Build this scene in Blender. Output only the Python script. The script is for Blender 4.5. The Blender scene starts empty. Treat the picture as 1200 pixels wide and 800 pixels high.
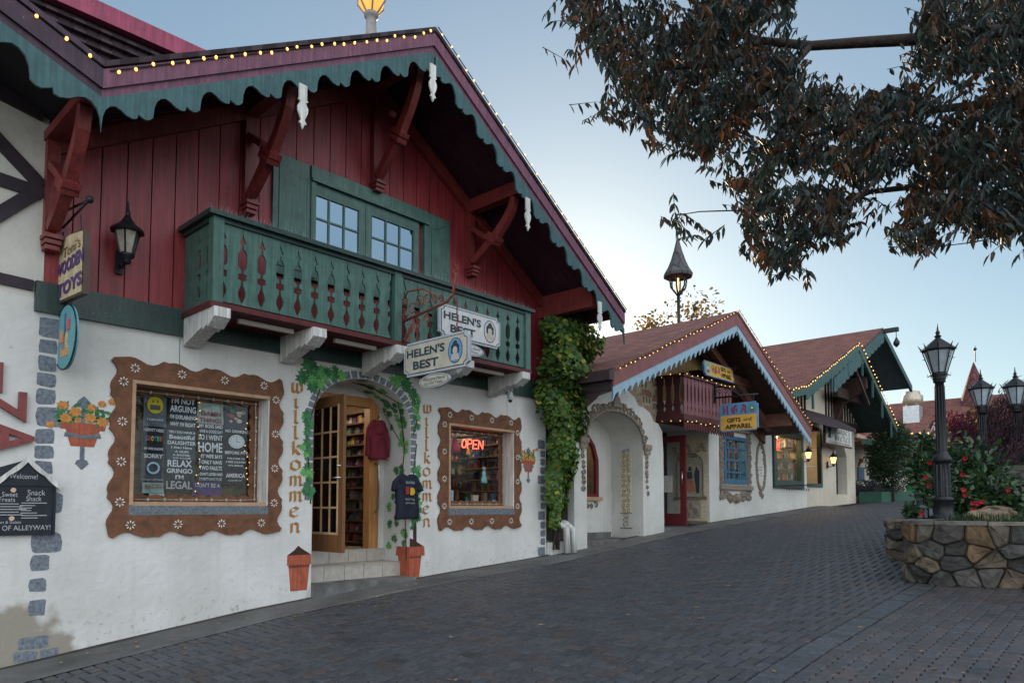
import bpy, bmesh, math, random
from mathutils import Vector, Matrix
from mathutils.geometry import tessellate_polygon
from math import sin, cos, pi, radians, sqrt, atan2
R = random.Random(7)
scene = bpy.context.scene
COL = scene.collection

# ------------------------------------------------------------------ camera
FPX, CX, CY, EYE = 830.0, 600.0, 548.0, 1.6
PITCH = math.atan(47/830.0)
PHI = math.atan(760*cos(PITCH)/830.0)
cF = Vector((cos(PHI)*cos(PITCH), sin(PHI)*cos(PITCH), sin(PITCH)))
cR = Vector((sin(PHI), -cos(PHI), 0))
cU = cR.cross(cF)
CAM = Vector((0, 0, EYE))
def ray(px, py): return cF + cR*((px-CX)/FPX) + cU*((CY-py)/FPX)
def atY(px, py, Y):
    d = ray(px, py); return CAM + d*(Y/d.y)
def atX(px, py, X):
    d = ray(px, py); return CAM + d*(X/d.x)
def F(px, py, Y=7.7):
    p = atY(px, py, Y); return (p.x, p.z)
GP = [(-60,-3),(-10,-.9),(-3,-.3),(0,0.0),(1.59,.133),(2.66,.263),(4.03,.42),(5.5,.545),(8.92,.747),(10.45,.883),(13.1,1.1),(15.2,1.24),
      (18.35,1.41),(21.3,1.585),(25.8,1.78),(34.8,2.05),(60,2.5),(120,3.0),(400,3.5)]
def g(x):
    for (a, za), (b, zb) in zip(GP, GP[1:]):
        if x <= b: return za + (zb-za)*(x-a)/(b-a)
    return GP[-1][1]
def atG(px, py, dz=0):
    d = ray(px, py); t = 1.0
    for i in range(4000):
        p = CAM + d*t
        if p.z < g(p.x)+dz: return p
        t += .02
    return CAM + d*t

# ------------------------------------------------------------------ materials
MATS = {}
def mat(name, col, rough=.7, var=.12, scale=6, bump=.0, bscale=40, metal=0, spec=.3, emit=None, estr=0, streak=False, var2=None, coat=0):
    if name in MATS: return MATS[name]
    m = bpy.data.materials.new(name); m.use_nodes = True
    nt = m.node_tree; N = nt.nodes; L = nt.links
    b = N['Principled BSDF']
    b.inputs['Roughness'].default_value = rough
    b.inputs['Metallic'].default_value = metal
    b.inputs['Specular IOR Level'].default_value = spec
    if coat: b.inputs['Coat Weight'].default_value = coat; b.inputs['Coat Roughness'].default_value = .2
    c = (*col, 1)
    tc = N.new('ShaderNodeTexCoord')
    if var > 0:
        mp = N.new('ShaderNodeMapping'); L.new(tc.outputs['Object'], mp.inputs[0])
        if streak: mp.inputs['Scale'].default_value = (3, 3, .35)
        n = N.new('ShaderNodeTexNoise'); n.inputs['Scale'].default_value = scale; n.inputs['Detail'].default_value = 6
        n.inputs['Roughness'].default_value = .65
        L.new(mp.outputs[0], n.inputs['Vector'])
        mx = N.new('ShaderNodeMix'); mx.data_type = 'RGBA'
        cr = N.new('ShaderNodeMapRange'); cr.inputs[1].default_value = .3; cr.inputs[2].default_value = .7
        L.new(n.outputs[0], cr.inputs[0]); L.new(cr.outputs[0], mx.inputs[0])
        lo = var2 if var2 else tuple(v*(1-var) for v in col)
        hi = tuple(min(1, v*(1+var)) for v in col)
        mx.inputs[6].default_value = (*lo, 1); mx.inputs[7].default_value = (*hi, 1)
        L.new(mx.outputs[2], b.inputs['Base Color'])
    else:
        b.inputs['Base Color'].default_value = c
    if name.endswith('_paint') and var > 0:      # flaked spots and faded streaks in old paint
        w1_ = N.new('ShaderNodeTexNoise'); w1_.inputs['Scale'].default_value = 38; w1_.inputs['Detail'].default_value = 3; L.new(tc.outputs['Object'], w1_.inputs['Vector'])
        w2_ = N.new('ShaderNodeMapRange'); w2_.inputs[1].default_value = .735; w2_.inputs[2].default_value = .76; w2_.inputs[4].default_value = .65; L.new(w1_.outputs[0], w2_.inputs[0])
        mp2 = N.new('ShaderNodeMapping'); mp2.inputs['Scale'].default_value = (22, 22, 1.2); L.new(tc.outputs['Object'], mp2.inputs[0])
        w3_ = N.new('ShaderNodeTexNoise'); w3_.inputs['Scale'].default_value = 1.5; w3_.inputs['Detail'].default_value = 4; L.new(mp2.outputs[0], w3_.inputs['Vector'])
        w4_ = N.new('ShaderNodeMapRange'); w4_.inputs[1].default_value = .35; w4_.inputs[2].default_value = .75; w4_.inputs[3].default_value = .72; w4_.inputs[4].default_value = 1.25; L.new(w3_.outputs[0], w4_.inputs[0])
        sc_ = N.new('ShaderNodeVectorMath'); sc_.operation = 'SCALE'; L.new(mx.outputs[2], sc_.inputs[0]); L.new(w4_.outputs[0], sc_.inputs['Scale'])
        mw = N.new('ShaderNodeMix'); mw.data_type = 'RGBA'; L.new(w2_.outputs[0], mw.inputs[0]); L.new(sc_.outputs[0], mw.inputs[6]); mw.inputs[7].default_value = (.35, .33, .3, 1)
        L.new(mw.outputs[2], b.inputs['Base Color'])
    if bump > 0:
        n2 = N.new('ShaderNodeTexNoise'); n2.inputs['Scale'].default_value = bscale; n2.inputs['Detail'].default_value = 5
        L.new(tc.outputs['Object'], n2.inputs['Vector'])
        bp = N.new('ShaderNodeBump'); bp.inputs['Strength'].default_value = bump; bp.inputs['Distance'].default_value = .02
        L.new(n2.outputs[0], bp.inputs['Height']); L.new(bp.outputs[0], b.inputs['Normal'])
    if emit:
        b.inputs['Emission Color'].default_value = (*emit, 1); b.inputs['Emission Strength'].default_value = estr
    MATS[name] = m
    return m

def attr_mat(name, rough=.75, bump=.2, bscale=60, spec=.3, var=.25, scale=25, trans=0, metal=0):
    """base colour from a per-face colour attribute 'Col' broken up by noise"""
    if name in MATS: return MATS[name]
    m = bpy.data.materials.new(name); m.use_nodes = True
    nt = m.node_tree; N = nt.nodes; L = nt.links; b = N['Principled BSDF']
    b.inputs['Roughness'].default_value = rough; b.inputs['Specular IOR Level'].default_value = spec
    b.inputs['Metallic'].default_value = metal
    a = N.new('ShaderNodeAttribute'); a.attribute_name = 'Col'
    tc = N.new('ShaderNodeTexCoord')
    n = N.new('ShaderNodeTexNoise'); n.inputs['Scale'].default_value = scale; n.inputs['Detail'].default_value = 5
    L.new(tc.outputs['Object'], n.inputs['Vector'])
    cr = N.new('ShaderNodeMapRange'); cr.inputs[1].default_value = .3; cr.inputs[2].default_value = .7
    cr.inputs[3].default_value = 1-var; cr.inputs[4].default_value = 1+var
    L.new(n.outputs[0], cr.inputs[0])
    mx = N.new('ShaderNodeVectorMath'); mx.operation = 'SCALE'
    L.new(a.outputs['Color'], mx.inputs[0]); L.new(cr.outputs[0], mx.inputs['Scale'])
    L.new(mx.outputs[0], b.inputs['Base Color'])
    if bump:
        n2 = N.new('ShaderNodeTexNoise'); n2.inputs['Scale'].default_value = bscale; n2.inputs['Detail'].default_value = 5
        L.new(tc.outputs['Object'], n2.inputs['Vector'])
        bp = N.new('ShaderNodeBump'); bp.inputs['Strength'].default_value = bump; bp.inputs['Distance'].default_value = .02
        L.new(n2.outputs[0], bp.inputs['Height']); L.new(bp.outputs[0], b.inputs['Normal'])
    if trans:
        tr = N.new('ShaderNodeBsdfTranslucent'); L.new(mx.outputs[0], tr.inputs[0])
        ms = N.new('ShaderNodeMixShader'); ms.inputs[0].default_value = trans
        L.new(b.outputs[0], ms.inputs[1]); L.new(tr.outputs[0], ms.inputs[2])
        L.new(ms.outputs[0], N['Material Output'].inputs[0])
    MATS[name] = m
    return m

def glass_mat(name, refl=1.0, tint=(.9, .93, .95)):
    m = bpy.data.materials.new(name); m.use_nodes = True
    nt = m.node_tree; N = nt.nodes; L = nt.links
    for n in list(N): N.remove(n)
    o = N.new('ShaderNodeOutputMaterial'); mix = N.new('ShaderNodeMixShader')
    t = N.new('ShaderNodeBsdfTransparent'); t.inputs[0].default_value = (*tint, 1)
    gl = N.new('ShaderNodeBsdfGlossy'); gl.inputs['Roughness'].default_value = .02
    fr = N.new('ShaderNodeLayerWeight'); fr.inputs[0].default_value = .5
    pw = N.new('ShaderNodeMath'); pw.operation = 'POWER'; pw.inputs[1].default_value = 4.5; L.new(fr.outputs['Facing'], pw.inputs[0])
    mu = N.new('ShaderNodeMath'); mu.operation = 'MULTIPLY_ADD'; mu.inputs[1].default_value = .3*refl; mu.inputs[2].default_value = .012; mu.use_clamp = True
    L.new(pw.outputs[0], mu.inputs[0]); L.new(mu.outputs[0], mix.inputs[0])
    L.new(t.outputs[0], mix.inputs[1]); L.new(gl.outputs[0], mix.inputs[2]); L.new(mix.outputs[0], o.inputs[0])
    MATS[name] = m; return m

# ------------------------------------------------------------------ mesh builder
_TXT = {}
def text_geo(s, bold=0.0):
    k = (s, bold)
    if k in _TXT: return _TXT[k]
    cu = bpy.data.curves.new('t', 'FONT'); cu.body = s; cu.size = 1; cu.offset = bold; cu.resolution_u = 3
    ob = bpy.data.objects.new('t', cu); COL.objects.link(ob)
    dg = bpy.context.evaluated_depsgraph_get(); dg.update()
    me = ob.evaluated_get(dg).to_mesh()
    vs = [(v.co.x, v.co.y) for v in me.vertices]; fs = [tuple(p.vertices) for p in me.polygons]
    ob.evaluated_get(dg).to_mesh_clear()
    bpy.data.objects.remove(ob); bpy.data.curves.remove(cu)
    if vs:
        x0 = min(v[0] for v in vs); x1 = max(v[0] for v in vs); y0 = min(v[1] for v in vs); y1 = max(v[1] for v in vs)
    else: x0 = x1 = y0 = y1 = 0
    _TXT[k] = (vs, fs, x0, x1, y0, y1)
    return _TXT[k]

class MB:
    def __init__(s): s.v = []; s.f = []; s.mi = []; s.c = []; s.cur = 0; s.col = (1, 1, 1); s.sm = []; s.smooth = False
    def add(s, vs, fs):
        o = len(s.v); s.v += [tuple(v) for v in vs]
        for f in fs:
            s.f.append(tuple(o+i for i in f)); s.mi.append(s.cur); s.c.append(s.col); s.sm.append(s.smooth)
    def box(s, x0, x1, y0, y1, z0, z1, bev=0):
        x0, x1 = sorted((x0, x1)); y0, y1 = sorted((y0, y1)); z0, z1 = sorted((z0, z1))
        vs = [(x, y, z) for z in (z0, z1) for y in (y0, y1) for x in (x0, x1)]
        s.add(vs, [(0,2,3,1),(4,5,7,6),(0,1,5,4),(2,6,7,3),(0,4,6,2),(1,3,7,5)])
    def obox(s, c, ax, ay, az, hx, hy, hz):
        c = Vector(c); ax = Vector(ax).normalized()*hx; ay = Vector(ay).normalized()*hy; az = Vector(az).normalized()*hz
        vs = [c+ax*i+ay*j+az*k for k in (-1, 1) for j in (-1, 1) for i in (-1, 1)]
        s.add(vs, [(0,2,3,1),(4,5,7,6),(0,1,5,4),(2,6,7,3),(0,4,6,2),(1,3,7,5)])
    def beam(s, a, b, w, h, up=(0, 0, 1)):
        a = Vector(a); b = Vector(b); d = b-a; L = d.length; d.normalize()
        side = d.cross(Vector(up)).normalized(); u = side.cross(d)
        s.obox((a+b)/2, d, side, u, L/2, w/2, h/2)
    def prism(s, pts, o, ux, uy, dep, holes=()):
        """outline (and holes) in the plane o+ux*a+uy*b, extruded by vector dep"""
        o = Vector(o); ux = Vector(ux); uy = Vector(uy); dep = Vector(dep)
        loops = [list(pts)]+[list(h) for h in holes]
        flat = [Vector((p[0], p[1], 0)) for l in loops for p in l]
        tris = tessellate_polygon([[Vector((p[0], p[1], 0)) for p in l] for l in loops])
        P = [o+ux*p.x+uy*p.y for p in flat]; n = len(P)
        Q = [p+dep for p in P]
        fs = []
        nrm = ux.cross(uy)
        for t in tris:
            a, b, c = (flat[i] for i in t)
            ccw = (b-a).cross(c-a).z > 0
            t = tuple(t) if ccw else tuple(reversed(t))
            # front face looks away from dep
            if nrm.dot(dep) > 0: fs.append(tuple(reversed(t))); fs.append(tuple(n+i for i in t))
            else: fs.append(t); fs.append(tuple(n+i for i in reversed(t)))
        if dep.length > 0:
            i0 = 0
            for k, l in enumerate(loops):
                m = len(l)
                ar = sum(l[i][0]*l[(i+1) % m][1]-l[(i+1) % m][0]*l[i][1] for i in range(m))
                flip = (ar > 0) ^ (k > 0) ^ (nrm.dot(dep) > 0)
                for i in range(m):
                    a, b = i0+i, i0+(i+1) % m
                    fs.append((a, a+n, b+n, b) if flip else (a, b, b+n, a+n))
                i0 += m
        s.add(P+Q, fs)
    def pxz(s, pts, y0, y1, holes=()):   # outline in facade plane
        s.prism(pts, (0, y0, 0), (1, 0, 0), (0, 0, 1), (0, y1-y0, 0), holes)
    def pyz(s, pts, x0, x1, holes=()):
        s.prism(pts, (x0, 0, 0), (0, 1, 0), (0, 0, 1), (x1-x0, 0, 0), holes)
    def pxy(s, pts, z0, z1, holes=()):
        s.prism(pts, (0, 0, z0), (1, 0, 0), (0, 1, 0), (0, 0, z1-z0), holes)
    def tube(s, pts, r, n=6, cap=True):
        pts = [Vector(p) for p in pts]; m = len(pts)
        rs = r if isinstance(r, (list, tuple)) else [r]*m
        vs = []; ref = Vector((.13, .31, .94))
        for i, p in enumerate(pts):
            d = (pts[min(i+1, m-1)]-pts[max(i-1, 0)]).normalized()
            a = d.cross(ref)
            if a.length < .1: a = d.cross(Vector((1, 0, 0)))
            a.normalize(); b = d.cross(a)
            for k in range(n):
                t = 2*pi*k/n; vs.append(p+(a*cos(t)+b*sin(t))*rs[i])
        fs = [(i*n+k, i*n+(k+1) % n, (i+1)*n+(k+1) % n, (i+1)*n+k) for i in range(m-1) for k in range(n)]
        if cap: fs += [tuple(reversed(range(n))), tuple((m-1)*n+k for k in range(n))]
        q = s.smooth; s.smooth = n > 5; s.add(vs, fs); s.smooth = q
    def lathe(s, prof, c=(0, 0, 0), n=16, squash=1, rot=0, smooth=True):
        """prof [(r,z)...] bottom to top"""
        c = Vector(c); vs = []
        for r, z in prof:
            for k in range(n):
                t = 2*pi*k/n+rot; vs.append(c+Vector((r*cos(t), r*sin(t)*squash, z)))
        m = len(prof)
        fs = [(i*n+k, i*n+(k+1) % n, (i+1)*n+(k+1) % n, (i+1)*n+k) for i in range(m-1) for k in range(n)]
        fs += [tuple(reversed(range(n))), tuple((m-1)*n+k for k in range(n))]
        q = s.smooth; s.smooth = smooth; s.add(vs, fs); s.smooth = q
    def ball(s, c, r, n=8, m=5, sq=(1, 1, 1)):
        vs = []; fs = []; c = Vector(c)
        for i in range(1, m):
            ph = pi*i/m
            for k in range(n):
                t = 2*pi*k/n; vs.append(c+Vector((r*sq[0]*sin(ph)*cos(t), r*sq[1]*sin(ph)*sin(t), -r*sq[2]*cos(ph))))
        vs += [c-Vector((0, 0, r*sq[2])), c+Vector((0, 0, r*sq[2]))]; b = len(vs)-2
        fs = [(i*n+k, i*n+(k+1) % n, (i+1)*n+(k+1) % n, (i+1)*n+k) for i in range(m-2) for k in range(n)]
        fs += [(b, (k+1) % n, k) for k in range(n)]+[(b+1, (m-2)*n+k, (m-2)*n+(k+1) % n) for k in range(n)]
        q = s.smooth; s.smooth = True; s.add(vs, fs); s.smooth = q
    def text(s, t, o, ux, uy, w=None, h=.1, thick=.003, bold=0.0, align='c'):
        """text with cap height h (or squeezed to width w) centred on o; ux,uy unit vectors"""
        vs, fs, x0, x1, y0, y1 = text_geo(t, bold)
        if not vs: return
        ux = Vector(ux); uy = Vector(uy); o = Vector(o)
        sy = h/max(y1-y0, 1e-6); sx = (w/(x1-x0)) if w else sy
        nrm = ux.cross(uy).normalized()
        cx = (x0+x1)/2 if align == 'c' else x0
        P = [o+ux*((x-cx)*sx)+uy*((y-(y0+y1)/2)*sy)+nrm*thick for x, y in vs]
        out = []
        for f in fs:
            a, b, c = P[f[0]], P[f[1]], P[f[2]]
            out.append(f if (b-a).cross(c-a).dot(nrm) > 0 else tuple(reversed(f)))
        s.add(P, out)
    def nib(s, strokes, o, ux, uy, sc, nib=(.09, .09), thick=.003, sx=None):
        """broad pen strokes: each polyline swept with a slanted nib (blackletter look)"""
        ux = Vector(ux); uy = Vector(uy); o = Vector(o); nrm = ux.cross(uy).normalized()
        sx = sx or sc; k = 0
        for st in strokes:
            for (ax, ay), (bx, by) in zip(st, st[1:]):
                q = [(ax-nib[0], ay-nib[1]), (ax+nib[0], ay+nib[1]), (bx+nib[0], by+nib[1]), (bx-nib[0], by-nib[1])]
                P = [o+ux*(x*sx)+uy*(y*sc)+nrm*(thick+k*.0002) for x, y in q]; k += 1
                f = (0, 1, 2, 3)
                if (P[1]-P[0]).cross(P[2]-P[0]).dot(nrm) < 0: f = (3, 2, 1, 0)
                s.add(P, [f])
    def build(s, name, mats, parent=None, label=None, smooth=False):
        if not s.f: return None
        org = wloc(parent) if parent else Vector((0, 0, 0))
        me = bpy.data.meshes.new(name)
        me.from_pydata([(v[0]-org.x, v[1]-org.y, v[2]-org.z) for v in s.v], [], s.f)
        if not isinstance(mats, (list, tuple)): mats = [mats]
        for m in mats: me.materials.append(m)
        me.polygons.foreach_set('material_index', s.mi)
        me.polygons.foreach_set('use_smooth', [bool(x or smooth) for x in s.sm])
        if any(c != (1, 1, 1) for c in s.c):
            a = me.attributes.new('Col', 'FLOAT_COLOR', 'FACE')
            a.data.foreach_set('color', [x for c in s.c for x in (c[0], c[1], c[2], 1.0)])
        me.update()
        o = bpy.data.objects.new(name, me); COL.objects.link(o)
        if parent: o.parent = parent
        if label: o['label'] = label
        return o
def wloc(o):
    l = Vector((0, 0, 0))
    while o is not None: l += o.location; o = o.parent
    return l
def thing(name, label, cat, loc=(0, 0, 0), group=None, kind=None):
    o = bpy.data.objects.new(name, None); o.empty_display_size = .2; COL.objects.link(o); o.location = loc
    o['label'] = label; o['category'] = cat
    if group: o['group'] = group
    if kind: o['kind'] = kind
    return o
def tag(o, label, cat, group=None, kind=None):
    if label: o['label'] = label
    if cat: o['category'] = cat
    if group: o['group'] = group
    if kind: o['kind'] = kind
    return o
def copy_tree(o, loc, label=None):
    def rec(a, par):
        c = a.copy(); COL.objects.link(c); c.parent = par
        for ch in [x for x in bpy.data.objects if x.parent == a]: rec(ch, c)
        return c
    r = rec(o, None); r.location = loc
    if label: r['label'] = label
    return r
def recenter(o):
    """move a top-level mesh's origin to its base centre"""
    me = o.data; xs = [v.co for v in me.vertices]
    c = Vector((sum(v.x for v in xs)/len(xs), sum(v.y for v in xs)/len(xs), min(v.z for v in xs)))
    me.transform(Matrix.Translation(-c)); o.location = o.location+c
    return o
def ell(cx, cz, rx, rz, a0=0, a1=2*pi, n=24):
    return [(cx+rx*cos(a0+(a1-a0)*i/n), cz+rz*sin(a0+(a1-a0)*i/n)) for i in range(n+1)]

# palette
M = {}
M['stucco'] = None
M['maroon'] = mat('maroon_paint', (.25, .03, .036), .42, .22, 5, .12, 60, streak=True, spec=.45)
M['maroon2'] = mat('maroon_beam_paint', (.19, .03, .028), .45, .25, 7, .12, 60, spec=.45)
M['fascia'] = mat('fascia_paint', (.16, .06, .10), .5, .22, 6, .1, 60, streak=False)
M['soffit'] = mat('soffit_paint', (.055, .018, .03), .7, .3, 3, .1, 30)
M['green'] = mat('green_paint', (.058, .135, .11), .42, .22, 7, .1, 60, spec=.45)
M['trimgreen'] = mat('teal_trim_paint', (.036, .10, .105), .45, .2, 7, .1, 60)
M['dkgreen'] = mat('dark_green_paint', (.012, .04, .033), .38, .4, 5, .15, 40, spec=.5)
M['white'] = mat('white_paint', (.62, .61, .58), .6, .12, 9, .1, 50)
M['iron'] = mat('black_iron', (.013, .015, .019), .45, .3, 20, .1, 80, metal=.3, spec=.5)
M['rust'] = mat('red_iron', (.22, .05, .03), .6, .5, 25, .2, 80)
M['shingle'] = None
M['wood'] = mat('oak_wood', (.32, .15, .055), .5, .3, 8, .15, 60, streak=True)
M['board'] = mat('brown_board', (.16, .068, .034), .65, .35, 9, .3, 70, var2=(.085, .038, .02))
M['tan'] = mat('tan_trim', (.42, .26, .16), .6, .2, 10, .1, 60)
M['sill'] = mat('grey_sill', (.14, .16, .18), .8, .4, 30, .4, 60)
M['terracotta'] = mat('terracotta_paint', (.38, .095, .05), .75, .2, 14, .05, 60)
M['terradark'] = mat('terracotta_dark_paint', (.2, .04, .025), .75, .2, 14, 0)
M['pstone'] = mat('painted_stone_grey', (.16, .18, .21), .85, .5, 30, .1, 60)
M['pleaf'] = mat('painted_leaf_green', (.06, .2, .07), .8, .35, 14, 0, var2=(.015, .07, .04))
M['pleaf2'] = mat('painted_leaf_light', (.13, .36, .1), .8, .35, 30, 0)
M['pvine'] = mat('painted_vine_brown', (.05, .025, .015), .8, .3, 20, 0)
M['ochre'] = mat('painted_ochre', (.36, .17, .05), .8, .3, 20, 0)
M['porange'] = mat('painted_orange', (.5, .22, .06), .8, .4, 40, 0)
M['concrete'] = mat('concrete', (.16, .155, .15), .9, .3, 4, .3, 40, var2=(.07, .068, .065))
M['dark'] = mat('interior_dark', (.05, .035, .025), .9, .3, 4)
M['glass'] = glass_mat('window_glass', 1.2)
M['brass'] = mat('steel_handle', (.5, .5, .5), .3, 0, metal=1)
M['tile'] = mat('step_tile', (.42, .38, .34), .5, .15, 12, .05)
M['bulb'] = mat('warm_bulb', (.8, .6, .3), .4, 0, emit=(1, .52, .12), estr=.62)
M['bulboff'] = mat('clear_bulb', (.4, .4, .36), .2, 0, spec=.6)
M['cable'] = mat('dark_cable', (.012, .02, .016), .6, 0)
# ------------------------------------------------------------------ special materials
def stucco(name, col, patch=False, warm=False):
    m = bpy.data.materials.new(name); m.use_nodes = True
    nt = m.node_tree; N = nt.nodes; L = nt.links; b = N['Principled BSDF']
    b.inputs['Roughness'].default_value = .85; b.inputs['Specular IOR Level'].default_value = .2
    g_ = N.new('ShaderNodeNewGeometry'); sp = N.new('ShaderNodeSeparateXYZ'); L.new(g_.outputs['Position'], sp.inputs[0])
    n = N.new('ShaderNodeTexNoise'); n.inputs['Scale'].default_value = 1.1; n.inputs['Detail'].default_value = 8; n.inputs['Roughness'].default_value = .6
    L.new(g_.outputs['Position'], n.inputs['Vector'])
    r = N.new('ShaderNodeValToRGB'); e = r.color_ramp.elements
    e[0].position = .3; e[0].color = (col[0]*.78, col[1]*.77, col[2]*.75, 1); e[1].position = .65; e[1].color = (*col, 1)
    L.new(n.outputs[0], r.inputs[0])
    # dirt specks near the foot
    n3 = N.new('ShaderNodeTexNoise'); n3.inputs['Scale'].default_value = 22; n3.inputs['Detail'].default_value = 4
    L.new(g_.outputs['Position'], n3.inputs['Vector'])
    # height above sloping ground ~ z - (.1+.07*x)
    ma = N.new('ShaderNodeMath'); ma.operation = 'MULTIPLY_ADD'; L.new(sp.outputs[0], ma.inputs[0]); ma.inputs[1].default_value = -.075; L.new(sp.outputs[2], ma.inputs[2])
    mr = N.new('ShaderNodeMapRange'); mr.inputs[1].default_value = .05; mr.inputs[2].default_value = .65; mr.inputs[3].default_value = .13; mr.inputs[4].default_value = 0
    L.new(ma.outputs[0], mr.inputs[0])
    ad = N.new('ShaderNodeMath'); L.new(n3.outputs[0], ad.inputs[0]); L.new(mr.outputs[0], ad.inputs[1])
    st = N.new('ShaderNodeMapRange'); st.inputs[1].default_value = .68; st.inputs[2].default_value = .84; st.inputs[4].default_value = .6; L.new(ad.outputs[0], st.inputs[0])
    mx = N.new('ShaderNodeMix'); mx.data_type = 'RGBA'; L.new(st.outputs[0], mx.inputs[0]); L.new(r.outputs[0], mx.inputs[6])
    mx.inputs[7].default_value = (.22, .2, .17, 1)
    last = mx.outputs[2]
    # vertical rain streaks
    mp = N.new('ShaderNodeMapping'); mp.inputs['Scale'].default_value = (9, 9, .25); L.new(g_.outputs['Position'], mp.inputs[0])
    n4 = N.new('ShaderNodeTexNoise'); n4.inputs['Scale'].default_value = 1.3; n4.inputs['Detail'].default_value = 3; L.new(mp.outputs[0], n4.inputs['Vector'])
    s4 = N.new('ShaderNodeMapRange'); s4.inputs[1].default_value = .5; s4.inputs[2].default_value = .85; s4.inputs[4].default_value = .35; L.new(n4.outputs[0], s4.inputs[0])
    m4 = N.new('ShaderNodeMix'); m4.data_type = 'RGBA'; L.new(s4.outputs[0], m4.inputs[0]); L.new(last, m4.inputs[6]); m4.inputs[7].default_value = (col[0]*.7, col[1]*.66, col[2]*.58, 1)
    last = m4.outputs[2]
    if patch:   # bare unpainted render patch low at the left with a ragged edge
        vm = N.new('ShaderNodeVectorMath'); vm.operation = 'DISTANCE'; L.new(g_.outputs['Position'], vm.inputs[0]); vm.inputs[1].default_value = (1.45, 7.7, -.05)
        nn = N.new('ShaderNodeTexNoise'); nn.inputs['Scale'].default_value = 3.5; nn.inputs['Detail'].default_value = 8; L.new(g_.outputs['Position'], nn.inputs['Vector'])
        m2 = N.new('ShaderNodeMath'); m2.operation = 'MULTIPLY_ADD'; L.new(nn.outputs[0], m2.inputs[0]); m2.inputs[1].default_value = .7; L.new(vm.outputs['Value'], m2.inputs[2])
        m3 = N.new('ShaderNodeMapRange'); m3.inputs[1].default_value = 1.12; m3.inputs[2].default_value = 1.24; m3.inputs[3].default_value = 1; m3.inputs[4].default_value = 0
        L.new(m2.outputs[0], m3.inputs[0])
        m5 = N.new('ShaderNodeMix'); m5.data_type = 'RGBA'; L.new(m3.outputs[0], m5.inputs[0]); L.new(last, m5.inputs[6]); m5.inputs[7].default_value = (.30, .27, .22, 1)
        last = m5.outputs[2]
    L.new(last, b.inputs['Base Color'])
    n2 = N.new('ShaderNodeTexNoise'); n2.inputs['Scale'].default_value = 14; n2.inputs['Detail'].default_value = 8
    L.new(g_.outputs['Position'], n2.inputs['Vector'])
    bp = N.new('ShaderNodeBump'); bp.inputs['Strength'].default_value = .28; bp.inputs['Distance'].default_value = .03
    L.new(n2.outputs[0], bp.inputs['Height']); L.new(bp.outputs[0], b.inputs['Normal'])
    return m
M['stucco'] = stucco('white_stucco', (.68, .67, .65), patch=True)
M['cream'] = stucco('cream_stucco', (.62, .56, .46))
def shingle_mat(name, c1, c2):
    m = bpy.data.materials.new(name); m.use_nodes = True
    nt = m.node_tree; N = nt.nodes; L = nt.links; b = N['Principled BSDF']; b.inputs['Roughness'].default_value = .9
    tc = N.new('ShaderNodeTexCoord'); mp = N.new('ShaderNodeMapping'); L.new(tc.outputs['Object'], mp.inputs[0])
    mp.inputs['Rotation'].default_value = (0, 0, pi/2)
    br = N.new('ShaderNodeTexBrick'); br.inputs['Scale'].default_value = 1; br.inputs['Brick Width'].default_value = .3; br.inputs['Row Height'].default_value = .13
    br.inputs['Mortar Size'].default_value = .012; br.inputs['Color1'].default_value = (*c1, 1); br.inputs['Color2'].default_value = (*c2, 1); br.inputs['Mortar'].default_value = (c1[0]*.35, c1[1]*.35, c1[2]*.35, 1)
    L.new(mp.outputs[0], br.inputs[0])
    n = N.new('ShaderNodeTexNoise'); n.inputs['Scale'].default_value = 3; n.inputs['Detail'].default_value = 9; n.inputs['Roughness'].default_value = .75; L.new(tc.outputs['Object'], n.inputs['Vector'])
    mr = N.new('ShaderNodeMapRange'); mr.inputs[1].default_value = .3; mr.inputs[2].default_value = .7; mr.inputs[3].default_value = .55; mr.inputs[4].default_value = 1.4; L.new(n.outputs[0], mr.inputs[0])
    v = N.new('ShaderNodeVectorMath'); v.operation = 'SCALE'; L.new(br.outputs[0], v.inputs[0]); L.new(mr.outputs[0], v.inputs['Scale']); L.new(v.outputs[0], b.inputs['Base Color'])
    bp = N.new('ShaderNodeBump'); bp.inputs['Strength'].default_value = .6; bp.inputs['Distance'].default_value = .02; L.new(br.outputs['Fac'], bp.inputs['Height']); bp.invert = True
    L.new(bp.outputs[0], b.inputs['Normal'])
    return m
M['shingle'] = shingle_mat('red_brown_shingle', (.21, .078, .055), (.14, .055, .045))
M['dkshingle'] = shingle_mat('dark_shingle', (.06, .035, .045), (.045, .03, .04))

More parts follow.
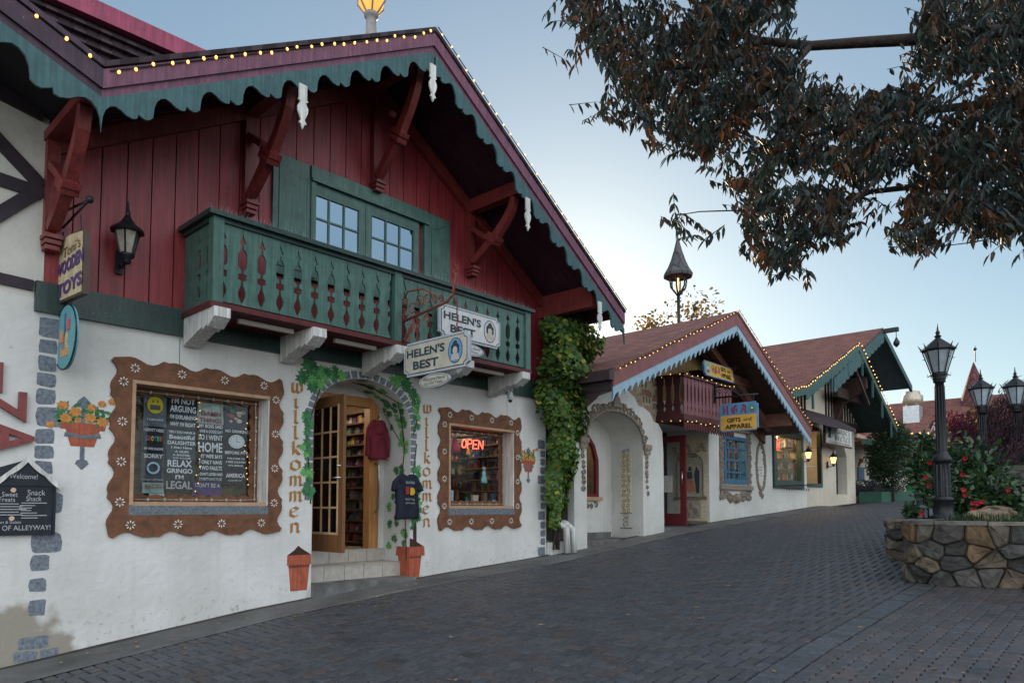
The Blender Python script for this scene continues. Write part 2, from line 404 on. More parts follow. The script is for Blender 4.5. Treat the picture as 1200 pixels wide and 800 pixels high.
def scallop(p0, p1, y0, y1, full, period, mb, flip=False, style='ogee'):
    """hanging trim board from p0 to p1 (x,z), top straight, bottom scalloped; full = depth (measured vertically)"""
    L_ = sqrt((p1[0]-p0[0])**2+(p1[1]-p0[1])**2); n = max(1, round(L_/period))
    if style == 'ogee': prof = [(0, -.95), (.02, -.62), (.07, -.42), (.15, -.33), (.25, -.35), (.36, -.5), (.48, -.72), (.6, -.86), (.68, -.88), (.7, -.74), (.76, -.84), (.85, -.97), (.93, -1)]
    elif style == 'saw': prof = [(0, -1), (.1, -.95), (.35, -.7), (.6, -.6), (.9, -.58)]
    else: prof = [(0, -.6), (.1, -.82), (.3, -.97), (.5, -1), (.7, -.97), (.9, -.82)]
    if flip: prof = [(1-t, d) for t, d in reversed(prof)]
    prof = [(t, d) for t, d in prof if t < .995] if not flip else prof
    top = []; bot = []
    for k in range(n):
        for t, d in prof:
            u = (k+t)/n; x = p0[0]+(p1[0]-p0[0])*u; z = p0[1]+(p1[1]-p0[1])*u
            bot.append((x, z+d*full)); top.append((x, z))
    bot.append((p1[0], p1[1]-full)); top.append(p1)
    vs = []; n_ = len(top)
    for (a, b) in zip(top, bot): vs += [(a[0], y0, a[1]), (b[0], y0, b[1]), (a[0], y1, a[1]), (b[0], y1, b[1])]
    fs = []
    for i in range(n_-1):
        a, c = 4*i, 4*i+4
        fs += [(a, a+1, c+1, c), (a+2, c+2, c+3, a+3), (a+1, a+3, c+3, c+1)]
    mb.add(vs, fs)
def band(p0, p1, y0, y1, h, mb, dz=0):
    mb.pxz([(p0[0], p0[1]+dz), (p0[0], p0[1]+dz-h), (p1[0], p1[1]+dz-h), (p1[0], p1[1]+dz)], y0, y1)
LOBE = [1.0, .35, .02, .12, .55, .92, 1.02, .85]
def lobed_rect(x0, x1, z0, z1, nx, nz, amp, ear=.05):
    """ogee-edged board outline"""
    pts = []
    def side(ax, az, bx, bz, n, ox, oz):
        m = n*8
        for i in range(m):
            t = i/m; q = (t*n) % 1
            o = amp*LOBE[int(round(q*8)) % 8]
            pts.append((ax+(bx-ax)*t+ox*o, az+(bz-az)*t+oz*o))
    e = ear
    pts.append((x0-e, z0-e)); side(x0, z0, x1, z0, nx, 0, -1)
    pts.append((x1+e, z0-e)); side(x1, z0, x1, z1, nz, 1, 0)
    pts.append((x1+e, z1+e)); side(x1, z1, x0, z1, nx, 0, 1)
    pts.append((x0-e, z1+e)); side(x0, z1, x0, z0, nz, -1, 0)
    return pts
def daisy(mb, x, z, y, r=.05):
    for k in range(8):
        a = k*pi/4
        mb.pxz([(x+.35*r*cos(a), z+.35*r*sin(a)), (x+.75*r*cos(a+.2), z+.75*r*sin(a+.2)), (x+r*cos(a), z+r*sin(a)), (x+.75*r*cos(a-.2), z+.75*r*sin(a-.2))], y, y+.004)

# ================================================================== MAIN GIFT SHOP
Y0 = 7.7; YR = 6.55
shop = thing('gift_shop', 'large maroon gabled gift shop with green balcony over white painted ground floor', 'building', (5.6, 8, .6))
RX, RZ = 5.68, 7.62; SL, SR = .60, .64
def rz(x): return RZ-(SL*(RX-x) if x < RX else SR*(x-RX))
XL, XR = 1.87, 9.28
w1 = (2.67, 4.18, 1.63, 2.905); w2 = (7.02, 8.45, 1.6, 2.85)
AX0, AX1, ASP, ARI = 4.78, 6.32, 2.74, .56
arch = [(AX0, .2)]+[(AX0+.77-.77*cos(t), ASP+ARI*sin(t)) for t in [pi*i/20 for i in range(21)]]+[(AX1, .2)]
mb = MB()
rect = lambda a: [(a[0], a[2]), (a[1], a[2]), (a[1], a[3]), (a[0], a[3])]
mb.pxz([(XL, -.6), (AX0, -.6)]+arch+[(AX1, -.6), (XR, -.6), (XR, 3.6), (XL, 3.6)], Y0, Y0+.16, holes=[rect(w1), rect(w2)])
mb.box(XR-.16, XR, Y0+.16, 13, -.6, 3.6)
# arch tunnel
vs = []
for x, z in arch: vs += [(x, Y0+.16, z), (x, 8.3, z)]
mb.add(vs, [(2*i, 2*i+1, 2*i+3, 2*i+2) for i in range(len(arch)-1)])
DX0, DX1, DZ0, DZ1 = 5.12, 6.04, 1.03, 3.03
mb.pxz([(AX0-.02, .3), (DX0-.12, .3), (DX0-.12, DZ1+.13), (DX1+.16, DZ1+.13), (DX1+.16, .3), (AX1+.02, .3), (AX1+.02, 3.4), (AX0-.02, 3.4)], 8.3, 8.4)
# plaster joints drawn as fine grooves would be; window reveals
mb.build('wall', M['stucco'], shop)
mb = MB(); mb.box(XL-.07, XR+.04, Y0-.05, Y0+.1, 3.435, 3.72); mb.build('wall_beam', M['dkgreen'], shop)
# siding
mb = MB(); bw = .2395; x = 1.86
mb.pxz([(x, 3.6), (XR, 3.6), (XR, rz(XR)-.1), (RX, RZ-.1), (x, rz(x)-.1)], Y0+.06, Y0+.12)
while x < XR:
    a, b = x+.006, min(x+bw, XR)-.006
    t = [(b, rz(b)-.12)]
    if a < RX < b: t += [(RX, RZ-.12)]
    mb.pxz([(a, 3.715), (b, 3.715)]+t+[(a, rz(a)-.12)], Y0+.02, Y0+.06); x += bw
mb.build('siding', M['maroon'], shop)
mb = MB()
for (a, b) in (((1.95, rz(1.95)-.2), (RX, RZ-.2)), ((RX, RZ-.2), (XR+.5, rz(XR+.5)-.2))): band(a, b, Y0-.06, Y0+.018, .2, mb)
mb.box(XR, XR+.04, Y0-.02, Y0+.12, 3.5, rz(XR)-.2)
mb.build('frieze_board', M['maroon2'], shop)
# roof slabs
JX = 1.96; JZ = rz(JX); RB = 13.0; TX = 9.93
def slab(mb, a, b, y0, y1, th):
    mb.add([(a[0], y0, a[1]), (b[0], y0, b[1]), (b[0], y1, b[1]), (a[0], y1, a[1]), (a[0], y0, a[1]-th), (b[0], y0, b[1]-th), (b[0], y1, b[1]-th), (a[0], y1, a[1]-th)],
           [(0,1,2,3),(7,6,5,4),(0,4,5,1),(1,5,6,2),(2,6,7,3),(3,7,4,0)])
mb = MB(); slab(mb, (RX, RZ), (TX, rz(TX)), YR, RB, .05); slab(mb, (JX, JZ), (RX, RZ), YR, RB, .05)
mb.cur = 0; rf = mb.build('roof', M['dkshingle'], shop)
mb = MB()
slab(mb, (RX, RZ-.07), (TX-.02, rz(TX-.02)-.07), YR+.05, RB, .05); slab(mb, (JX, JZ-.07), (RX, RZ-.07), YR+.05, RB, .05)
for k in range(1, 9):                         # soffit boards as shallow battens
    y = YR+.05+k*.14
    if y < Y0-.05:
        slab(mb, (RX, RZ-.125), (TX-.05, rz(TX-.05)-.125), y, y+.012, .006); slab(mb, (JX, JZ-.125), (RX, RZ-.125), y, y+.012, .006)
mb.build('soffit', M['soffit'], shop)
mb = MB()
for (a, b) in (((JX, JZ), (RX, RZ)), ((RX, RZ), (TX, rz(TX)))):
    band(a, b, YR-.04, YR+.05, .17, mb, -.052); band(a, b, YR-.015, YR+.04, .13, mb, -.222)
mb.build('fascia', M['fascia'], shop)
mb = MB()
for (a, b) in (((JX, JZ), (RX, RZ)), ((RX, RZ), (TX, rz(TX)))): band(a, b, YR-.06, YR+.06, .05, mb, .012)
mb.build('roof_edge', M['dkshingle'], shop)
mb = MB()
scallop((JX, JZ-.30), (RX, RZ-.30), YR-.03, YR-.005, .27, .46, mb); scallop((RX, RZ-.30), (TX, rz(TX)-.30), YR-.03, YR-.005, .27, .46, mb, flip=True)
mb.build('scalloped_trim', M['trimgreen'], shop)
# purlins, braces, drops
for i, px in enumerate((1.9, 3.85, 5.65, 7.45, 9.2)):
    zt = rz(px)-.13-.045*(px != 5.65); h = (.09, .2, .2, .2, .36)[i]
    mb = MB(); mb.box(px-.07, px+.07, YR+.07, Y0+.3, zt-h, zt)
    mb.build('purlin', M['maroon2'], shop)
    if i < 4:
        mb = MB(); zb = zt-h; H = (.87, .97, 1.23, .78)[i]
        # post flat against wall, curved brace with carved knuckles, short tie
        mb.box(px-.055, px+.055, Y0-.07, Y0+.02, zb-H-.1, zb)
        pts = []; inn = []
        for k in range(15):
            t = k/14; y = YR+.2+(Y0-.1-YR-.2)*t; z = zb-.0-H*(t**.6)
            w = .05+.015*sin(t*pi)
            if .42 < t < .58: w += .03*cos((t-.5)/.08*pi/2)
            pts.append((y+w*.8, z+w*.6)); inn.append((y-w*.8, z-w*.6))
        mb.pyz(pts+inn[::-1], px-.05, px+.05)
        mb.beam((px, YR+.75, zb-.47), (px, Y0-.08, zb-.25), .07, .1, up=(1, 0, 0))
        for q in (.47, .53): 
            y = YR+.2+(Y0-.3-YR)*q; mb.obox((px, YR+.2+(Y0-.1-YR-.2)*q, zb-H*q**.6), (1, 0, 0), (0, .6, -.8), (0, .8, .6), .075, .03, .12)
        for q in range(3): mb.box(px-.075+.008*q, px+.075-.008*q, Y0-.17+.02*q, Y0+.0, zb-H-.1-.05*q, zb-H-.06-.05*q)
        mb.build('carved_brace', M['maroon2'], shop)
    if i > 0:
        mb = MB(); z = rz(px)-.47; s = 1.0
        o = [(-.045, 0), (-.045, -.16), (-.06, -.17), (-.03, -.19), (-.06, -.25), (-.055, -.3), (-.02, -.38), (-.045, -.42), (-.02, -.43), (0, -.48)]
        mb.pxz([(px+a, z+b) for a, b in o]+[(px-a, z+b) for a, b in o[::-1][1:]], YR-.055, YR-.033); mb.build('drop_finial', M['white'], shop)

# upstairs window
UX0, UX1, UZ0, UZ1 = 4.69, 6.56, 4.45, 5.87
uw = MB(); yw = Y0+.02
uw.box(UX0-.02, UX1+.02, yw-.07, yw, UZ1-.17, UZ1); uw.box(UX0-.02, UX1+.02, yw-.1, yw-.07, UZ1-.2, UZ1-.165)
uw.box(UX0-.02, UX0+.05, yw-.07, yw, UZ0, UZ1-.17); uw.box(UX1-.05, UX1+.02, yw-.07, yw, UZ0, UZ1-.17)
win = uw.build('window', M['green'], shop)
uw = MB(); uw.box(UX0-.02, UX1+.02, yw-.05, yw, UZ0-.02, 4.8); uw.build('sill_panel', M['green'], win)
for k, (a, b) in enumerate(((4.62, 5.495), (5.505, 6.42))):
    s_ = MB(); t = 5.64; f = .1; UZ0 = 4.8
    s_.box(a, a+f, yw-.05, yw-.005, UZ0, t+.05); s_.box(b-f, b, yw-.05, yw-.005, UZ0, t+.05); s_.box(a+f, b-f, yw-.05, yw-.005, t-f-.02, t+.05); s_.box(a+f, b-f, yw-.05, yw-.005, UZ0, UZ0+.14)
    for q in (1, 2):
        xx = a+f+(b-a-2*f)*q/3; s_.box(xx-.012, xx+.012, yw-.045, yw-.01, UZ0+.14, t-f-.02)
    zz = UZ0+.14+(t-f-.16-UZ0)*.5; s_.box(a+f, b-f, yw-.044, yw-.011, zz-.012, zz+.012)
    s_.build('sash', M['green'], win)
    p_ = MB(); p_.box(a+f, b-f, yw-.03, yw-.022, UZ0+.14, t-f-.02)
    p_.build('pane', mat('mirror_pane', (.15, .22, .28), .03, 0, metal=1), win)
UZ0 = 4.45
for (a, b, fl) in ((4.17, UX0-.03, 1), (UX1+.03, 7.02, -1)):
    s_ = MB(); s_.box(a, b, yw-.045, yw-.005, 4.4, UZ1-.005); sh = s_.build('shutter', M['green'], shop)
    q = MB(); f = .075
    # arched raised panel
    tp = [(a+f+(b-a-2*f)*t, UZ1-.12-(.10*(.5-.5*cos(pi*min(1, t*1.25)) if fl > 0 else .5-.5*cos(pi*min(1, (1-t)*1.25))))) for t in [i/10 for i in range(11)]]
    q.pxz([(a+f, 4.5), (b-f, 4.5)]+tp[::-1], yw-.055, yw-.045); q.build('raised_panel', M['green'], sh)
    q = MB(); q.pxz([(a+f-.012, 4.49), (b-f+.012, 4.49)]+[(x, z+.014) for x, z in tp[::-1]], yw-.0465, yw-.044); q.build('panel_groove', M['dkgreen'], sh)

# balcony
BX0, BX1, BY, BZ0, BZ1 = 3.15, 8.05, 6.99, 3.69, 4.6
mb = MB(); mb.box(BX0-.02, BX1+.02, BY-.02, Y0, BZ0-.06, BZ0-.005)
for i in range(24): mb.box(BX0, BX1, BY+.02+i*.028, BY+.022+i*.028, BZ0-.063, BZ0-.06)
bal = mb.build('balcony', mat('balcony_floor_maroon', (.10, .02, .022), .5, .3, 6), shop)
def baluster(mb, c, w, z0, z1, place):
    """board with half of a fancy cut-out on each edge"""
    h = z1-z0; n = [(0, 0), (.03, 0), (.06, .018), (.12, .04), (.17, .042), (.22, .025), (.26, .01), (.32, .01), (.33, .045), (.4, .045), (.41, .012), (.46, .012), (.48, .04), (.52, .048), (.66, .048), (.71, .03), (.73, .01), (.79, .01), (.81, .035), (.9, .004), (.93, 0), (1, 0)]
    l = [(c-w/2+d, z0+t*h) for t, d in n]; r_ = [(c+w/2-d, z0+t*h) for t, d in n]
    place(mb, r_+l[::-1])
zb0, zb1 = BZ0+.02, BZ1-.07
k = 0; x = BX0+.24; sp = .2155
while x < BX1-.1:
    if abs(x-5.5) > .1:
        mb = MB(); baluster(mb, x-.02, sp-.004, zb0, zb1, lambda m, p: m.pxz(p, BY+.015, BY+.04)); mb.build('baluster_board', M['green'], bal)
    x += sp
for yy in (7.24, 7.455):
    mb = MB(); baluster(mb, yy, .211, zb0, zb1, lambda m, p: m.pyz(p, BX0+.02, BX0+.045)); mb.build('baluster_board', M['green'], bal)
mb = MB(); mb.box(BX0+.02, BX0+.045, BY+.1, 7.133, zb0, zb1); mb.build('end_board', M['green'], bal); mb = MB(); mb.box(BX0+.02, BX0+.045, 7.56, Y0, zb0, zb1); mb.build('end_board', M['green'], bal)
for a in (BX0, 5.46, BX1-.11):
    mb = MB(); mb.box(a, a+.11, BY-.015, BY+.1, BZ0, BZ1-.03); mb.build('corner_post', M['green'], bal)
mb = MB()
mb.box(BX0-.06, BX1+.06, BY-.06, BY+.12, BZ1-.03, BZ1+.02); mb.box(BX0-.06, BX0+.1, BY+.12, Y0, BZ1-.03, BZ1+.02); mb.box(BX1-.1, BX1+.06, BY+.12, Y0, BZ1-.03, BZ1+.02)
mb.box(BX0+.02, BX1, BY-.01, BY+.015, BZ1-.075, BZ1-.03); mb.box(BX0-.01, BX0+.02, BY+.1, Y0, BZ1-.075, BZ1-.03)
mb.build('handrail', M['dkgreen'], bal)
mb = MB(); mb.box(BX1-.045, BX1-.02, BY+.1, Y0, zb0, zb1); mb.build('end_board', M['green'], bal)
mb = MB()
for i in range(330):
    x = BX0-.04+(BX1-BX0+.08)*i/330
    dx, dy = R.uniform(-.05, .05), R.choice((-.05, 0, .05))
    mb.add([(x-.0012, BY+.03, BZ1+.02), (x+.0012, BY+.03, BZ1+.02), (x+dx, BY+.03+dy, BZ1+.02+R.uniform(.08, .12))], [(0, 1, 2)])
for i in range(50):
    y = BY+(Y0-BY)*i/50; mb.add([(BX0, y-.0012, BZ1+.02), (BX0, y+.0012, BZ1+.02), (BX0+R.choice((-.05, .05)), y+R.uniform(-.04, .04), BZ1+.13)], [(0, 1, 2)])
sp_ = mb.build('bird_spikes', mat('spike_steel', (.6, .6, .62), .35, 0, metal=.7), bal)
for cx in (3.24, 4.37, 5.54, 6.72, 7.9):
    mb = MB(); z1 = BZ0-.06
    mb.pyz([(BY-.06, z1), (Y0-.05, z1), (Y0-.05, z1-.3), (BY+.22, z1-.17), (BY+.2, z1-.2), (BY+.1, z1-.16), (BY+.09, z1-.19), (BY+.02, z1-.15), (BY-.06, z1-.1)], cx-.085, cx+.085)
    mb.build('corbel', M['white'], bal)
for (a, b) in ((3.55, 4.2), (4.75, 5.35), (5.85, 6.6), (7.0, 7.7)):
    mb = MB(); mb.box(a, b, 7.2, 7.25, 3.58, 3.625); mb.build('fluorescent_tube', mat('tube_white', (.6, .55, .5), .5, 0), bal)

# shop windows with scalloped surrounds
def shop_window(w, nx, nz, side_r=True):
    x0, x1, z0, z1 = w
    mb = MB(); mb.pxz(lobed_rect(x0-.14, x1+.12, z0-.27, z1+.17, nx, nz, .06, .035), Y0-.028, Y0-.001, holes=[[(x0, z0-.1), (x1, z0-.1), (x1, z1), (x0, z1)]])
    sur = mb.build('window', M['board'], shop)
    mb = MB()
    for i in range(4):
        for (a, b) in ((x0+.02+(x1-x0-.1)*i/3, z0-.2), (x0+.02+(x1-x0-.1)*i/3, z1+.12), (x0-.085, z0+.03+(z1-z0-.06)*i/3), (x1+.075, z0+.03+(z1-z0-.06)*i/3)):
            mb = MB(); daisy(mb, a, b, Y0-.033); mb.build('painted_flower', mat('flower_white', (.7, .68, .62), .7, 0), sur)
    mb = MB(); mb.box(x0, x1, Y0-.03, Y0+.2, z0-.1, z0-.005); mb.build('sill', M['sill'], sur)
    mb = MB(); f = .035
    mb.box(x0, x0+f, Y0-.035, Y0+.22, z0, z1); mb.box(x0+f, x1, Y0-.035, Y0+.22, z1-f, z1); mb.box(x0+f, x1-.02, Y0-.02, Y0+.22, z0-.005, z0+f)
    mb.build('inner_frame', M['tan'], sur)
    mb = MB(); mb.box(x1-.02, x1, Y0-.02, Y0+.22, z0, z1-f); mb.build('reveal', M['white'], sur)
    gy = Y0+.2
    mb = MB(); mb.pxz([(x0, z0), (x1, z0), (x1, z1), (x0, z1)], gy, gy+.02,
        holes=[[(x+0, z) for x, z in [(x0+.10+(x1-x0-.21)*i/40, z0+.095+.02*abs(sin(pi*i/5))) for i in range(41)]+[(x1-.11-.02*abs(sin(pi*i/5)), z0+.095+(z1-z0-.19)*i/40) for i in range(1, 40)]+[(x1-.11-(x1-x0-.21)*i/40, z1-.095-.02*abs(sin(pi*i/5))) for i in range(41)]+[(x0+.10, z1-.095-(z1-z0-.19)*i/40) for i in range(1, 40)]]])
    mb.build('scalloped_inner_board', M['board'], sur)
    mb = MB(); mb.box(x0+.02, x1-.02, gy+.022, gy+.028, z0+.02, z1-.02); mb.build('glass', M['glass'], sur)
    mb = MB(); mb.smooth = True
    loop = [(x0+.08+(x1-x0-.16)*i/8, z1-.08) for i in range(9)]+[(x1-.07, z1-.08-(z1-z0-.15)*i/7) for i in range(1, 8)]+[(x1-.07-(x1-x0-.15)*i/8, z0+.06) for i in range(1, 9)]+[(x0+.07, z0+.06+(z1-z0-.15)*i/6) for i in range(1, 6)]
    for x, z in loop: mb.ball((x, gy-.04, z), .016, 6, 4, (1, 1, 1.3))
    mb.tube([(x, gy-.035, z) for x, z in loop+loop[:1]], .006, 4); mb.build('bulb_string', mat('window_bulbs', (.35, .33, .28), .25, .5, 30), sur)
    return sur
shop_window(w1, 4, 5); shop_window(w2, 4, 5)

# entrance: steps, frame, open leaf
mb = MB(); mb.box(AX0, AX1+.02, Y0-.13, Y0+.2, -.2, .66); mb.build('doorstep', M['concrete'], shop)
mb = MB()
def tiled(mb, x0, x1, y, y2, z0, z1, n):
    mb.box(x0, x1, y+.012, y2, z0, z1-.012)
    for i in range(n):
        a = x0+(x1-x0)*i/n+.004; b = x0+(x1-x0)*(i+1)/n-.004
        mb.box(a, b, y, y+.011, z0+.004, z1-.006); mb.box(a, b, y-.008, y2, z1-.010, z1)
tiled(mb, AX0+.002, AX1-.002, 7.9, 8.26, .66, .855, 5); tiled(mb, AX0+.002, AX1-.002, 8.26, 8.45, .855, 1.03, 5)
mb.build('tiled_steps', M['tile'], shop)
mb = MB(); mb.box(DX0-.12, DX0, 8.26, 8.4, 1.03, DZ1); mb.box(DX1, DX1+.16, 8.26, 8.4, 1.03, DZ1); mb.box(DX0-.12, DX1+.16, 8.26, 8.4, DZ1, DZ1+.13)
dfm = mb.build('door_frame', mat('door_frame_wood', (.42, .2, .07), .5, .25, 8, .1, 50, streak=True), shop)
mb = MB(); mb.tube([(DX1+.09, 8.24, 1.55), (DX1+.09, 8.17, 1.58), (DX1+.09, 8.17, 2.2), (DX1+.09, 8.24, 2.23)], .014, 8); mb.build('pull_handle', M['brass'], dfm)
mb = MB(); mb.box(DX1+.05, DX1+.13, 8.235, 8.255, 2.36, 2.5); mb.build('letter_sign', M['white'], dfm)
mb = MB(); mb.text('N', (DX1+.09, 8.234, 2.43), (1, 0, 0), (0, 0, 1), h=.07, bold=.02); mb.build('letter', M['iron'], dfm)
lx = 5.08; ly0, ly1 = 7.5, 8.3
mb = MB(); lz0, lz1 = 1.045, 3.03
fr = .11
mb.box(lx, lx+.045, ly0, ly0+fr, lz0, lz1); mb.box(lx, lx+.045, ly1-fr, ly1, lz0, lz1); mb.box(lx, lx+.045, ly0+fr, ly1-fr, lz0, lz0+.24); mb.box(lx, lx+.045, ly0+fr, ly1-fr, lz1-.14, lz1)
leaf = mb.build('door', mat('door_brown', (.17, .075, .03), .45, .3, 8, .12, 60, streak=True), shop)
mb = MB()
for q in (1, 2):
    yy = ly0+fr+(ly1-ly0-2*fr)*q/3; mb.box(lx+.008, lx+.037, yy-.012, yy+.012, lz0+.24, lz1-.14)
for q in range(1, 5):
    zz = lz0+.24+(lz1-lz0-.38)*q/5; mb.box(lx+.01, lx+.035, ly0+fr, ly1-fr, zz-.012, zz+.012)
mb.box(lx-.006, lx, ly0+fr-.02, ly0+fr+.01, lz0+.22, lz1-.12); mb.box(lx-.006, lx, ly1-fr-.01, ly1-fr+.02, lz0+.22, lz1-.12); mb.box(lx-.006, lx, ly0+fr+.01, ly1-fr-.01, lz0+.22, lz0+.25)
mb.build('glazing_bars', mat('pale_bar_wood', (.5, .33, .17), .5, .2), leaf)
mb = MB(); mb.box(lx+.018, lx+.024, ly0+fr, ly1-fr, lz0+.24, lz1-.14); mb.build('glass', glass_mat('smoked_door_glass', .8, (.32, .27, .22)), leaf)
mb = MB()
for z in (1.98, 2.13): mb.tube([(lx-.05, ly0+.055, z), (lx+.09, ly0+.055, z)], .014, 8)
mb.tube([(lx-.05, ly0+.055, 1.98), (lx-.05, ly0+.15, 1.98)], .01, 8); mb.build('handle', M['brass'], leaf)

# interior
mb = MB()
mb.box(XL+.2, XR-.16, 8.4, 11.5, .98, 1.03); mb.box(XL+.2, XR-.16, 8.4, 11.5, 3.2, 3.26); mb.box(XL+.2, XR-.16, 11.5, 11.6, 1, 3.3)
mb.box(XL+.1, XL+.2, Y0+.16, 11.6, 1, 3.3); mb.box(4.6, 4.7, Y0+.24, 11.5, 1, 3.3); mb.box(6.5, 6.6, Y0+.24, 10.2, 1, 3.3)
mb.box(XL+.2, 4.6, 7.94, 8.0, 1, 3.3) if False else None
mb.build('interior_wall', mat('interior_beige', (.3, .22, .14), .9, .2, 5), shop)
mb = MB()
mb.box(5.2, 6.0, 9.0, 9.2, 3.13, 3.19); mb.box(7.0, 8.6, 9.0, 9.15, 3.13, 3.19); mb.box(2.6, 4.2, 8.5, 8.62, 3.13, 3.19)
mb.build('ceiling_light', mat('interior_lamp', (1, .9, .75), .5, 0, emit=(1, .82, .6), estr=6), shop)
GC = [(.3, .09, .06), (.07, .12, .22), (.34, .26, .1), (.35, .3, .26), (.08, .14, .08), (.16, .06, .13), (.45, .4, .36), (.03, .03, .035), (.3, .17, .09), (.14, .18, .2), (.04, .03, .03), (.2, .15, .12)]
good = attr_mat('shelf_goods', .5, .0, var=.25)
def shelves(x0, x1, y, z0, z1, rows, depth, par, n=14, face='y'):
    m1 = MB(); m2 = MB()
    for r_ in range(rows+1):
        z = z0+(z1-z0)*r_/rows
        m1.box(x0, x1, y, y+depth, z-.02, z)
        if r_ < rows:
            dz = (z1-z0)/rows; x = x0+.01
            while x < x1-.04:
                w = R.uniform(.04, .11); h = dz*R.uniform(.4, .85); m2.col = R.choice(GC)
                if R.random() < .55: m2.box(x, x+w*.85, y+.02, y+.02+w, z+.001, z+h)
                else: m2.lathe([(w*.3, 0), (w*.42, h*.3), (w*.36, h*.6), (w*.15, h*.75), (w*.2, h)], (x+w/2, y+.07, z+.001), 7)
                x += w
    if face == 'x':   # turn: runs along +y from x0..x1, backs onto plane x=y
        for m_ in (m1, m2):
            m_.v = [(2*y-v[1], v[0], v[2]) for v in m_.v]; m_.f = [tuple(reversed(f)) for f in m_.f]
    s1 = m1.build('shelf_rack', mat('shelf_wood', (.10, .06, .035), .6, .2), par)
    m2.build('shop_goods', good, s1)
shelves(4.8, 6.45, 10.6, 1.1, 3.05, 11, .25, shop); shelves(8.5, 10.4, 6.48, 1.1, 3.05, 12, .2, shop, face='x')
shelves(6.75, 9.0, 9.3, 1.05, 2.9, 8, .25, shop); shelves(8.1, 9.3, 9.08, 1.5, 2.9, 7, .3, shop, face='x')
# painted wall decoration -------------------------------------------------
yp = Y0-.003
def stone_col(xs, z_list, par):
    mb = MB()
    for (xa, xb, za, zb) in z_list:
        pts = []; n = 10
        for k in range(n):
            a = 2*pi*k/n; c, s = cos(a), sin(a)
            c = math.copysign(abs(c)**.35, c); s = math.copysign(abs(s)**.35, s)
            pts.append(((xa+xb)/2+(xb-xa)/2*c+R.uniform(-.008, .008), (za+zb)/2+(zb-za)/2*s+R.uniform(-.006, .006)))
        mb.pxz(pts, yp, Y0)
    mb.build('painted_quoin', M['pstone'], par)
L1 = []; z = 3.40
sx = F(55, 450)[0]
wd = [1, 0, 0, 0, 0, 1, 0, 0, 0, 0, 1, 0]
k = 0
while z > .33:
    h = R.uniform(.12, .15) if not wd[k % 12] else .19; w = .155 if not wd[k % 12] else .25
    L1.append((1.845, 1.845+w*(.88 if z < 1 else 1), z-h, z)); z -= h+.02+(.05 if z < 1.2 else 0); k += 1
L1 = [q for q in L1 if q[2] > .45]+[(1.78, 2.02, .31, .42), (1.74, 1.93, .20, .295), (1.95, 2.1, .21, .295)]
stone_col(0, [q for q in L1 if q[0] > 1.87 or True], shop)
L2 = []; z = 2.75; k = 0
while z > .9:
    h = .11 if k % 4 else .15; w = .1 if k % 4 else .17; L2.append((9.23-w, 9.25, z-h, z)); z -= h+.03; k += 1
stone_col(0, L2, shop)
# grey stone band round the arch
mb = MB()
n = 44
def apt(t, o):
    """t 0..1 along arch outline from left foot to right foot at offset o"""
    zl = ASP-1.05; La = ASP-zl; arc = 2.15; T = 2*La+arc; s = t*T
    if s < La: return (AX0-o, zl+s)
    if s > La+arc: return (AX1+o, ASP-(s-La-arc))
    a = pi*(s-La)/arc; return (AX0+.77-(.77+o)*cos(a), ASP+(ARI+o)*sin(a))
for i in range(n):
    a, b = i/n+.002, (i+1)/n-.003; q = R.uniform(-.012, .012)
    mb.pxz([apt(a, .004), apt(b, .004), apt(b, .1+q), apt(a, .1+q)], yp-.001, Y0)
mb.build('painted_arch_stones', M['pstone'], shop)
# gothic lettering
BL = {'w': [[(.0, .85), (.12, 1), (.12, .15), (.3, 0), (.42, .12)], [(.42, 1), (.42, .12)], [(.42, .12), (.56, 0), (.74, .18), (.74, .8), (.62, 1)]],
 'i': [[(.2, .85), (.35, .95), (.35, .12), (.5, .02)], [(.32, 1.2), (.4, 1.28)]],
 'l': [[(.2, 1.25), (.35, 1.35), (.35, .12), (.52, .02)]],
 'k': [[(.1, 1.2), (.25, 1.35), (.25, 0)], [(.25, .55), (.5, .95), (.62, .82), (.35, .52), (.55, .15), (.7, .02)]],
 'o': [[(.4, 1), (.12, .8), (.12, .2), (.4, 0)], [(.4, 1), (.68, .78), (.68, .2), (.4, 0)]],
 'm': [[(.0, .85), (.12, .95), (.12, .0)], [(.12, .8), (.3, 1), (.42, .85), (.42, 0)], [(.42, .8), (.6, 1), (.74, .85), (.74, .12), (.86, .02)]],
 'e': [[(.65, .2), (.4, 0), (.14, .2), (.14, .78), (.4, 1), (.64, .78), (.2, .45)]],
 'n': [[(.1, .85), (.22, .95), (.22, .0)], [(.22, .8), (.42, 1), (.62, .8), (.62, .12), (.74, .02)]],
 'H': [[(.1, 1.1), (.2, 1.2), (.2, .05), (.1, 0)], [(.2, .6), (.65, .7)], [(.62, 1.3), (.68, 1.1), (.68, .1), (.8, 0)], [(.02, 1.0), (.3, 1.25)]],
 'G': [[(.75, 1.05), (.45, 1.25), (.12, .95), (.12, .25), (.42, 0), (.74, .2), (.74, .62), (.48, .6)], [(.42, 1.1), (.42, .3)]],
 'A': [[(.1, 1.1), (.3, 1.25), (.68, 1.0), (.68, .12), (.8, .0)], [(.5, 1.1), (.18, .3), (.08, .02)], [(.2, .5), (.66, .5)]],
 'a': [[(.2, .95), (.5, 1), (.62, .8), (.62, .12), (.74, .02)], [(.6, .55), (.2, .35), (.25, .05), (.6, .15)]],
 's': [[(.62, .85), (.4, 1), (.18, .8), (.6, .35), (.42, 0), (.14, .15)]],
 'r': [[(.15, .85), (.27, .95), (.27, 0)], [(.27, .8), (.5, 1), (.62, .9)]],
 't': [[(.35, 1.3), (.35, .12), (.52, .02)], [(.15, .95), (.55, .95)]]}
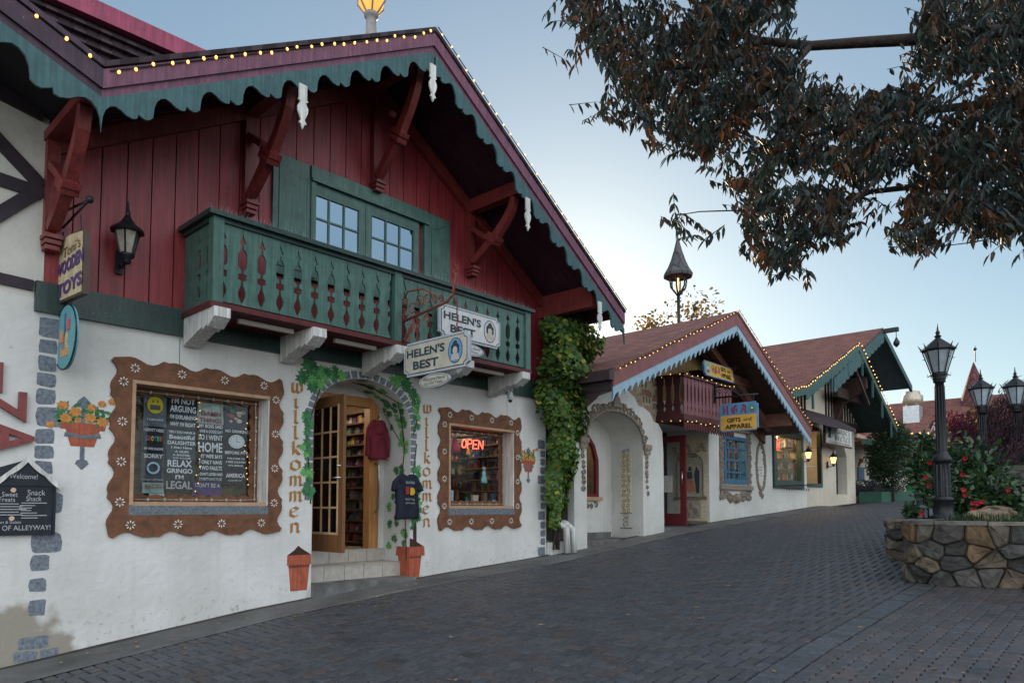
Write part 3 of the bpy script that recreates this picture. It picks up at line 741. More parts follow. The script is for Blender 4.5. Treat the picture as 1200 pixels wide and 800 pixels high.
for x0, zt, zbt, par in ((F(339, 540)[0], 3.15, 1.27, 0), (F(496, 540)[0]-.02, 3.10, 1.30, 0)):
    n = 10; mb = MB(); st = (zt-zbt)/n
    for i, ch in enumerate('willkommen'):
        mb.nib(BL[ch], (x0, Y0, zt-(i+1)*st+.035), (1, 0, 0), (0, 0, 1), .118, nib=(.085, .11), thick=.003, sx=.2)
    mb.build('painted_lettering', M['ochre'], shop)
# vine leaves
def leafpoly(x, z, s, a):
    o = [(0, -.1), (.25, -.45), (.3, -.15), (.62, -.3), (.5, .05), (.75, .3), (.38, .32), (.3, .7), (.1, .5), (0, .95), (-.12, .5), (-.34, .68), (-.36, .3), (-.72, .28), (-.5, .02), (-.6, -.3), (-.28, -.14), (-.25, -.45)]
    return [(x+s*(p*cos(a)-q*sin(a)), z+s*(p*sin(a)+q*cos(a))) for p, q in o]
mbs = [MB(), MB()]; vine = MB(); lay = 0
def put_leaf(x, z, s):
    global lay
    lay += 1; m = mbs[R.random() < .3]
    m.pxz(leafpoly(x, z, s, R.uniform(-pi, pi)), yp-.0012-lay % 9*.0006, Y0)
def vpath(pp, w):
    p = [F(*q) for q in pp]
    for (a, b) in zip(p, p[1:]):
        dx, dz = b[0]-a[0], b[1]-a[1]; l = sqrt(dx*dx+dz*dz); nx, nz = -dz/l*w, dx/l*w
        vine.pxz([(a[0]-nx, a[1]-nz), (b[0]-nx, b[1]-nz), (b[0]+nx, b[1]+nz), (a[0]+nx, a[1]+nz)], yp-.0015, Y0)
vpath([(486, 640), (486, 615), (484, 600)], .03)
vpath([(364, 590), (362, 560), (360, 520), (362, 495), (375, 455), (368, 440)], .009)
vpath([(484, 510), (489, 490), (486, 470), (478, 455), (468, 446)], .009)
vpath([(486, 600), (484, 560), (488, 520)], .009)
for px, py, s in [(352, 440, 7), (360, 432, 8), (370, 436, 8), (380, 440, 7), (391, 436, 7), (399, 440, 6), (374, 448, 7), (363, 446, 7), (357, 485, 7), (353, 494, 7), (360, 508, 6), (355, 518, 7), (360, 530, 6), (357, 548, 7), (361, 556, 7), (359, 569, 7), (362, 580, 6), (366, 452, 6),
                  (462, 444, 7), (471, 448, 7), (478, 453, 7), (484, 460, 7), (486, 472, 7), (493, 480, 6), (495, 490, 6), (489, 468, 6), (494, 500, 5), (492, 548, 7), (490, 556, 6), (493, 566, 6), (489, 575, 6), (491, 585, 6), (488, 596, 6), (491, 606, 6), (485, 612, 5), (470, 440, 6), (476, 446, 6)]:
    if py > 458 and px < 420: px = max(px, 361); s *= .72
    if py > 465 and px > 420: px = min(px, 489); s *= .75
    x, z = F(px, py); put_leaf(x, z, s*.021)
    put_leaf(x+R.uniform(-.08, .08), z+R.uniform(-.08, .08), s*.016)
vine.build('painted_vine', M['pvine'], shop)
# vine painted on the curved reveal / soffit of the arch (right side)
def rev(t, y):     # t along arch from apex(0) to right foot(1)
    if t < .5:
        a = pi/2*(1-t/.5); return Vector((AX0+.77+.77*cos(a), y, ASP+ARI*sin(a)))
    return Vector((AX1, y, ASP-(t-.5)*3.2))
def rleaf(m, t, y, s, ang):
    p = rev(t, y); q = rev(t+.01, y); d = (q-p).normalized(); yv = Vector((0, 1, 0)); nn = d.cross(yv)
    if nn.dot(Vector((AX0+.77, y, 2))-p) < 0: nn = -nn
    pts = leafpoly(0, 0, s, ang); m.prism(pts, p+nn*(.003+R.random()*.006), d, yv, nn*.001)
for i in range(54):
    t = R.uniform(-.02, 1.06); rleaf(mbs[R.random() < .3], t, R.uniform(7.76, 8.18), R.uniform(.07, .12), R.uniform(0, 6))
v2 = MB()
pth = [(1.08, 7.76), (.9, 7.8), (.75, 7.9), (.6, 7.82), (.45, 7.88), (.3, 7.8), (.15, 7.95), (0, 8.0)]
P3 = []
for t, y in pth:
    p = rev(t, y); c = Vector((AX0+.77, y, ASP-.1)); P3.append(p+(c-p).normalized()*.004)
v2.tube(P3, .009, 4); v2.tube([P3[3], rev(.5, 8.1)-Vector((.004, 0, 0)), rev(.35, 8.2)-Vector((.01, 0, .01))], .006, 4); v2.build('painted_vine', M['pvine'], shop)
mbs[0].build('painted_leaves', M['pleaf'], shop); mbs[1].build('painted_leaves', M['pleaf2'], shop)
# painted pots beside the door
def pot(x0, x1, z0, z1, y, m, m2, m3, cut=None):
    w = x1-x0; rimh = .14*(z1-z0)/.5
    m.pxz([(x0+.16*w, z0), (x1-.16*w, z0), (x1-.07*w, z1-rimh), (x0+.07*w, z1-rimh)], y, Y0)
    m.pxz([(x0, z1-rimh), (x1, z1-rimh), (x1-.01*w, z1), (x0+.01*w, z1)], y-.001, Y0)
    m2.pxz([(x0+.07*w, z1-rimh-.03), (x1-.07*w, z1-rimh-.03), (x1-.07*w, z1-rimh), (x0+.07*w, z1-rimh)], y-.002, Y0)
    m3.pxz([(x0+.01*w, z1+.0), (x1-.01*w, z1+.0), (x0+.62*w, z1+.07), (x0+.45*w, z1+.11), (x0+.3*w, z1+.06)], y-.002, Y0)
m, m2, m3 = MB(), MB(), MB()
a = F(336, 670); b = F(366, 670); pot(a[0], AX0-.005, F(345, 692)[1], F(345, 650)[1], yp-.001, m, m2, m3)
a = F(468, 660)[0]; xb = F(507, 660)[0]
# right pot: its right half on the front face, its left half on the reveal
zt, zb_ = F(487, 640)[1], F(487, 677)[1]; cx = AX1
m.pxz([(cx, zb_), (cx+.17, zb_), (cx+.21, zt-.13), (cx, zt-.13)], yp-.001, Y0); m.pxz([(cx, zt-.13), (cx+.27, zt-.13), (cx+.26, zt), (cx, zt)], yp-.002, Y0)
m.prism([(7.7, zb_+.03), (7.9, zb_+.03), (7.95, zt-.13), (7.7, zt-.13)], (AX1, 0, 0), (0, 1, 0), (0, 0, 1), (-.004, 0, 0)); m.prism([(7.7, zt-.13), (8.0, zt-.13), (7.98, zt), (7.7, zt)], (AX1, 0, 0), (0, 1, 0), (0, 0, 1), (-.005, 0, 0))
m3.pxz([(cx, zt), (cx+.25, zt), (cx+.06, zt+.1), (cx, zt+.12)], yp-.002, Y0); m2.pxz([(cx, zt-.16), (cx+.2, zt-.16), (cx+.21, zt-.13), (cx, zt-.13)], yp-.003, Y0)
m.build('painted_flowerpot', M['terracotta'], shop); m2.build('painted_pot_shadow_band', M['terradark'], shop); m3.build('painted_soil', M['pvine'], shop)
# painted hanging flower pots on the wall
def wallpot(cx, cz, s, par):
    ir, te, lf, fl, dk = MB(), MB(), MB(), MB(), MB()
    P = lambda q: [(cx+s*x, cz+s*z) for x, z in q]
    ir.pxz(P([(-.035, -.5), (.035, -.5), (.03, .45), (-.03, .45)]), yp, Y0)
    ir.pxz(P([(0, .6), (.1, .5), (.09, .42), (.03, .4), (-.03, .4), (-.09, .42), (-.1, .5)]), yp-.0008, Y0)
    ir.pxz(P([(0, -.6), (.1, -.5), (.07, -.44), (-.07, -.44), (-.1, -.5)]), yp-.0008, Y0)
    te.pxz(P([(-.17, -.22), (.17, -.22), (.26, .1), (-.26, .1)]), yp-.0014, Y0); te.pxz(P([(-.32, .05), (.32, .05), (.34, .16), (-.34, .16)]), yp-.002, Y0)
    dk.pxz(P([(-.25, .0), (0, -.04), (.25, .0), (.27, -.07), (0, -.1), (-.27, -.07)]), yp-.0026, Y0)
    for i in range(46):
        a = R.uniform(0, pi); r_ = R.uniform(.1, .42); x = r_*cos(a)*1.15; z = .18+.28*sin(a)*r_/.4; t = R.uniform(0, pi)
        lf.pxz(P([(x+.1*cos(t), z+.1*sin(t)), (x+.03*cos(t+1.6), z+.03*sin(t+1.6)), (x-.1*cos(t), z-.1*sin(t)), (x-.03*cos(t+1.6), z-.03*sin(t+1.6))]), yp-.0022-i % 5*.0003, Y0)
    for (x, z, r_) in [(-.3, .42, .09), (-.12, .33, .1), (-.25, .22, .1), (.1, .25, .1), (.28, .2, .1), (.12, .42, .08), (.27, .5, .07), (.42, .55, .07), (-.46, .1, .07), (-.08, .2, .06)]:
        fl.pxz(P([(x+r_*(1 if k % 2 else .75)*cos(k*pi/8), z+r_*.85*(1 if k % 2 else .75)*sin(k*pi/8)) for k in range(16)]), yp-.0048, Y0)
    a = ir.build('painted_pot_hook', M['sill'], par); te.build('painted_flowerpot', M['terracotta'], par); lf.build('painted_leaves', M['pleaf'], par); fl.build('painted_flowers', M['porange'], par); dk.build('painted_pot_strap', M['sill'], par)
x, z = F(97, 507); wallpot(x, z, .6, shop)
x, z = F(619, 545); wallpot(x, z, .5, shop)
# fine wall seams
mb = MB()
for px in (213, 214): pass
for px, z1 in ((210, 3.42), (594, 3.42)):
    x = F(px, 420)[0]; mb.box(x, x+.006, Y0-.0015, Y0, 2.95 if px < 300 else 3.05, z1)
mb.build('wall_seam', M['iron'], shop)
# ================================================================== LEFT HALF-TIMBERED HOUSE
lh = thing('half_timbered_house', 'cream half-timbered house with dark beams at the far left edge', 'building', (0, 8.5, 0))
mb = MB(); mb.pxz([(-3, -1), (XL, -1), (XL, 3.56), (-3, 3.56)], Y0, Y0+.16); mb.build('lower_wall', M['stucco'], lh)
mb = MB(); mb.pxz([(-3, 3.56), (XL, 3.56), (XL, 6.2), (-3, 8)], Y0+.01, Y0+.16); mb.build('upper_wall', stucco('pale_panel_stucco', (.62, .60, .55)), lh)
tim = mat('dark_timber', (.028, .018, .026), .55, .35, 9, .2, 60)
def pq(pts, y0, y1, m):
    m.pxz([F(a, b, y0) for a, b in pts], y0, y1)
def tb(a, b, w):
    pa = F(*a, Y0-.03); pb = F(*b, Y0-.03); dx, dz = pb[0]-pa[0], pb[1]-pa[1]; l = sqrt(dx*dx+dz*dz); nx, nz = -dz/l*w/2, dx/l*w/2
    ex, ez = dx/l*1.2, dz/l*1.2      # run on to the left beyond the picture
    m = MB(); m.pxz([(pa[0]-ex-nx, pa[1]-ez-nz), (pb[0]-nx, pb[1]-nz), (pb[0]+nx, pb[1]+nz), (pa[0]-ex+nx, pa[1]-ez+nz)], Y0-.03+tb.k, Y0+.01); tb.k += .003
    m.build('timber_beam', tim, lh)
tb.k = 0
tb((0, 107), (52, 134), .13); tb((0, 165), (50, 218), .12); tb((0, 209), (50, 226), .12); tb((0, 250), (50, 220), .12); tb((0, 325), (40, 334), .10); tb((0, 76), (30, 108), .10)
# left gable: rake rises to the left from the valley
p2_ = F(25, 2, YR); sl = (p2_[1]-JZ)/(p2_[0]-JX); LX = -2.2; LZ = JZ+sl*(LX-JX)
mb = MB(); slab(mb, (LX, LZ), (JX, JZ), YR, RB, .05); mb.build('roof', M['dkshingle'], lh)
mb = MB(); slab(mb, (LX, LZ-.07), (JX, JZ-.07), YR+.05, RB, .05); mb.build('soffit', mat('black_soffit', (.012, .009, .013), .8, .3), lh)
mb = MB(); band((LX, LZ), (JX, JZ), YR-.04, YR+.05, .17, mb, -.052); band((LX, LZ), (JX, JZ), YR-.015, YR+.04, .13, mb, -.222)
band((LX, LZ), (JX, JZ), YR-.06, YR+.06, .05, mb, .012); mb.build('fascia', mat('dark_purple_paint', (.05, .025, .045), .5, .25, 6), lh)
mb = MB(); scallop((LX, LZ-.30), (JX, JZ-.30), YR-.03, YR-.005, .30, .55, mb, flip=True); mb.build('scalloped_trim', M['trimgreen'], lh)
# higher roof behind with a magenta rake board
q1, q2 = F(196, 38, 8.3), F(96, -8, 8.3); s2 = (q1[1]-q2[1])/(q1[0]-q2[0])
q0 = (q2[0]-2, q2[1]-2*s2); q1 = (q1[0]+.9, q1[1]+.9*s2)
mb = MB(); band(q0, q1, 8.3, 8.4, .2, mb); mb.build('rear_fascia', mat('magenta_paint', (.30, .05, .10), .45, .15, 6), lh)
mb = MB(); mb.pxz([(q0[0], q0[1]-.2), (q1[0], q1[1]-.2), (q1[0], q1[1]-1.6), (q0[0], q1[1]-1.6)], 8.42, 8.5)
for k in range(3): band((q0[0], q0[1]-.26-k*.11), (q1[0], q1[1]-.26-k*.11), 8.36-k*.01, 8.42, .03, mb)
slab(mb, q0, q1, 8.4, RB, .1); mb.build('rear_roof', M['dkshingle'], lh)
# red wooden letters: P I Z Z A running down the wall, turned on their side
lt = thing('shop_lettering', 'raised dark red wooden letters ZZA turned sideways at the left edge of the wall', 'lettering', (1.5, Y0, 2.2))
zc = {}
for ch, zz, ox in (('A', F(10, 513)[1], 0), ('Z', F(10, 475)[1], -.07), ('Z', F(10, 443)[1], -.26)):
    m = MB(); vs, fs, x0, x1, y0, y1 = text_geo(ch, .018)
    P = [(v[0], v[1]) for v in vs]; sz = .36/(y1-y0); sxx = .30/(x1-x0) if ch != 'I' else sz
    o = []
    for dep in (Y0-.05, Y0-.004): o += [(1.475+ox+(y-y0)*sz, dep, zz-(x-(x0+x1)/2)*sxx) for x, y in P]
    n_ = len(P); fs2 = [tuple(f) for f in fs]+[tuple(n_+i for i in reversed(f)) for f in fs]
    # side walls from boundary edges
    ed = {}
    for f in fs:
        for a, b in zip(f, f[1:]+f[:1]): ed[(a, b)] = 1
    for (a, b) in ed:
        if (b, a) not in ed: fs2.append((a, b, b+n_, a+n_))
    m.add(o, fs2); m.build('letter', M['maroon2'], lt)

# ================================================================== HGA SHOP
hg = thing('gabled_souvenir_shop', 'low white souvenir shop with arched portal, small maroon balcony and wide gable', 'building', (15, 8.5, 1))
YH = 6.5
hA = F(862, 365, YH); hL = F(722, 429, YH); hRr = F(949, 501, YH)
sL = (hA[1]-hL[1])/(hA[0]-hL[0]); sR_ = (hA[1]-hRr[1])/(hRr[0]-hA[0])
hLx = 9.5; hL = (hLx, hA[1]-sL*(hA[0]-hLx))
def hz(x): return hA[1]-(sL*(hA[0]-x) if x < hA[0] else sR_*(x-hA[0]))
YE = 12.6
mb = MB(); slab(mb, hL, hA, YH, YE, .06); slab(mb, hA, hRr, YH, YE, .06); mb.build('roof', M['shingle'], hg)
mb = MB(); slab(mb, (hL[0]+.02, hL[1]-.08), (hA[0], hA[1]-.08), YH+.05, YE, .05); slab(mb, (hA[0], hA[1]-.08), (hRr[0]-.02, hRr[1]-.07), YH+.05, YE, .05)
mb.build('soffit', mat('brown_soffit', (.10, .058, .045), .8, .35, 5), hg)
mb = MB()
for a, b in ((hL, hA), (hA, hRr)): band(a, b, YH-.04, YH+.05, .24, mb, -.055)
mb.build('fascia', mat('hga_fascia', (.2, .07, .07), .5, .2, 6), hg)
mb = MB()
for a, b in ((hL, hA), (hA, hRr)): band(a, b, YH-.055, YH+.05, .06, mb, .01)
mb.build('roof_edge', M['shingle'], hg)
mb = MB()
scallop((hL[0], hL[1]-.285), (hA[0], hA[1]-.285), YH-.03, YH-.005, .24, .2, mb, style='saw'); scallop((hA[0], hA[1]-.285), (hRr[0], hRr[1]-.285), YH-.03, YH-.005, .24, .2, mb, flip=True, style='saw')
mb.build('scalloped_trim', mat('pale_blue_trim', (.27, .39, .48), .5, .1, 8), hg)
mb = MB(); mb.pyz([(YH-.06, hL[1]-.2), (YH-.06, hL[1]-.04), (YE, hL[1]-.04), (YE, hL[1]-.2)], hLx-.14, hLx-.005); mb.pyz([(YH, hL[1]-.3), (YH, hL[1]-.21), (YE, hL[1]-.21), (YE, hL[1]-.3)], hLx-.02, hLx+.3)
mb.build('gutter', mat('dark_gutter', (.05, .035, .04), .5, .2), hg)
# walls
PX0, PX1 = 9.87, 12.9; YP = 7.55
bw_ = (F(848, 540)[0], F(874, 540)[0], F(861, 567)[1], F(861, 511.5)[1])
gw = (18.85, 21.0, 2.15, 3.75)
EX0, EX1 = 12.95, 15.2; EZ = 3.42
mb = MB()
top = [(18.2, hz(18.2)-.15), (hA[0], hA[1]-.15), (9.95, hz(9.95)-.15)]
mb.pxz([(9.95, .3), (EX0, .3), (EX0, EZ), (EX1, EZ), (EX1, .3), (21.35, .3), (21.35, 3.85), (18.2, 3.85)]+top, Y0, Y0+.15,
       holes=[rect(bw_), rect(gw), [(10.15, .9), (12.2, .9), (12.2, 3.0)]+[(11.175+1.02*cos(t), 3.0+.53*sin(t)) for t in [pi*i/16 for i in range(1, 16)]]+[(10.15, 3.0)]])
mb.box(9.95, 10.05, Y0+.15, YE, .3, hz(9.95)-.2); mb.box(21.2, 21.35, Y0+.15, 9.5, .3, 3.85)
# entry reveals and ceiling
mb.box(EX1, EX1+.1, Y0+.15, 8.8, .3, EZ); mb.box(EX0-.1, EX1+.1, Y0+.15, 8.8, EZ, EZ+.08); mb.box(EX0-.1, EX0, Y0+.15, 8.8, .3, EZ)
mb.build('wall', stucco('hga_stucco', (.66, .65, .62)), hg)
mb = MB(); mb.box(21.35, 18.3, Y0-.4, 12, 3.85, 3.95); mb.build('side_roof', M['shingle'], hg)
mb = MB(); mb.box(EX0, EX1, 8.8, 8.86, .5, EZ); mb.build('entry_back', M['dark'], hg)
# portal block
pa = [(10.24, .3)]+[(11.175-.935*cos(t), 2.88+.54*sin(t)) for t in [pi*i/20 for i in range(21)]]+[(12.11, .3)]
topc = [F(*q, YP) for q in [(777, 530), (776, 505), (771, 496), (766, 494), (762, 484), (755, 478), (748, 475), (744, 466), (737, 458), (729, 456), (722, 456), (715, 459), (703, 463), (694, 468), (684, 478), (676, 488)]]
topc = [(max(PX0, min(PX1, x)), z) for x, z in topc]
topc = [(PX1, topc[0][1])]+topc[1:-1]+[(PX0, topc[-1][1])]
mb = MB(); mb.pxz([(PX0, .3)]+pa+[(PX1, .3)]+topc, YP, Y0-.003)
vs = []
for x, z in pa: vs += [(x, Y0-.003, z), (x, 8.3, z)]
mb.add(vs, [(2*i, 2*i+1, 2*i+3, 2*i+2) for i in range(len(pa)-1)])
# alcove back wall with pointed window opening
nw = [(10.3, 1.82), (11.62, 1.82), (11.62, 2.55), (11.5, 2.85), (11.25, 3.08), (10.96, 3.17), (10.67, 3.08), (10.42, 2.85), (10.3, 2.55)]
mb.pxz([(10.2, .3), (12.15, .3), (12.15, 3.5), (10.2, 3.5)], 8.3, 8.38, holes=[nw])
mb.build('arched_portal', MATS.get('hga') or bpy.data.materials['hga_stucco'], hg)
mb = MB(); mb.box(10.24, 12.11, YP+.03, 8.3, .6, 1.0); mb.box(10.24, 11.9, 8.18, 8.3, 1.0, 1.12); mb.build('alcove_floor', M['concrete'], hg)
ww = MB(); inner = [(10.96+(x-10.96)*.86, 2.45+(z-2.45)*.9) for x, z in nw]
ww.pxz(nw, 8.27, 8.33, holes=[inner]); aw = ww.build('window', mat('red_door', (.13, .016, .022)), hg)
ww = MB(); ww.pxz(inner, 8.31, 8.315); ww.build('glass', M['glass'], aw)
ww = MB(); ww.box(10.25, 11.68, 8.22, 8.3, 1.75, 1.82); ww.build('sill', M['tan'], aw)
orn = mat('taupe_ornament', (.27, .22, .17), .8, .4, 25, .4, 60, var2=(.1, .085, .07)); orn2 = mat('cream_ornament', (.62, .54, .38), .8, .25, 20, .2, 60)
def curl(mb, c, ux, uy, r, turns=1.4, th=.02, a0=0, sgn=1):
    P = []
    n = 12
    for i in range(n+1):
        t = i/n; a = a0+sgn*2*pi*turns*t; rr = r*(1-.75*t); P.append(Vector(c)+Vector(ux)*rr*cos(a)+Vector(uy)*rr*sin(a))
    mb.tube(P, [th*(1-.5*i/n) for i in range(n+1)], 5)
def scrollwork(mb, pts, y, r=.07, th=.02, step=.11):
    X_, Z_ = (1, 0, 0), (0, 0, 1)
    for (a, b) in zip(pts, pts[1:]):
        l = sqrt((b[0]-a[0])**2+(b[1]-a[1])**2); n = max(1, int(l/step))
        for i in range(n):
            t = (i+.5)/n; x = a[0]+(b[0]-a[0])*t; z = a[1]+(b[1]-a[1])*t
            curl(mb, (x+R.uniform(-.02, .02), y, z+R.uniform(-.02, .02)), X_, Z_, r*R.uniform(.7, 1.2), R.uniform(1, 1.5), th, R.uniform(0, 6), R.choice((-1, 1)))
mb = MB()
arcp = [(11.175-1.02*cos(t), 2.88+.66*sin(t)) for t in [pi*i/12 for i in range(13)]]
mb.tube([(11.175-.95*cos(t), YP-.01, 2.88+.555*sin(t)) for t in [pi*i/24 for i in range(25)]], .03, 6)
scrollwork(mb, arcp, YP-.01, .085, .028, .1); mb.pxz([(11.02, 3.5), (11.33, 3.5), (11.24, 3.68), (11.175, 3.8), (11.1, 3.68)], YP-.05, YP)
for cx, ln in ((10.12, .75), (12.24, .8)):
    mb.box(cx-.13, cx+.13, YP-.06, YP, 2.76, 2.86); mb.box(cx-.1, cx+.1, YP-.04, YP, 2.66, 2.76)
    scrollwork(mb, [(cx, 2.66), (cx+.02, 2.66-ln)], YP-.01, .05, .022, .09)
mb.build('portal_ornament', orn, hg)
mb = MB(); X12 = 12.105
mb.obox((X12, 7.95, 2.1), (1, 0, 0), (0, 1, 0), (0, 0, 1), .004, .13, .6); mb.build('painted_panel', orn2, hg)
mb = MB()
for z in [1.55+.1*i for i in range(13)]:
    for y in (7.89, 8.0): curl(mb, (X12-.006, y, z), (0, 1, 0), (0, 0, 1), .045, 1.2, .009, R.uniform(0, 6))
mb.obox((X12-.003, 7.95, 1.2), (1, 0, 0), (0, 1, 0), (0, 0, 1), .004, .14, .01); mb.obox((X12-.003, 7.95, 1.5), (1, 0, 0), (0, 1, 0), (0, 0, 1), .004, .14, .01)
for z in (1.28, 1.36, 1.43): curl(mb, (X12-.006, 7.95, z), (0, 1, 0), (0, 0, 1), .07, 1.2, .009, z*9)
scrollwork(mb, [(10.4, 1.66), (11.6, 1.66)], 8.29, .07, .02, .12)
mb.build('painted_scrollwork', orn, hg)
# mural of an old town on the gable above the portal
def mural_mat():
    m = bpy.data.materials.new('town_mural'); m.use_nodes = True; nt = m.node_tree; N = nt.nodes; L = nt.links; b = N['Principled BSDF']; b.inputs['Roughness'].default_value = .85
    tc = N.new('ShaderNodeTexCoord'); n = N.new('ShaderNodeTexNoise'); n.inputs['Scale'].default_value = 3.2; n.inputs['Detail'].default_value = 7; n.inputs['Distortion'].default_value = .6; L.new(tc.outputs['Object'], n.inputs['Vector'])
    r = N.new('ShaderNodeValToRGB'); r.color_ramp.elements[0].position = .32; r.color_ramp.elements[0].color = (.10, .12, .09, 1); r.color_ramp.elements[1].position = .72; r.color_ramp.elements[1].color = (.36, .33, .27, 1)
    for p, c in ((.42, (.26, .24, .17)), (.5, (.38, .27, .17)), (.57, (.28, .17, .13)), (.63, (.30, .33, .30))):
        e = r.color_ramp.elements.new(p); e.color = (*c, 1)
    L.new(n.outputs[0], r.inputs[0]); L.new(r.outputs[0], b.inputs['Base Color']); return m
mb = MB(); zt = lambda x: hz(x)-.2
mb.pxz([(9.96, 2.7), (12.95, 2.7), (12.95, zt(12.95)), (9.96, zt(9.96))], Y0-.006, Y0-.001, holes=[]); mur = None
mb2 = MB()
mb2.pxz([(9.97, 3.15), (10.3, 3.5), (11.2, 3.62), (11.9, 3.3), (12.3, 2.75), (12.6, 2.45), (12.85, 2.5), (12.93, 2.75), (12.93, zt(12.93)), (9.97, zt(9.97))], Y0-.008, Y0-.001)
mur = mb2.build('painted_mural', mural_mat(), hg)
hs = MB(); hr_ = MB(); hw = MB()
for i, (px, py, w, h) in enumerate([(752, 452, .5, .35), (764, 447, .45, .45), (771, 462, .35, .3), (741, 447, .35, .25), (757, 470, .4, .2), (768, 478, .3, .25)]):
    x, z = F(px, py); y = Y0-.012-i*.001
    hs.box(x-w/2, x+w/2, y, y+.003, z-h/2, z+h/2); hr_.pxz([(x-w/2-.04, z+h/2), (x+w/2+.04, z+h/2), (x+w/2-.06, z+h/2+.14), (x-w/2+.06, z+h/2+.14)], y-.001, y+.003)
    for k in (-1, 0, 1): hw.box(x+k*w*.28-.03, x+k*w*.28+.03, y-.0015, y, z-.03, z+.09)
hs.build('painted_house', mat('mural_house', (.36, .30, .2), .85, .4, 18), mur); hr_.build('painted_house_roof', mat('mural_roof', (.22, .12, .09), .85, .4, 18), mur); hw.build('painted_house_window', mat('mural_window', (.1, .09, .08), .85, .2), mur)
# curved dark eave bracket
mb = MB(); pq([(674, 492), (671, 470), (676, 466), (690, 452), (706, 440), (724, 432), (760, 428), (757, 433), (736, 440), (720, 449), (706, 459), (698, 468), (688, 477)], YP-.06, YP-.005, mb)
mb.box(9.9, 10.1, YH+.1, Y0, hz(10)-.45, hz(10)-.15)
mb.build('eave_bracket', mat('hga_brown_beam', (.075, .026, .024), .6, .3, 8), hg)
# beams under the gable
bmx = M['hb'] = mat('hga_brown_beam2', (.18, .078, .055), .6, .3, 8)
for px, hh in ((hA[0], .3), (17.3, .3), (11.6, .2)):
    zt_ = hz(px)-.16-(.08 if px != hA[0] else 0); mb = MB(); mb.box(px-.1, px+.1, YH+.08, Y0, zt_-hh, zt_)
    mb.build('gable_beam', bmx, hg)
mb = MB()
band((12.9, hz(12.9)-.2), (hA[0], hA[1]-.2), Y0-.1, Y0, .22, mb); band((hA[0], hA[1]-.2), (18.2, hz(18.2)-.2), Y0-.1, Y0-.002, .22, mb)
mb.box(14.9, 18.1, Y0-.12, Y0, 3.55, 3.85)
mb.beam((hA[0], Y0-.5, 5.2), (17.5, Y0-.5, 3.6), .14, .16); mb.box(14.4, 17.6, Y0-.6, Y0-.45, 4.45, 4.65)
mb.beam((14.6, Y0-.5, 4.4), (15.6, Y0-.5, 4.9), .1, .12)
mb.build('truss', bmx, hg)
# pale gable boarding
mb = MB(); x = 12.9
while x < 17.6:
    a, b = x, x+.3; t = [(b, hz(b)-.3), (a, hz(a)-.3)]
    if a < hA[0] < b: t = [(b, hz(b)-.3), (hA[0], hA[1]-.3), (a, hz(a)-.3)]
    if min(hz(a), hz(b))-.3 > 3.9: mb.pxz([(a+.01, 3.88), (b-.01, 3.88)]+t, Y0-.03, Y0-.001)
    x += .3
mb.build('gable_boarding', mat('ochre_boards', (.34, .22, .10), .7, .3, 5, .2, 40, streak=True), hg)
# balcony
hb0, hb1, hby = 12.88, 15.15, 7.07
hz0, hz1 = 3.48, 4.33
mb = MB(); mb.box(hb0, hb1, hby, Y0, hz0-.1, hz0)
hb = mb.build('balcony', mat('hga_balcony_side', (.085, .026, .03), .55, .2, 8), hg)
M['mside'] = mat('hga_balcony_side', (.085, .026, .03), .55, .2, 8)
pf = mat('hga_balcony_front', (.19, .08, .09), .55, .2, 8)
n = 14
for i in range(n):
    x0 = hb0+.03+(hb1-hb0-.06)*i/n; x1 = hb0+.03+(hb1-hb0-.06)*(i+1)/n; c = (x0+x1)/2; w = (x1-x0)*.5-.003
    prof = [(1, 0), (1, .12), (.7, .2), (1, .3), (.62, .42), (.55, .6), (.66, .78), (.9, .86), (.9, 1)]
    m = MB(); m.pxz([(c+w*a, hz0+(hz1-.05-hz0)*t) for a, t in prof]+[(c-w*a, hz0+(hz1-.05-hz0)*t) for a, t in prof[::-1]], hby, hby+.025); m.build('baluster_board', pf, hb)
for i in range(3):
    y0_ = hby+.05+.19*i; m = MB(); c = y0_+.095; w = .09
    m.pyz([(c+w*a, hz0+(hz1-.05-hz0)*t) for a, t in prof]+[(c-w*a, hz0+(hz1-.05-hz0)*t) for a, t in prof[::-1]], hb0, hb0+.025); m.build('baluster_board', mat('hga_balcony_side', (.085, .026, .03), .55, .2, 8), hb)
mb = MB(); mb.box(hb0-.04, hb1+.04, hby-.05, hby+.06, hz1-.05, hz1); mb.box(hb0-.04, hb0+.06, hby+.06, Y0, hz1-.05, hz1); mb.box(hb0-.03, hb1+.03, hby-.03, hby+.02, hz0-.12, hz0+.03); mb.box(hb0-.03, hb0+.02, hby+.02, Y0, hz0-.12, hz0+.03)
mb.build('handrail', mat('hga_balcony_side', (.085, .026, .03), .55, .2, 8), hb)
mb = MB()
for i in range(20):
    x = hb0+.02+i*.115; mb.pxz([(x, hz0-.13), (x+.1, hz0-.13), (x+.09, hz0-.25), (x+.05, hz0-.3), (x+.01, hz0-.25)], hby-.01, hby+.01)
mb.build('valance', mat('hga_balcony_side', (.085, .026, .03), .55, .2, 8), hb)
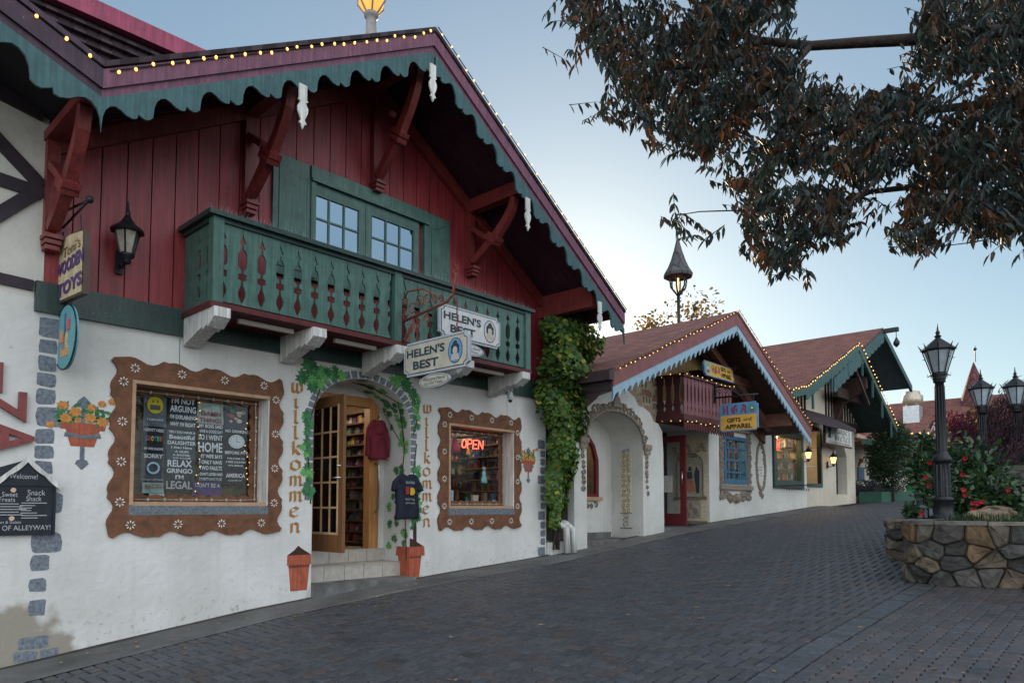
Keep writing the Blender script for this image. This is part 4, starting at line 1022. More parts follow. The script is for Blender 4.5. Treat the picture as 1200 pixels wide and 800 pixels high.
# things visible on the balcony: dark vases / boxes -> part of balcony decoration
# entry door leaf, open
dlx = 13.95
mb = MB(); za, zb2 = 1.22, 3.2
mb.box(dlx, dlx+.05, 7.62, 7.76, za, zb2); mb.box(dlx, dlx+.05, 8.42, 8.56, za, zb2); mb.box(dlx, dlx+.05, 7.76, 8.42, za, za+.26); mb.box(dlx, dlx+.05, 7.76, 8.42, zb2-.14, zb2)
dl = mb.build('door', mat('red_door', (.13, .016, .022), .35, .15, 6, spec=.5), hg)
mb = MB(); mb.box(dlx+.02, dlx+.026, 7.76, 8.42, za+.26, zb2-.14); mb.build('glass', M['glass'], dl)
mb = MB(); mb.box(dlx-.004, dlx+.002, 7.95, 8.22, 1.95, 2.32); mb.build('paper_notice', M['white'], dl)
mb = MB(); mb.tube([(dlx-.05, 7.68, 2.1), (dlx-.05, 7.68, 2.4)], .014, 6); mb.build('handle', M['brass'], dl)
mb = MB(); mb.box(EX0, EX1, 7.6, 8.8, .8, 1.19); mb.build('doorstep', M['concrete'], hg)
# painted niche on the entry reveal
X15 = EX1-.004
m1, m2, m3, m4 = MB(), MB(), MB(), MB()
m1.prism([(7.74, 1.2), (8.62, 1.2), (8.62, 3.3), (7.74, 3.3)], (X15, 0, 0), (0, 1, 0), (0, 0, 1), (.003, 0, 0))
m2.prism([(7.86, 1.9), (8.5, 1.9), (8.5, 2.6)]+[(8.18+.32*cos(t), 2.6+.25*sin(t)) for t in [pi*i/10 for i in range(1, 10)]]+[(7.86, 2.6)], (X15-.002, 0, 0), (0, 1, 0), (0, 0, 1), (.001, 0, 0))
m2.prism([(7.92, 1.35), (8.44, 1.35), (8.44, 1.78), (7.92, 1.78)], (X15-.002, 0, 0), (0, 1, 0), (0, 0, 1), (.001, 0, 0))
m3.tube([(X15-.01, 8.52, 1.88), (X15-.01, 8.52, 2.6)]+[(X15-.01, 8.18+.35*cos(t), 2.6+.28*sin(t)) for t in [pi*i/10 for i in range(1, 10)]]+[(X15-.01, 7.84, 2.6), (X15-.01, 7.84, 1.88)], .02, 5)
m3.box(X15-.03, X15, 7.76, 8.6, 1.8, 1.88); m3.box(X15-.03, X15, 7.76, 8.6, 1.22, 1.3)
for q in range(14): curl(m3, (X15-.01, 7.8+.06*q, 2.95+.12*sin(q)), (0, 1, 0), (0, 0, 1), .06, 1.2, .014, q)
for q in range(5): curl(m3, (X15-.01, 8.0+.08*q, 1.45+.1*(q % 3)), (0, 1, 0), (0, 0, 1), .06, 1.2, .01, q*2)
# dancing couple painted in the niche: skirt, bodice, jacket, hats
for P_, m_ in (([(8.0, 1.98), (8.32, 2.0), (8.26, 2.25), (8.14, 2.3)], 0), ([(8.12, 2.3), (8.26, 2.28), (8.27, 2.45), (8.14, 2.47)], 1), ([(7.95, 1.95), (8.03, 1.95), (8.08, 2.4), (8.02, 2.58), (7.94, 2.45)], 1), ([(8.14, 2.48), (8.24, 2.48), (8.22, 2.57), (8.15, 2.57)], 1)):
    m4.cur = m_; m4.prism(P_, (X15-.005, 0, 0), (0, 1, 0), (0, 0, 1), (.001, 0, 0))
a = m1.build('painted_alcove', orn2, hg); m2.build('painted_niche', mat('niche_blue_grey', (.42, .38, .3), .85, .3, 14), a); m3.build('painted_scrollwork', orn, a); m4.build('painted_couple', [mat('painted_pink', (.5, .22, .14), .8, .2), mat('painted_navy', (.06, .07, .1), .8, .2)], a)
# blue window with plaster surround
blue = mat('blue_paint', (.04, .135, .24), .45, .15, 8)
mb = MB(); x0, x1, z0, z1 = bw_; f = .09
mb.box(x0, x0+f, Y0-.03, Y0+.1, z0, z1); mb.box(x1-f, x1, Y0-.03, Y0+.1, z0, z1); mb.box(x0+f, x1-f, Y0-.03, Y0+.1, z1-f, z1); mb.box(x0+f, x1-f, Y0-.03, Y0+.1, z0, z0+f*1.3)
bwn = mb.build('window', blue, hg)
mb = MB()
for q in (1, 2, 3): xx = x0+(x1-x0)*q/4; mb.box(xx-.025, xx+.025, Y0+.01, Y0+.06, z0+f, z1-f)
for q in (1, 2, 3): zz = z0+(z1-z0)*q/4; mb.box(x0+f, x1-f, Y0+.012, Y0+.058, zz-.02, zz+.02)
mb.build('glazing_bars', blue, bwn)
mb = MB(); mb.box(x0+f, x1-f, Y0+.07, Y0+.075, z0+f, z1-f); mb.build('glass', M['glass'], bwn)
mb = MB()
for xx in (x0-.14, x1+.14):
    mb.box(xx-.09, xx+.09, Y0-.03, Y0, z0-.05, z1+.12); scrollwork(mb, [(xx, z0-.35), (xx, z1+.15)], Y0-.03, .09, .035, .11)
mb.box(x0-.25, x1+.25, Y0-.08, Y0, z1+.12, z1+.2); mb.box(x0-.25, x1+.25, Y0-.08, Y0, z0-.14, z0-.03)
scrollwork(mb, [(x0-.1, z0-.25), ((x0+x1)/2, z0-.38), (x1+.1, z0-.25)], Y0-.02, .11, .035, .12); mb.ball(((x0+x1)/2, Y0-.03, z0-.35), .12)
mb.build('plaster_surround', orn, bwn)
ox, oz = F(891, 547)
mb = MB(); P = ell(ox, oz, .27, .62, n=28)
mb.tube([(x, Y0-.015, z) for x, z in P], .035, 6); scrollwork(mb, P[::3], Y0-.01, .06, .025, .12); scrollwork(mb, [(ox-.1, oz-.7), (ox+.1, oz-.75)], Y0-.01, .09, .03, .1); scrollwork(mb, [(ox-.05, oz+.66), (ox+.05, oz+.72)], Y0-.01, .08, .03, .1)
for k in range(4): mb.box(ox-.1+.03*k, ox+.12-.02*k, Y0-.006, Y0-.001, oz-.02-k*.07, oz+.0-k*.07)
mb.build('oval_plaster_medallion', orn, hg)
# green shop window
mb = MB(); x0, x1, z0, z1 = gw; f = .16
mb.box(x0, x0+f, Y0-.06, Y0+.1, z0, z1); mb.box(x1-f, x1, Y0-.06, Y0+.1, z0, z1); mb.box(x0+f, x1-f, Y0-.06, Y0+.1, z1-f, z1); mb.box(x0+f, x1-f, Y0-.06, Y0+.1, z0, z0+f*1.4)
gwn = mb.build('window', M['dkgreen'], hg)
mb = MB(); mb.box(x0+f, x1-f, Y0+.05, Y0+.056, z0+f, z1-f); mb.build('glass', M['glass'], gwn)
mb = MB(); mb.tube([(x0, Y0-.2, z0+.05), (x1+.3, Y0-.2, z0+.12)], .015, 5)
for q in range(12): curl(mb, (x0+.1+q*.18, Y0-.2, z0-.02), (1, 0, 0), (0, 0, 1), .05, 1.1, .008, q)
mb.build('iron_window_rail', M['iron'], gwn)
# interiors behind the glass
wl = mat('warm_interior_lamp', (1, .85, .6), .5, 0, emit=(1, .62, .28), estr=16)
mb = MB(); mb.box(15.4, 21.2, 9.6, 9.7, .5, 3.8); mb.box(15.3, 21.2, 7.9, 9.7, 3.75, 3.8); mb.box(17.6, 17.7, 7.86, 9.6, .5, 3.75); mb.box(15.3, 21.2, 7.86, 9.6, 1.3, 1.4); mb.box(10.2, 12.1, 9.4, 9.5, .5, 3.6); mb.box(10.1, 10.2, 8.4, 9.4, .5, 3.6); mb.box(12.1, 12.2, 8.4, 9.4, .5, 3.6); mb.box(10.1, 12.2, 8.4, 9.5, 3.5, 3.6)
mb.build('interior_wall', mat('interior_beige', (.3, .22, .14), .9), hg)
mb = MB(); mb.box(15.8, 17.2, 8.6, 8.8, 3.68, 3.73); mb.box(19, 21, 8.4, 8.6, 3.68, 3.73); mb.build('ceiling_light', wl, hg); mb = MB(); mb.box(10.5, 11.8, 8.8, 8.9, 3.42, 3.48); mb.build('ceiling_light', mat('dim_interior_lamp', (1, .85, .6), .5, 0, emit=(1, .75, .45), estr=4), hg)
shelves(7.95, 9.5, 17.55, 1.5, 3.7, 6, .25, hg, face='x'); shelves(7.95, 9.5, 21.1, 1.5, 3.7, 7, .3, hg, face='x'); shelves(10.3, 12.0, 8.9, 1.7, 3.2, 4, .25, hg)
# gap between the two shops
mb = MB(); mb.box(9.28, 9.97, 8.9, 9.0, .3, 4.6); mb.box(9.95-.02, 9.95, 7.72, 8.9, .3, 3.2); mb.build('alley_wall', mat('grey_render', (.2, .19, .18), .9, .4, 2.5, .3, 30), hg)
mb = MB(); mb.box(9.3, 9.86, 7.6, 8.4, .3, 1.02); mb.build('low_kerb_wall', M['white'], hg)
# ================================================================== CANDY SHOP (third gable)
cs = thing('steep_gabled_candy_shop', 'cream candy shop with steep lit gable, vertical timber slats and rounded corner', 'building', (24, 8.6, 1.5))
YG = 6.5
gA = F(1005, 402, YG); gk = F(943, 452, YG); gl = F(925, 456, YG); gr_ = F(1050, 500, YG)
def lin(a, b, x): return a[1]+(b[1]-a[1])*(x-a[0])/(b[0]-a[0])
mb = MB()
for a, b in ((gl, gk), (gk, gA), (gA, gr_)): slab(mb, a, b, YG, 13.5, .07)
mb.build('roof', M['shingle'], cs)
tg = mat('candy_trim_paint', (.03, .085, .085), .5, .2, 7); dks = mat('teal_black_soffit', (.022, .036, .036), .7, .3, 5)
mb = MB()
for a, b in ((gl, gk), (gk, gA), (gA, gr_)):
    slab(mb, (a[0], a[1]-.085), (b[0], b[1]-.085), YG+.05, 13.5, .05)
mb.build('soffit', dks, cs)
mb = MB()
for a, b in ((gl, gk), (gk, gA), (gA, gr_)): band(a, b, YG-.04, YG+.05, .17, mb, -.05)
mb.build('fascia', mat('pine_green_fascia', (.035, .08, .065), .5, .2, 7), cs)
mb = MB(); scallop((gk[0], gk[1]-.21), (gA[0], gA[1]-.21), YG-.03, YG, .18, .4, mb, style='round')
for a, b, n in ((gk, gA, 3), (gA, gr_, 4)):
    for i in range(n):
        t = (i+.35)/n; x = a[0]+(b[0]-a[0])*t; z = lin(a, b, x)-.2; mb.box(x-.035, x+.035, YG-.035, YG+.01, z-.55, z)
mb.build('scalloped_trim', tg, cs)
# walls: rounded front block + recessed window bay
C = M['cream']
mb = MB()
fx0, fx1 = F(966, 560)[0], 25.9
pl = [(fx0+.9, Y0)]; 
pl = [(fx1, Y0), (fx0+.7, Y0)]+[(fx0+.7-.7*sin(t), Y0+.7-.7*cos(t)) for t in [pi/2*i/8 for i in range(1, 9)]]+[(fx0, 8.9), (fx1, 8.9)]
dA = F(980, 570)[0], F(993, 570)[0], F(985, 579)[1], F(985, 507)[1]
# front face with lancet opening
lan = [(dA[0], dA[2]), (dA[1], dA[2]), (dA[1], 3.3), ((dA[0]+dA[1])/2+.25, 3.75), ((dA[0]+dA[1])/2, 3.95), ((dA[0]+dA[1])/2-.25, 3.75), (dA[0], 3.3)]
mb.pxz([(23.24, .8), (fx1, .8), (fx1, 4.75), (23.24, 4.75)], Y0, Y0+.3, holes=[lan])
dg0 = Vector((21.36, 8.3, 0)); dgU = Vector((23.24-21.36, 7.7-8.3, 0)); dgL = dgU.length; dgU.normalize(); dgN = Vector((-dgU.y, dgU.x, 0))
wa, wb = (22.12-21.36)/dgU.x, (22.92-21.36)/dgU.x
mb.prism([(-.1, .8), (dgL, .8), (dgL, 4.75), (-.1, 4.75)], dg0, dgU, (0, 0, 1), dgN*.12, holes=[[(wa, 2.25), (wb, 2.25), (wb, 4.1), (wa, 4.1)]])
mb.box(fx1-.15, fx1, Y0+.3, 12, .8, 4.75)
# upper gable wall
gy = 7.6
mb.pxz([(17.6, 4.35), (26, 4.35), (26, lin(gA, gr_, 26)-.1), (gA[0], gA[1]-.15), (gk[0], gk[1]-.15), (17.6, gk[1]-.15)], gy, gy+.12)
mb.build('wall', C, cs)
mb = MB()
for i in range(34):
    x = 17.7+i*.255
    if F(945, 460, gy)[0] < x < F(966, 460, gy)[0]: continue
    z1 = (lin(gk, gA, x) if x > gk[0] else gk[1]) if x < gA[0] else lin(gA, gr_, x)
    if z1-.2 > 4.5: mb.box(x-.035, x+.035, gy-.04, gy, 4.42, z1-.18)
mb.box(17.6, 26, gy-.06, gy, 4.3, 4.44)
mb.build('timber_slats', mat('slat_dark', (.03, .02, .02), .6, .3), cs)
mb = MB()
a1 = F(1001, 503, 6.8)[0]
mb.add([(18.8, 6.75, 4.0), (a1, 6.75, 4.0), (a1, gy, 4.5), (18.8, gy, 4.5), (18.8, 6.75, 3.88), (a1, 6.75, 3.88), (a1, gy, 4.32), (18.8, gy, 4.32)], [(0,1,2,3),(7,6,5,4),(0,4,5,1),(1,5,6,2),(3,7,4,0)])
mb.build('pent_roof', M['dkshingle'], cs)
mb = MB()
for x, yy in ((23.6, 1),):
    z = lin(gA, gr_, x)-.2; mb.pyz([(YG+.1, z), (gy, z), (gy, z-1.5), (gy-.3, z-.8), (YG+.1, z-.35)], x-.1, x+.1)
mb.box(gA[0]-.1, gA[0]+.1, YG+.1, gy, gA[1]-.45, gA[1]-.18); mb.box(gA[0], 26, gy-.5, gy-.35, 5.0, 5.3)
mb.beam((gA[0]-.3, YG+.1, gA[1]-.5), (gA[0]+1.3, YG+.1, gA[1]-1.7), .06, .08)
mb.build('gable_brace', mat('candy_brown', (.05, .028, .024), .6), cs)
# recessed window
def dgo(m, a, b, z0, z1, t0, t1): m.prism([(a, z0), (b, z0), (b, z1), (a, z1)], dg0+dgN*t0, dgU, (0, 0, 1), dgN*(t1-t0))
f = .07; mb = MB(); dgo(mb, wa, wa+f, 2.25, 4.1, -.04, .1); dgo(mb, wb-f, wb, 2.25, 4.1, -.04, .1); dgo(mb, wa+f, wb-f, 4.02, 4.1, -.04, .1); dgo(mb, wa+f, wb-f, 2.25, 2.36, -.04, .1)
wq = mb.build('window', M['dkgreen'], cs)
mb = MB(); dgo(mb, wa+f, wb-f, 2.36, 4.02, .03, .035); mb.build('glass', M['glass'], wq)
mb = MB()
for z in (2.9, 3.45): dgo(mb, wa, wb, z, z+.03, .2, .4)
mb.build('shelf', M['white'], wq)
mb = MB(); mb.box(21.3, 26, 9.6, 9.7, .8, 4.5); mb.box(24.6, 24.7, 8.05, 9.6, .8, 4.5); mb.build('interior_wall', mat('candy_interior', (.45, .38, .28), .9), cs)
mb = MB(); mb.box(22.6, 23.6, 8.5, 8.7, 4.1, 4.16); mb.build('ceiling_light', wl, cs)
dk = MB(); dk.pxz([(dA[0], dA[2]), ((dA[0]+dA[1])/2, dA[2]), ((dA[0]+dA[1])/2, 3.3), (dA[0], 3.2)], Y0+.2, Y0+.22); dk.pxz([(dA[0], dA[2]), (dA[1], dA[2]), (dA[1], 3.95), (dA[0], 3.95)], Y0+.32, Y0+.34)
dk.build('lancet_window', mat('lancet_blue_glass', (.06, .09, .15), .2, .3, 8, spec=.6), cs)
# the tall rear roof with pulley beam
bA = F(1035, 384, YG); bR = F(1068, 450, YG); bL = (bA[0]-9.5, bA[1]-9.5*.46)
mb = MB(); slab(mb, bA, bR, YG, 16, .08); slab(mb, (bA[0]-5, bA[1]-5*.46), bA, YG, 16, .08); mb.build('tall_roof', M['shingle'], cs)
mb = MB(); slab(mb, (bA[0], bA[1]-.1), (bR[0]-.05, bR[1]-.1), YG+.06, 16, .06); slab(mb, (bA[0]-5, bA[1]-5*.46-.1), (bA[0], bA[1]-.1), YG+.06, 16, .06); mb.build('tall_soffit', mat('blue_teal_soffit', (.07, .13, .15), .7, .25, 4), cs)
mb = MB()
for a, b in (((bA[0]-5, bA[1]-5*.46), bA), (bA, bR)): band(a, b, YG-.03, YG+.05, .22, mb, -.06)
scallop((bA[0]-5, bA[1]-5*.46-.28), (bA[0], bA[1]-.28), YG-.02, YG, .2, .4, mb, style='round'); mb.build('tall_fascia', tg, cs)
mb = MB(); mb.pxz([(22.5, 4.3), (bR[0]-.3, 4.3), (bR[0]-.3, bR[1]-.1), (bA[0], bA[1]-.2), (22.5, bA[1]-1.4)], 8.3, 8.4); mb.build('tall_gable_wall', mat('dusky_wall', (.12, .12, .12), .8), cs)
mb = MB(); mb.beam((bA[0], YG+.5, bA[1]-.12), (bA[0]+.0, YG-.45, bA[1]-.12), .13, .15, up=(1, 0, 0))
hx, hy, hzz = bA[0], YG-.38, bA[1]-.2
mb.tube([(hx, hy, hzz), (hx, hy, hzz-.18)], .012, 5); mb.lathe([(.02, -.5), (.09, -.42), (.1, -.34), (.05, -.25), (.02, -.18)], (hx, hy, hzz), 8)
mb.build('pulley_beam', M['iron'], cs)

# ================================================================== LOW WING
lw = thing('low_cream_wing', 'low cream wing with green gutter running on beyond the candy shop', 'building', (30, 9, 1.8))
mb = MB(); mb.pxz([(25.9, 1), (36, 1), (36, 3.95), (25.9, 3.95)], 8.1, 8.25); mb.build('wall', C, lw)
mb = MB(); mb.add([(25.95, 7.5, 3.95), (36.5, 7.5, 3.95), (36.5, 11, 5.3), (25.95, 11, 5.3), (25.95, 7.5, 3.87), (36.5, 7.5, 3.87), (36.5, 11, 5.2), (25.95, 11, 5.2)], [(0,1,2,3),(7,6,5,4),(0,4,5,1),(1,5,6,2),(3,7,4,0)]); mb.build('roof', M['shingle'], lw)
mb = MB(); mb.box(25.95, 36.5, 7.38, 7.49, 3.8, 3.97); mb.build('gutter', M['green'], lw)
mb = MB()
for z0, z1 in ((2.35, 2.7), (2.78, 3.1), (3.15, 3.5)): mb.box(26.4, 27.0, 8.05, 8.09, z0, z1)
mb.build('shutter_panel', M['dkgreen'], lw)
mb = MB(); mb.box(27.5, 28.2, 8.06, 8.09, 2.6, 3.1); mb.build('notice_board', blue, lw)
mb = MB(); scrollwork(mb, [(27.6, 3.2), (28.1, 3.4)], 8.08, .1, .03, .14); mb.build('painted_crest', M['terracotta'], lw)

# ================================================================== FAR BUILDING ACROSS THE STREET END
fb = thing('red_roofed_hall', 'far hall with long red shingle roof and pointed spire closing the street', 'building', (47, 6, 2))
XF = 45.0
P = lambda px, py, X=XF: atX(px, py, X)
y_l = P(1040, 508).y; y_r = P(1205, 508).y; ze = P(1080, 509).z; zt = P(1080, 470, XF+3.5).z
mb = MB(); mb.add([(XF-.6, y_l+2, ze), (XF-.6, y_r-6, ze), (XF+3.5, y_r-6, zt), (XF+3.5, y_l+2, zt), (XF+7.5, y_r-6, ze), (XF+7.5, y_l+2, ze)], [(0,1,2,3),(3,2,4,5),(1,4,2),(0,3,5)]); mb.build('roof', M['shingle'], fb)
mb = MB(); mb.box(XF-.55, XF-.35, y_r-6, y_l+2, ze-.2, ze-.02); mb.build('eave_board', M['dkgreen'], fb)
mb = MB(); mb.box(XF, XF+.3, P(1087, 520).y, y_l+2, 1.5, ze-.02); mb.build('shingle_wall', shingle_mat('brick_red_shingle', (.22, .08, .055), (.16, .06, .045)), fb)
mb = MB(); mb.box(XF, XF+.3, y_r-6, P(1087, 520).y-.01, 1.5, ze-.02); mb.build('wall', C, fb)
mb = MB(); 
for px in (1087, 1095, 1104): yy = P(px, 520).y; mb.box(XF-.05, XF, yy-.12, yy+.12, 1.5, ze-.05)
mb.box(XF-.04, XF, P(1104, 520).y, P(1087, 520).y, P(1090, 540).z, P(1090, 537).z); mb.build('timber_beam', tim, fb)
mb = MB(); yy = P(1096, 548).y; mb.box(XF-.04, XF, P(1101, 550).y, P(1091, 550).y, 2.2, 4.0); mb.build('window', M['dark'], fb)
sp0 = P(1143, 482, 48); tip = P(1143, 424, 48)
mb = MB(); h = tip.z-sp0.z
mb.lathe([(1.15, -1.2), (.95, 0), (.62, h*.35), (.3, h*.72), (.02, h)], sp0, 8, smooth=False); mb.lathe([(.2, .0), (2.2, -1.4)][::-1], (sp0.x, sp0.y, sp0.z-.3), 8, smooth=False); mb.build('spire', shingle_mat('spire_shingle', (.13, .045, .045), (.10, .035, .04)), fb)
mb = MB(); mb.tube([tip, tip+Vector((0, 0, .95))], .03, 5); mb.ball(tip+Vector((0, 0, .75)), .1); mb.build('finial', M['iron'], fb)
v = P(1070, 490, 46.2); w = .42
vt = thing('roof_ventilator', 'galvanised metal roof ventilator with round cap on the red roof', 'vent', v)
mb = MB(); mb.box(v.x-w, v.x+w, v.y-w, v.y+w, v.z-1, P(1070, 476, 46.2).z); mb.build('duct_box', mat('galvanised', (.5, .52, .54), .4, .15, 5, metal=.6), vt)
z = P(1070, 476, 46.2).z
mb = MB(); mb.lathe([(.35, 0), (.45, .1), (.55, .2), (.55, .6), (.42, .7), (.4, .85), (.25, .9)], (v.x, v.y, z), 14); mb.build('cap', mat('galvanised_tan', (.45, .38, .3), .4, .25, 5, metal=.5), vt)
# flag
fp = P(1089, 508, 43.5); ft = P(1101, 486, 43.5)
fl = thing('wall_flag', 'small striped flag on a slanted white pole at the hall', 'flag', fp)
mb = MB(); mb.tube([fp, ft+(ft-fp)*.1], .035, 6); mb.build('pole', M['white'], fl)
mb = MB()
for i in range(7):
    mb.cur = i % 2; a = fp+(ft-fp)*(.45+.07*i); b = fp+(ft-fp)*(.45+.07*(i+1)); dn = Vector((0, .1, -1.0-.1*sin(i)))
    mb.add([a, b, b+dn, a+dn], [(0, 1, 2, 3)])
mb.build('cloth', [mat('flag_red', (.45, .04, .05), .8), mat('flag_white', (.6, .6, .6), .8)], fl)
# lit eave decorations near the hall
sgn = thing('lit_shop_sign', 'small glowing amber and blue sign beneath the far eaves', 'sign', P(1080, 535, 40))
a, b = P(1071, 531, 40), P(1086, 539, 40)
mb = MB(); mb.beam(a, b, .06, .25); mb.build('panel', mat('amber_glow', (.6, .3, .05), .5, 0, emit=(1, .45, .08), estr=2.0), sgn)
mb = MB(); mb.beam(a-Vector((0, 0, .22)), b-Vector((0, 0, .22)), .06, .15); mb.build('lower_panel', mat('blue_glow', (.1, .2, .5), .5, 0, emit=(.15, .4, 1), estr=1.2), sgn)
# ================================================================== GROUND
def strip_mesh(name, x0, x1, ys, dz, material, kind='structure', sub=1.0):
    xs = sorted(set([x for x in [p[0] for p in GP] if x0 < x < x1]+[x0, x1]))
    v = [(x, y, g(x)+(dz[i] if isinstance(dz, (list, tuple)) else dz)) for x in xs for i, y in enumerate(ys)]; m = len(ys)
    f = [(i*m+j, (i+1)*m+j, (i+1)*m+j+1, i*m+j+1) for i in range(len(xs)-1) for j in range(m-1)]
    mb = MB(); mb.add(v, f); o = mb.build(name, material)
    if kind: o['kind'] = kind
    return o
strip_mesh('ground', -60, 400, [-200, -60, -10, 0, 7, 20, 60, 300], -.014, mat('joint_sand', (.018, .017, .017), .95, .4, 8, .2, 50))
def cstrip():
    xs = [-4+.5*i for i in range(54)]; v = []; f = []
    for x in xs:
        for y, dz in ((7.065, .0), (7.09, .01), (7.3, .018), (7.62, .03), (7.72, .035)): v.append((x, y+R.uniform(-.01, .01) if y > 7.1 else y, g(x)+dz+R.uniform(-.003, .003)))
    for i in range(len(xs)-1):
        for j in range(4): f.append((i*5+j, (i+1)*5+j, (i+1)*5+j+1, i*5+j+1))
    mb = MB(); mb.add(v, f); mb.mi = [1 if i % 4 == 3 else 0 for i in range(len(f))]; o = mb.build('pavement', [mat('pavement_concrete', (.115, .113, .11), .9, .35, 1.6, .5, 70, var2=(.075, .073, .07)), mat('gutter_dirt', (.045, .04, .035), .95, .5, 9, .6, 40)]); o['kind'] = 'structure'
cstrip()
pm = attr_mat('brick_paver', .55, .35, 45, .5, .25, 18)
pv = MB()
def paver(pts, col):
    """chamfered paver from a ccw outline in plan"""
    cx = sum(p[0] for p in pts)/len(pts); cy = sum(p[1] for p in pts)/len(pts); n = len(pts)
    j = R.uniform(-.002, .002); tx, ty = R.uniform(-.012, .012), R.uniform(-.012, .012)
    Z = lambda x, y: g(x)+j+tx*(x-cx)+ty*(y-cy)
    vs = []
    for x, y in pts: vs.append((cx+(x-cx)*.985, cy+(y-cy)*.97, Z(x, y)-.012))
    for x, y in pts: dx, dy = x-cx, y-cy; l = sqrt(dx*dx+dy*dy); k = (l-.011)/l; vs.append((cx+dx*k, cy+dy*k, Z(x, y)))
    pv.col = col; pv.add(vs, [tuple(range(n, 2*n))]+[(i, (i+1) % n, n+(i+1) % n, n+i) for i in range(n)])
def pcol(base, v=.17):
    k = 1+R.uniform(-v, v); w = R.uniform(-.06, .06)
    if R.random() < .05: k *= .72
    return (base[0]*k*(1+w), base[1]*k, base[2]*k*(1-w))
def hcol(x, y):
    if R.random() < .07: return pcol((.062, .050, .048))
    return pcol((.050, .052, .059))
def rectp(x0, x1, y0, y1, ymin, ymax, cf):
    y0 = max(y0, ymin); y1 = min(y1, ymax)
    if y1-y0 < .03: return
    h = .0055; paver([(x0+h, y0+h), (x1-h, y0+h), (x1-h, y1-h), (x0+h, y1-h)], cf((x0+x1)/2, (y0+y1)/2))
W_ = .1; XA, XB = -1.0, 44
HY0, HY1 = 2.07, 6.95
for a in range(-60, 520):
    for b in range(-60, 300):
        ox_, oy_ = XA+W_*(a+2*b), HY0+W_*(-a+2*b)
        if XA < ox_ < XB and HY0-.3 < oy_ < HY1+.1:
            rectp(ox_, ox_+.2, oy_, oy_+.1, HY0, HY1, hcol); rectp(ox_+.2, ox_+.3, oy_, oy_+.2, HY0, HY1, hcol)
x = XA
while x < XB:
    rectp(x, x+.1, 6.95, 7.06, 6, 8, hcol); rectp(x, x+.1, 1.86, 2.07, 0, 3, lambda a, b: pcol((.056, .062, .072), .2)); x += .1
# right-hand field: interlocking zig-zag pavers
row = 0; y = 1.855
tri = lambda t: abs((t % 1)*2-1)*2-1
while y > -3.6:
    x = XA+(.11 if row % 2 else 0); 
    while x < 30:
        if not (x > 9.3 and -3 < y < 1.8) :
            L_ = .22; xs = [x+.003]+[x+L_*q for q in (.25, .5, .75)]+[x+L_-.003]
            am = .014; sh = lambda q: am*tri(q/.11)
            if row == 0: up = lambda q: 0
            else: up = sh
            pts = [(q, y-.112+sh(q)) for q in xs]+[(q, y-.003+up(q)) for q in xs[::-1]]
            paver(pts, pcol((.064, .055, .056) if R.random() < .8 else (.057, .057, .062)))
        x += .22
    y -= .11; row += 1
o = pv.build('brick_paving', pm); o['kind'] = 'structure'
# litter
lf = MB()
for i in range(260):
    x = R.uniform(2, 16); y = R.choice([R.uniform(0, 7.5), R.uniform(6.4, 7.6)]); s = R.uniform(.015, .04); a = R.uniform(0, 6); z = g(x)+.006+(.03 if y > 7.05 else 0)
    lf.col = R.choice([(.3, .14, .05), (.36, .22, .08), (.2, .1, .05), (.4, .3, .16)])
    P_ = [(s, 0, .004), (.2*s, .35*s, .0), (-s, 0, .006), (.2*s, -.35*s, .003)]
    lf.add([(x+p*cos(a)-q*sin(a), y+p*sin(a)+q*cos(a), z+r) for p, q, r in P_], [(0, 1, 2, 3)])
o = lf.build('fallen_leaves', attr_mat('dry_leaf', .8, 0)); tag(o, 'scattered small dry autumn leaves lying on the dark brick paving', 'leaves', kind='stuff')

# ================================================================== OBJECTS ON THE MAIN FACADE
ux, uz = (1, 0, 0), (0, 0, 1)
# chalkboard menu
cb = thing('chalkboard_sign', 'black chalkboard menu with white scalloped roof trim reading Welcome', 'menu board', (1.6, Y0, 1.2))
x1 = F(63, 600)[0]; x0 = 1.27; zb = F(50, 626)[1]; zt = F(60, 566)[1]; pk = F(31, 536); rt = F(70, 569)
cbm = mat('chalkboard_black', (.015, .02, .028), .6, .4, 8)
mb = MB(); mb.pxz([(x0, zb), (x1, zb), (x1, zt), (pk[0], pk[1]-.02), (x0-.05, zt)], Y0-.045, Y0-.003); mb.build('board', cbm, cb)
mb = MB(); l = 2*pk[0]-rt[0]
tr = [pk, rt, (rt[0]-.02, rt[1]-.03)]
un = [(pk[0]+(rt[0]-pk[0])*t, pk[1]+(rt[1]-pk[1])*t-.042-.014*abs(sin(t*pi*2))) for t in [i/12 for i in range(12, -1, -1)]]
mb.pxz([pk, rt, (rt[0]-.015, rt[1]-.05)]+un[1:], Y0-.07, Y0-.04); mb.pxz([(2*pk[0]-x, z) for x, z in [pk, rt, (rt[0]-.015, rt[1]-.05)]+un[1:]][::-1], Y0-.07, Y0-.04); mb.build('roof_trim', M['white'], cb)
mb = MB(); mb.box(x0, x1, Y0-.055, Y0-.045, zt-.03, zt-.005); mb.box(x1-.02, x1, Y0-.06, Y0-.045, zb, zt-.03); mb.build('frame', cbm, cb)
ch = MB(); yc = Y0-.048
ch.text('Welcome!', (F(26, 556)[0], yc, F(26, 558)[1]), ux, uz, h=.045, w=.22)
def sct(t, px, py, h, w): ch.text(t, (*[F(px, py)[0]], yc, F(px, py)[1]), ux, uz, h=h, w=w)
sct('Sweet', 10, 579, .045, .12); sct('Treats', 6, 585, .04, .13); sct('Snack', 41, 577, .05, .14); sct('Shack', 38, 584, .045, .12)
for i, (a, w) in enumerate([(42, .2), (36, .12), (34, .1), (35, .08), (37, .13), (42, .2), (38, .13)]):
    X_, Z_ = F(a-8+w*22, 589+i*2.9); ch.box(X_-w/2, X_+w/2, yc-.002, yc, Z_-.004, Z_+.003)
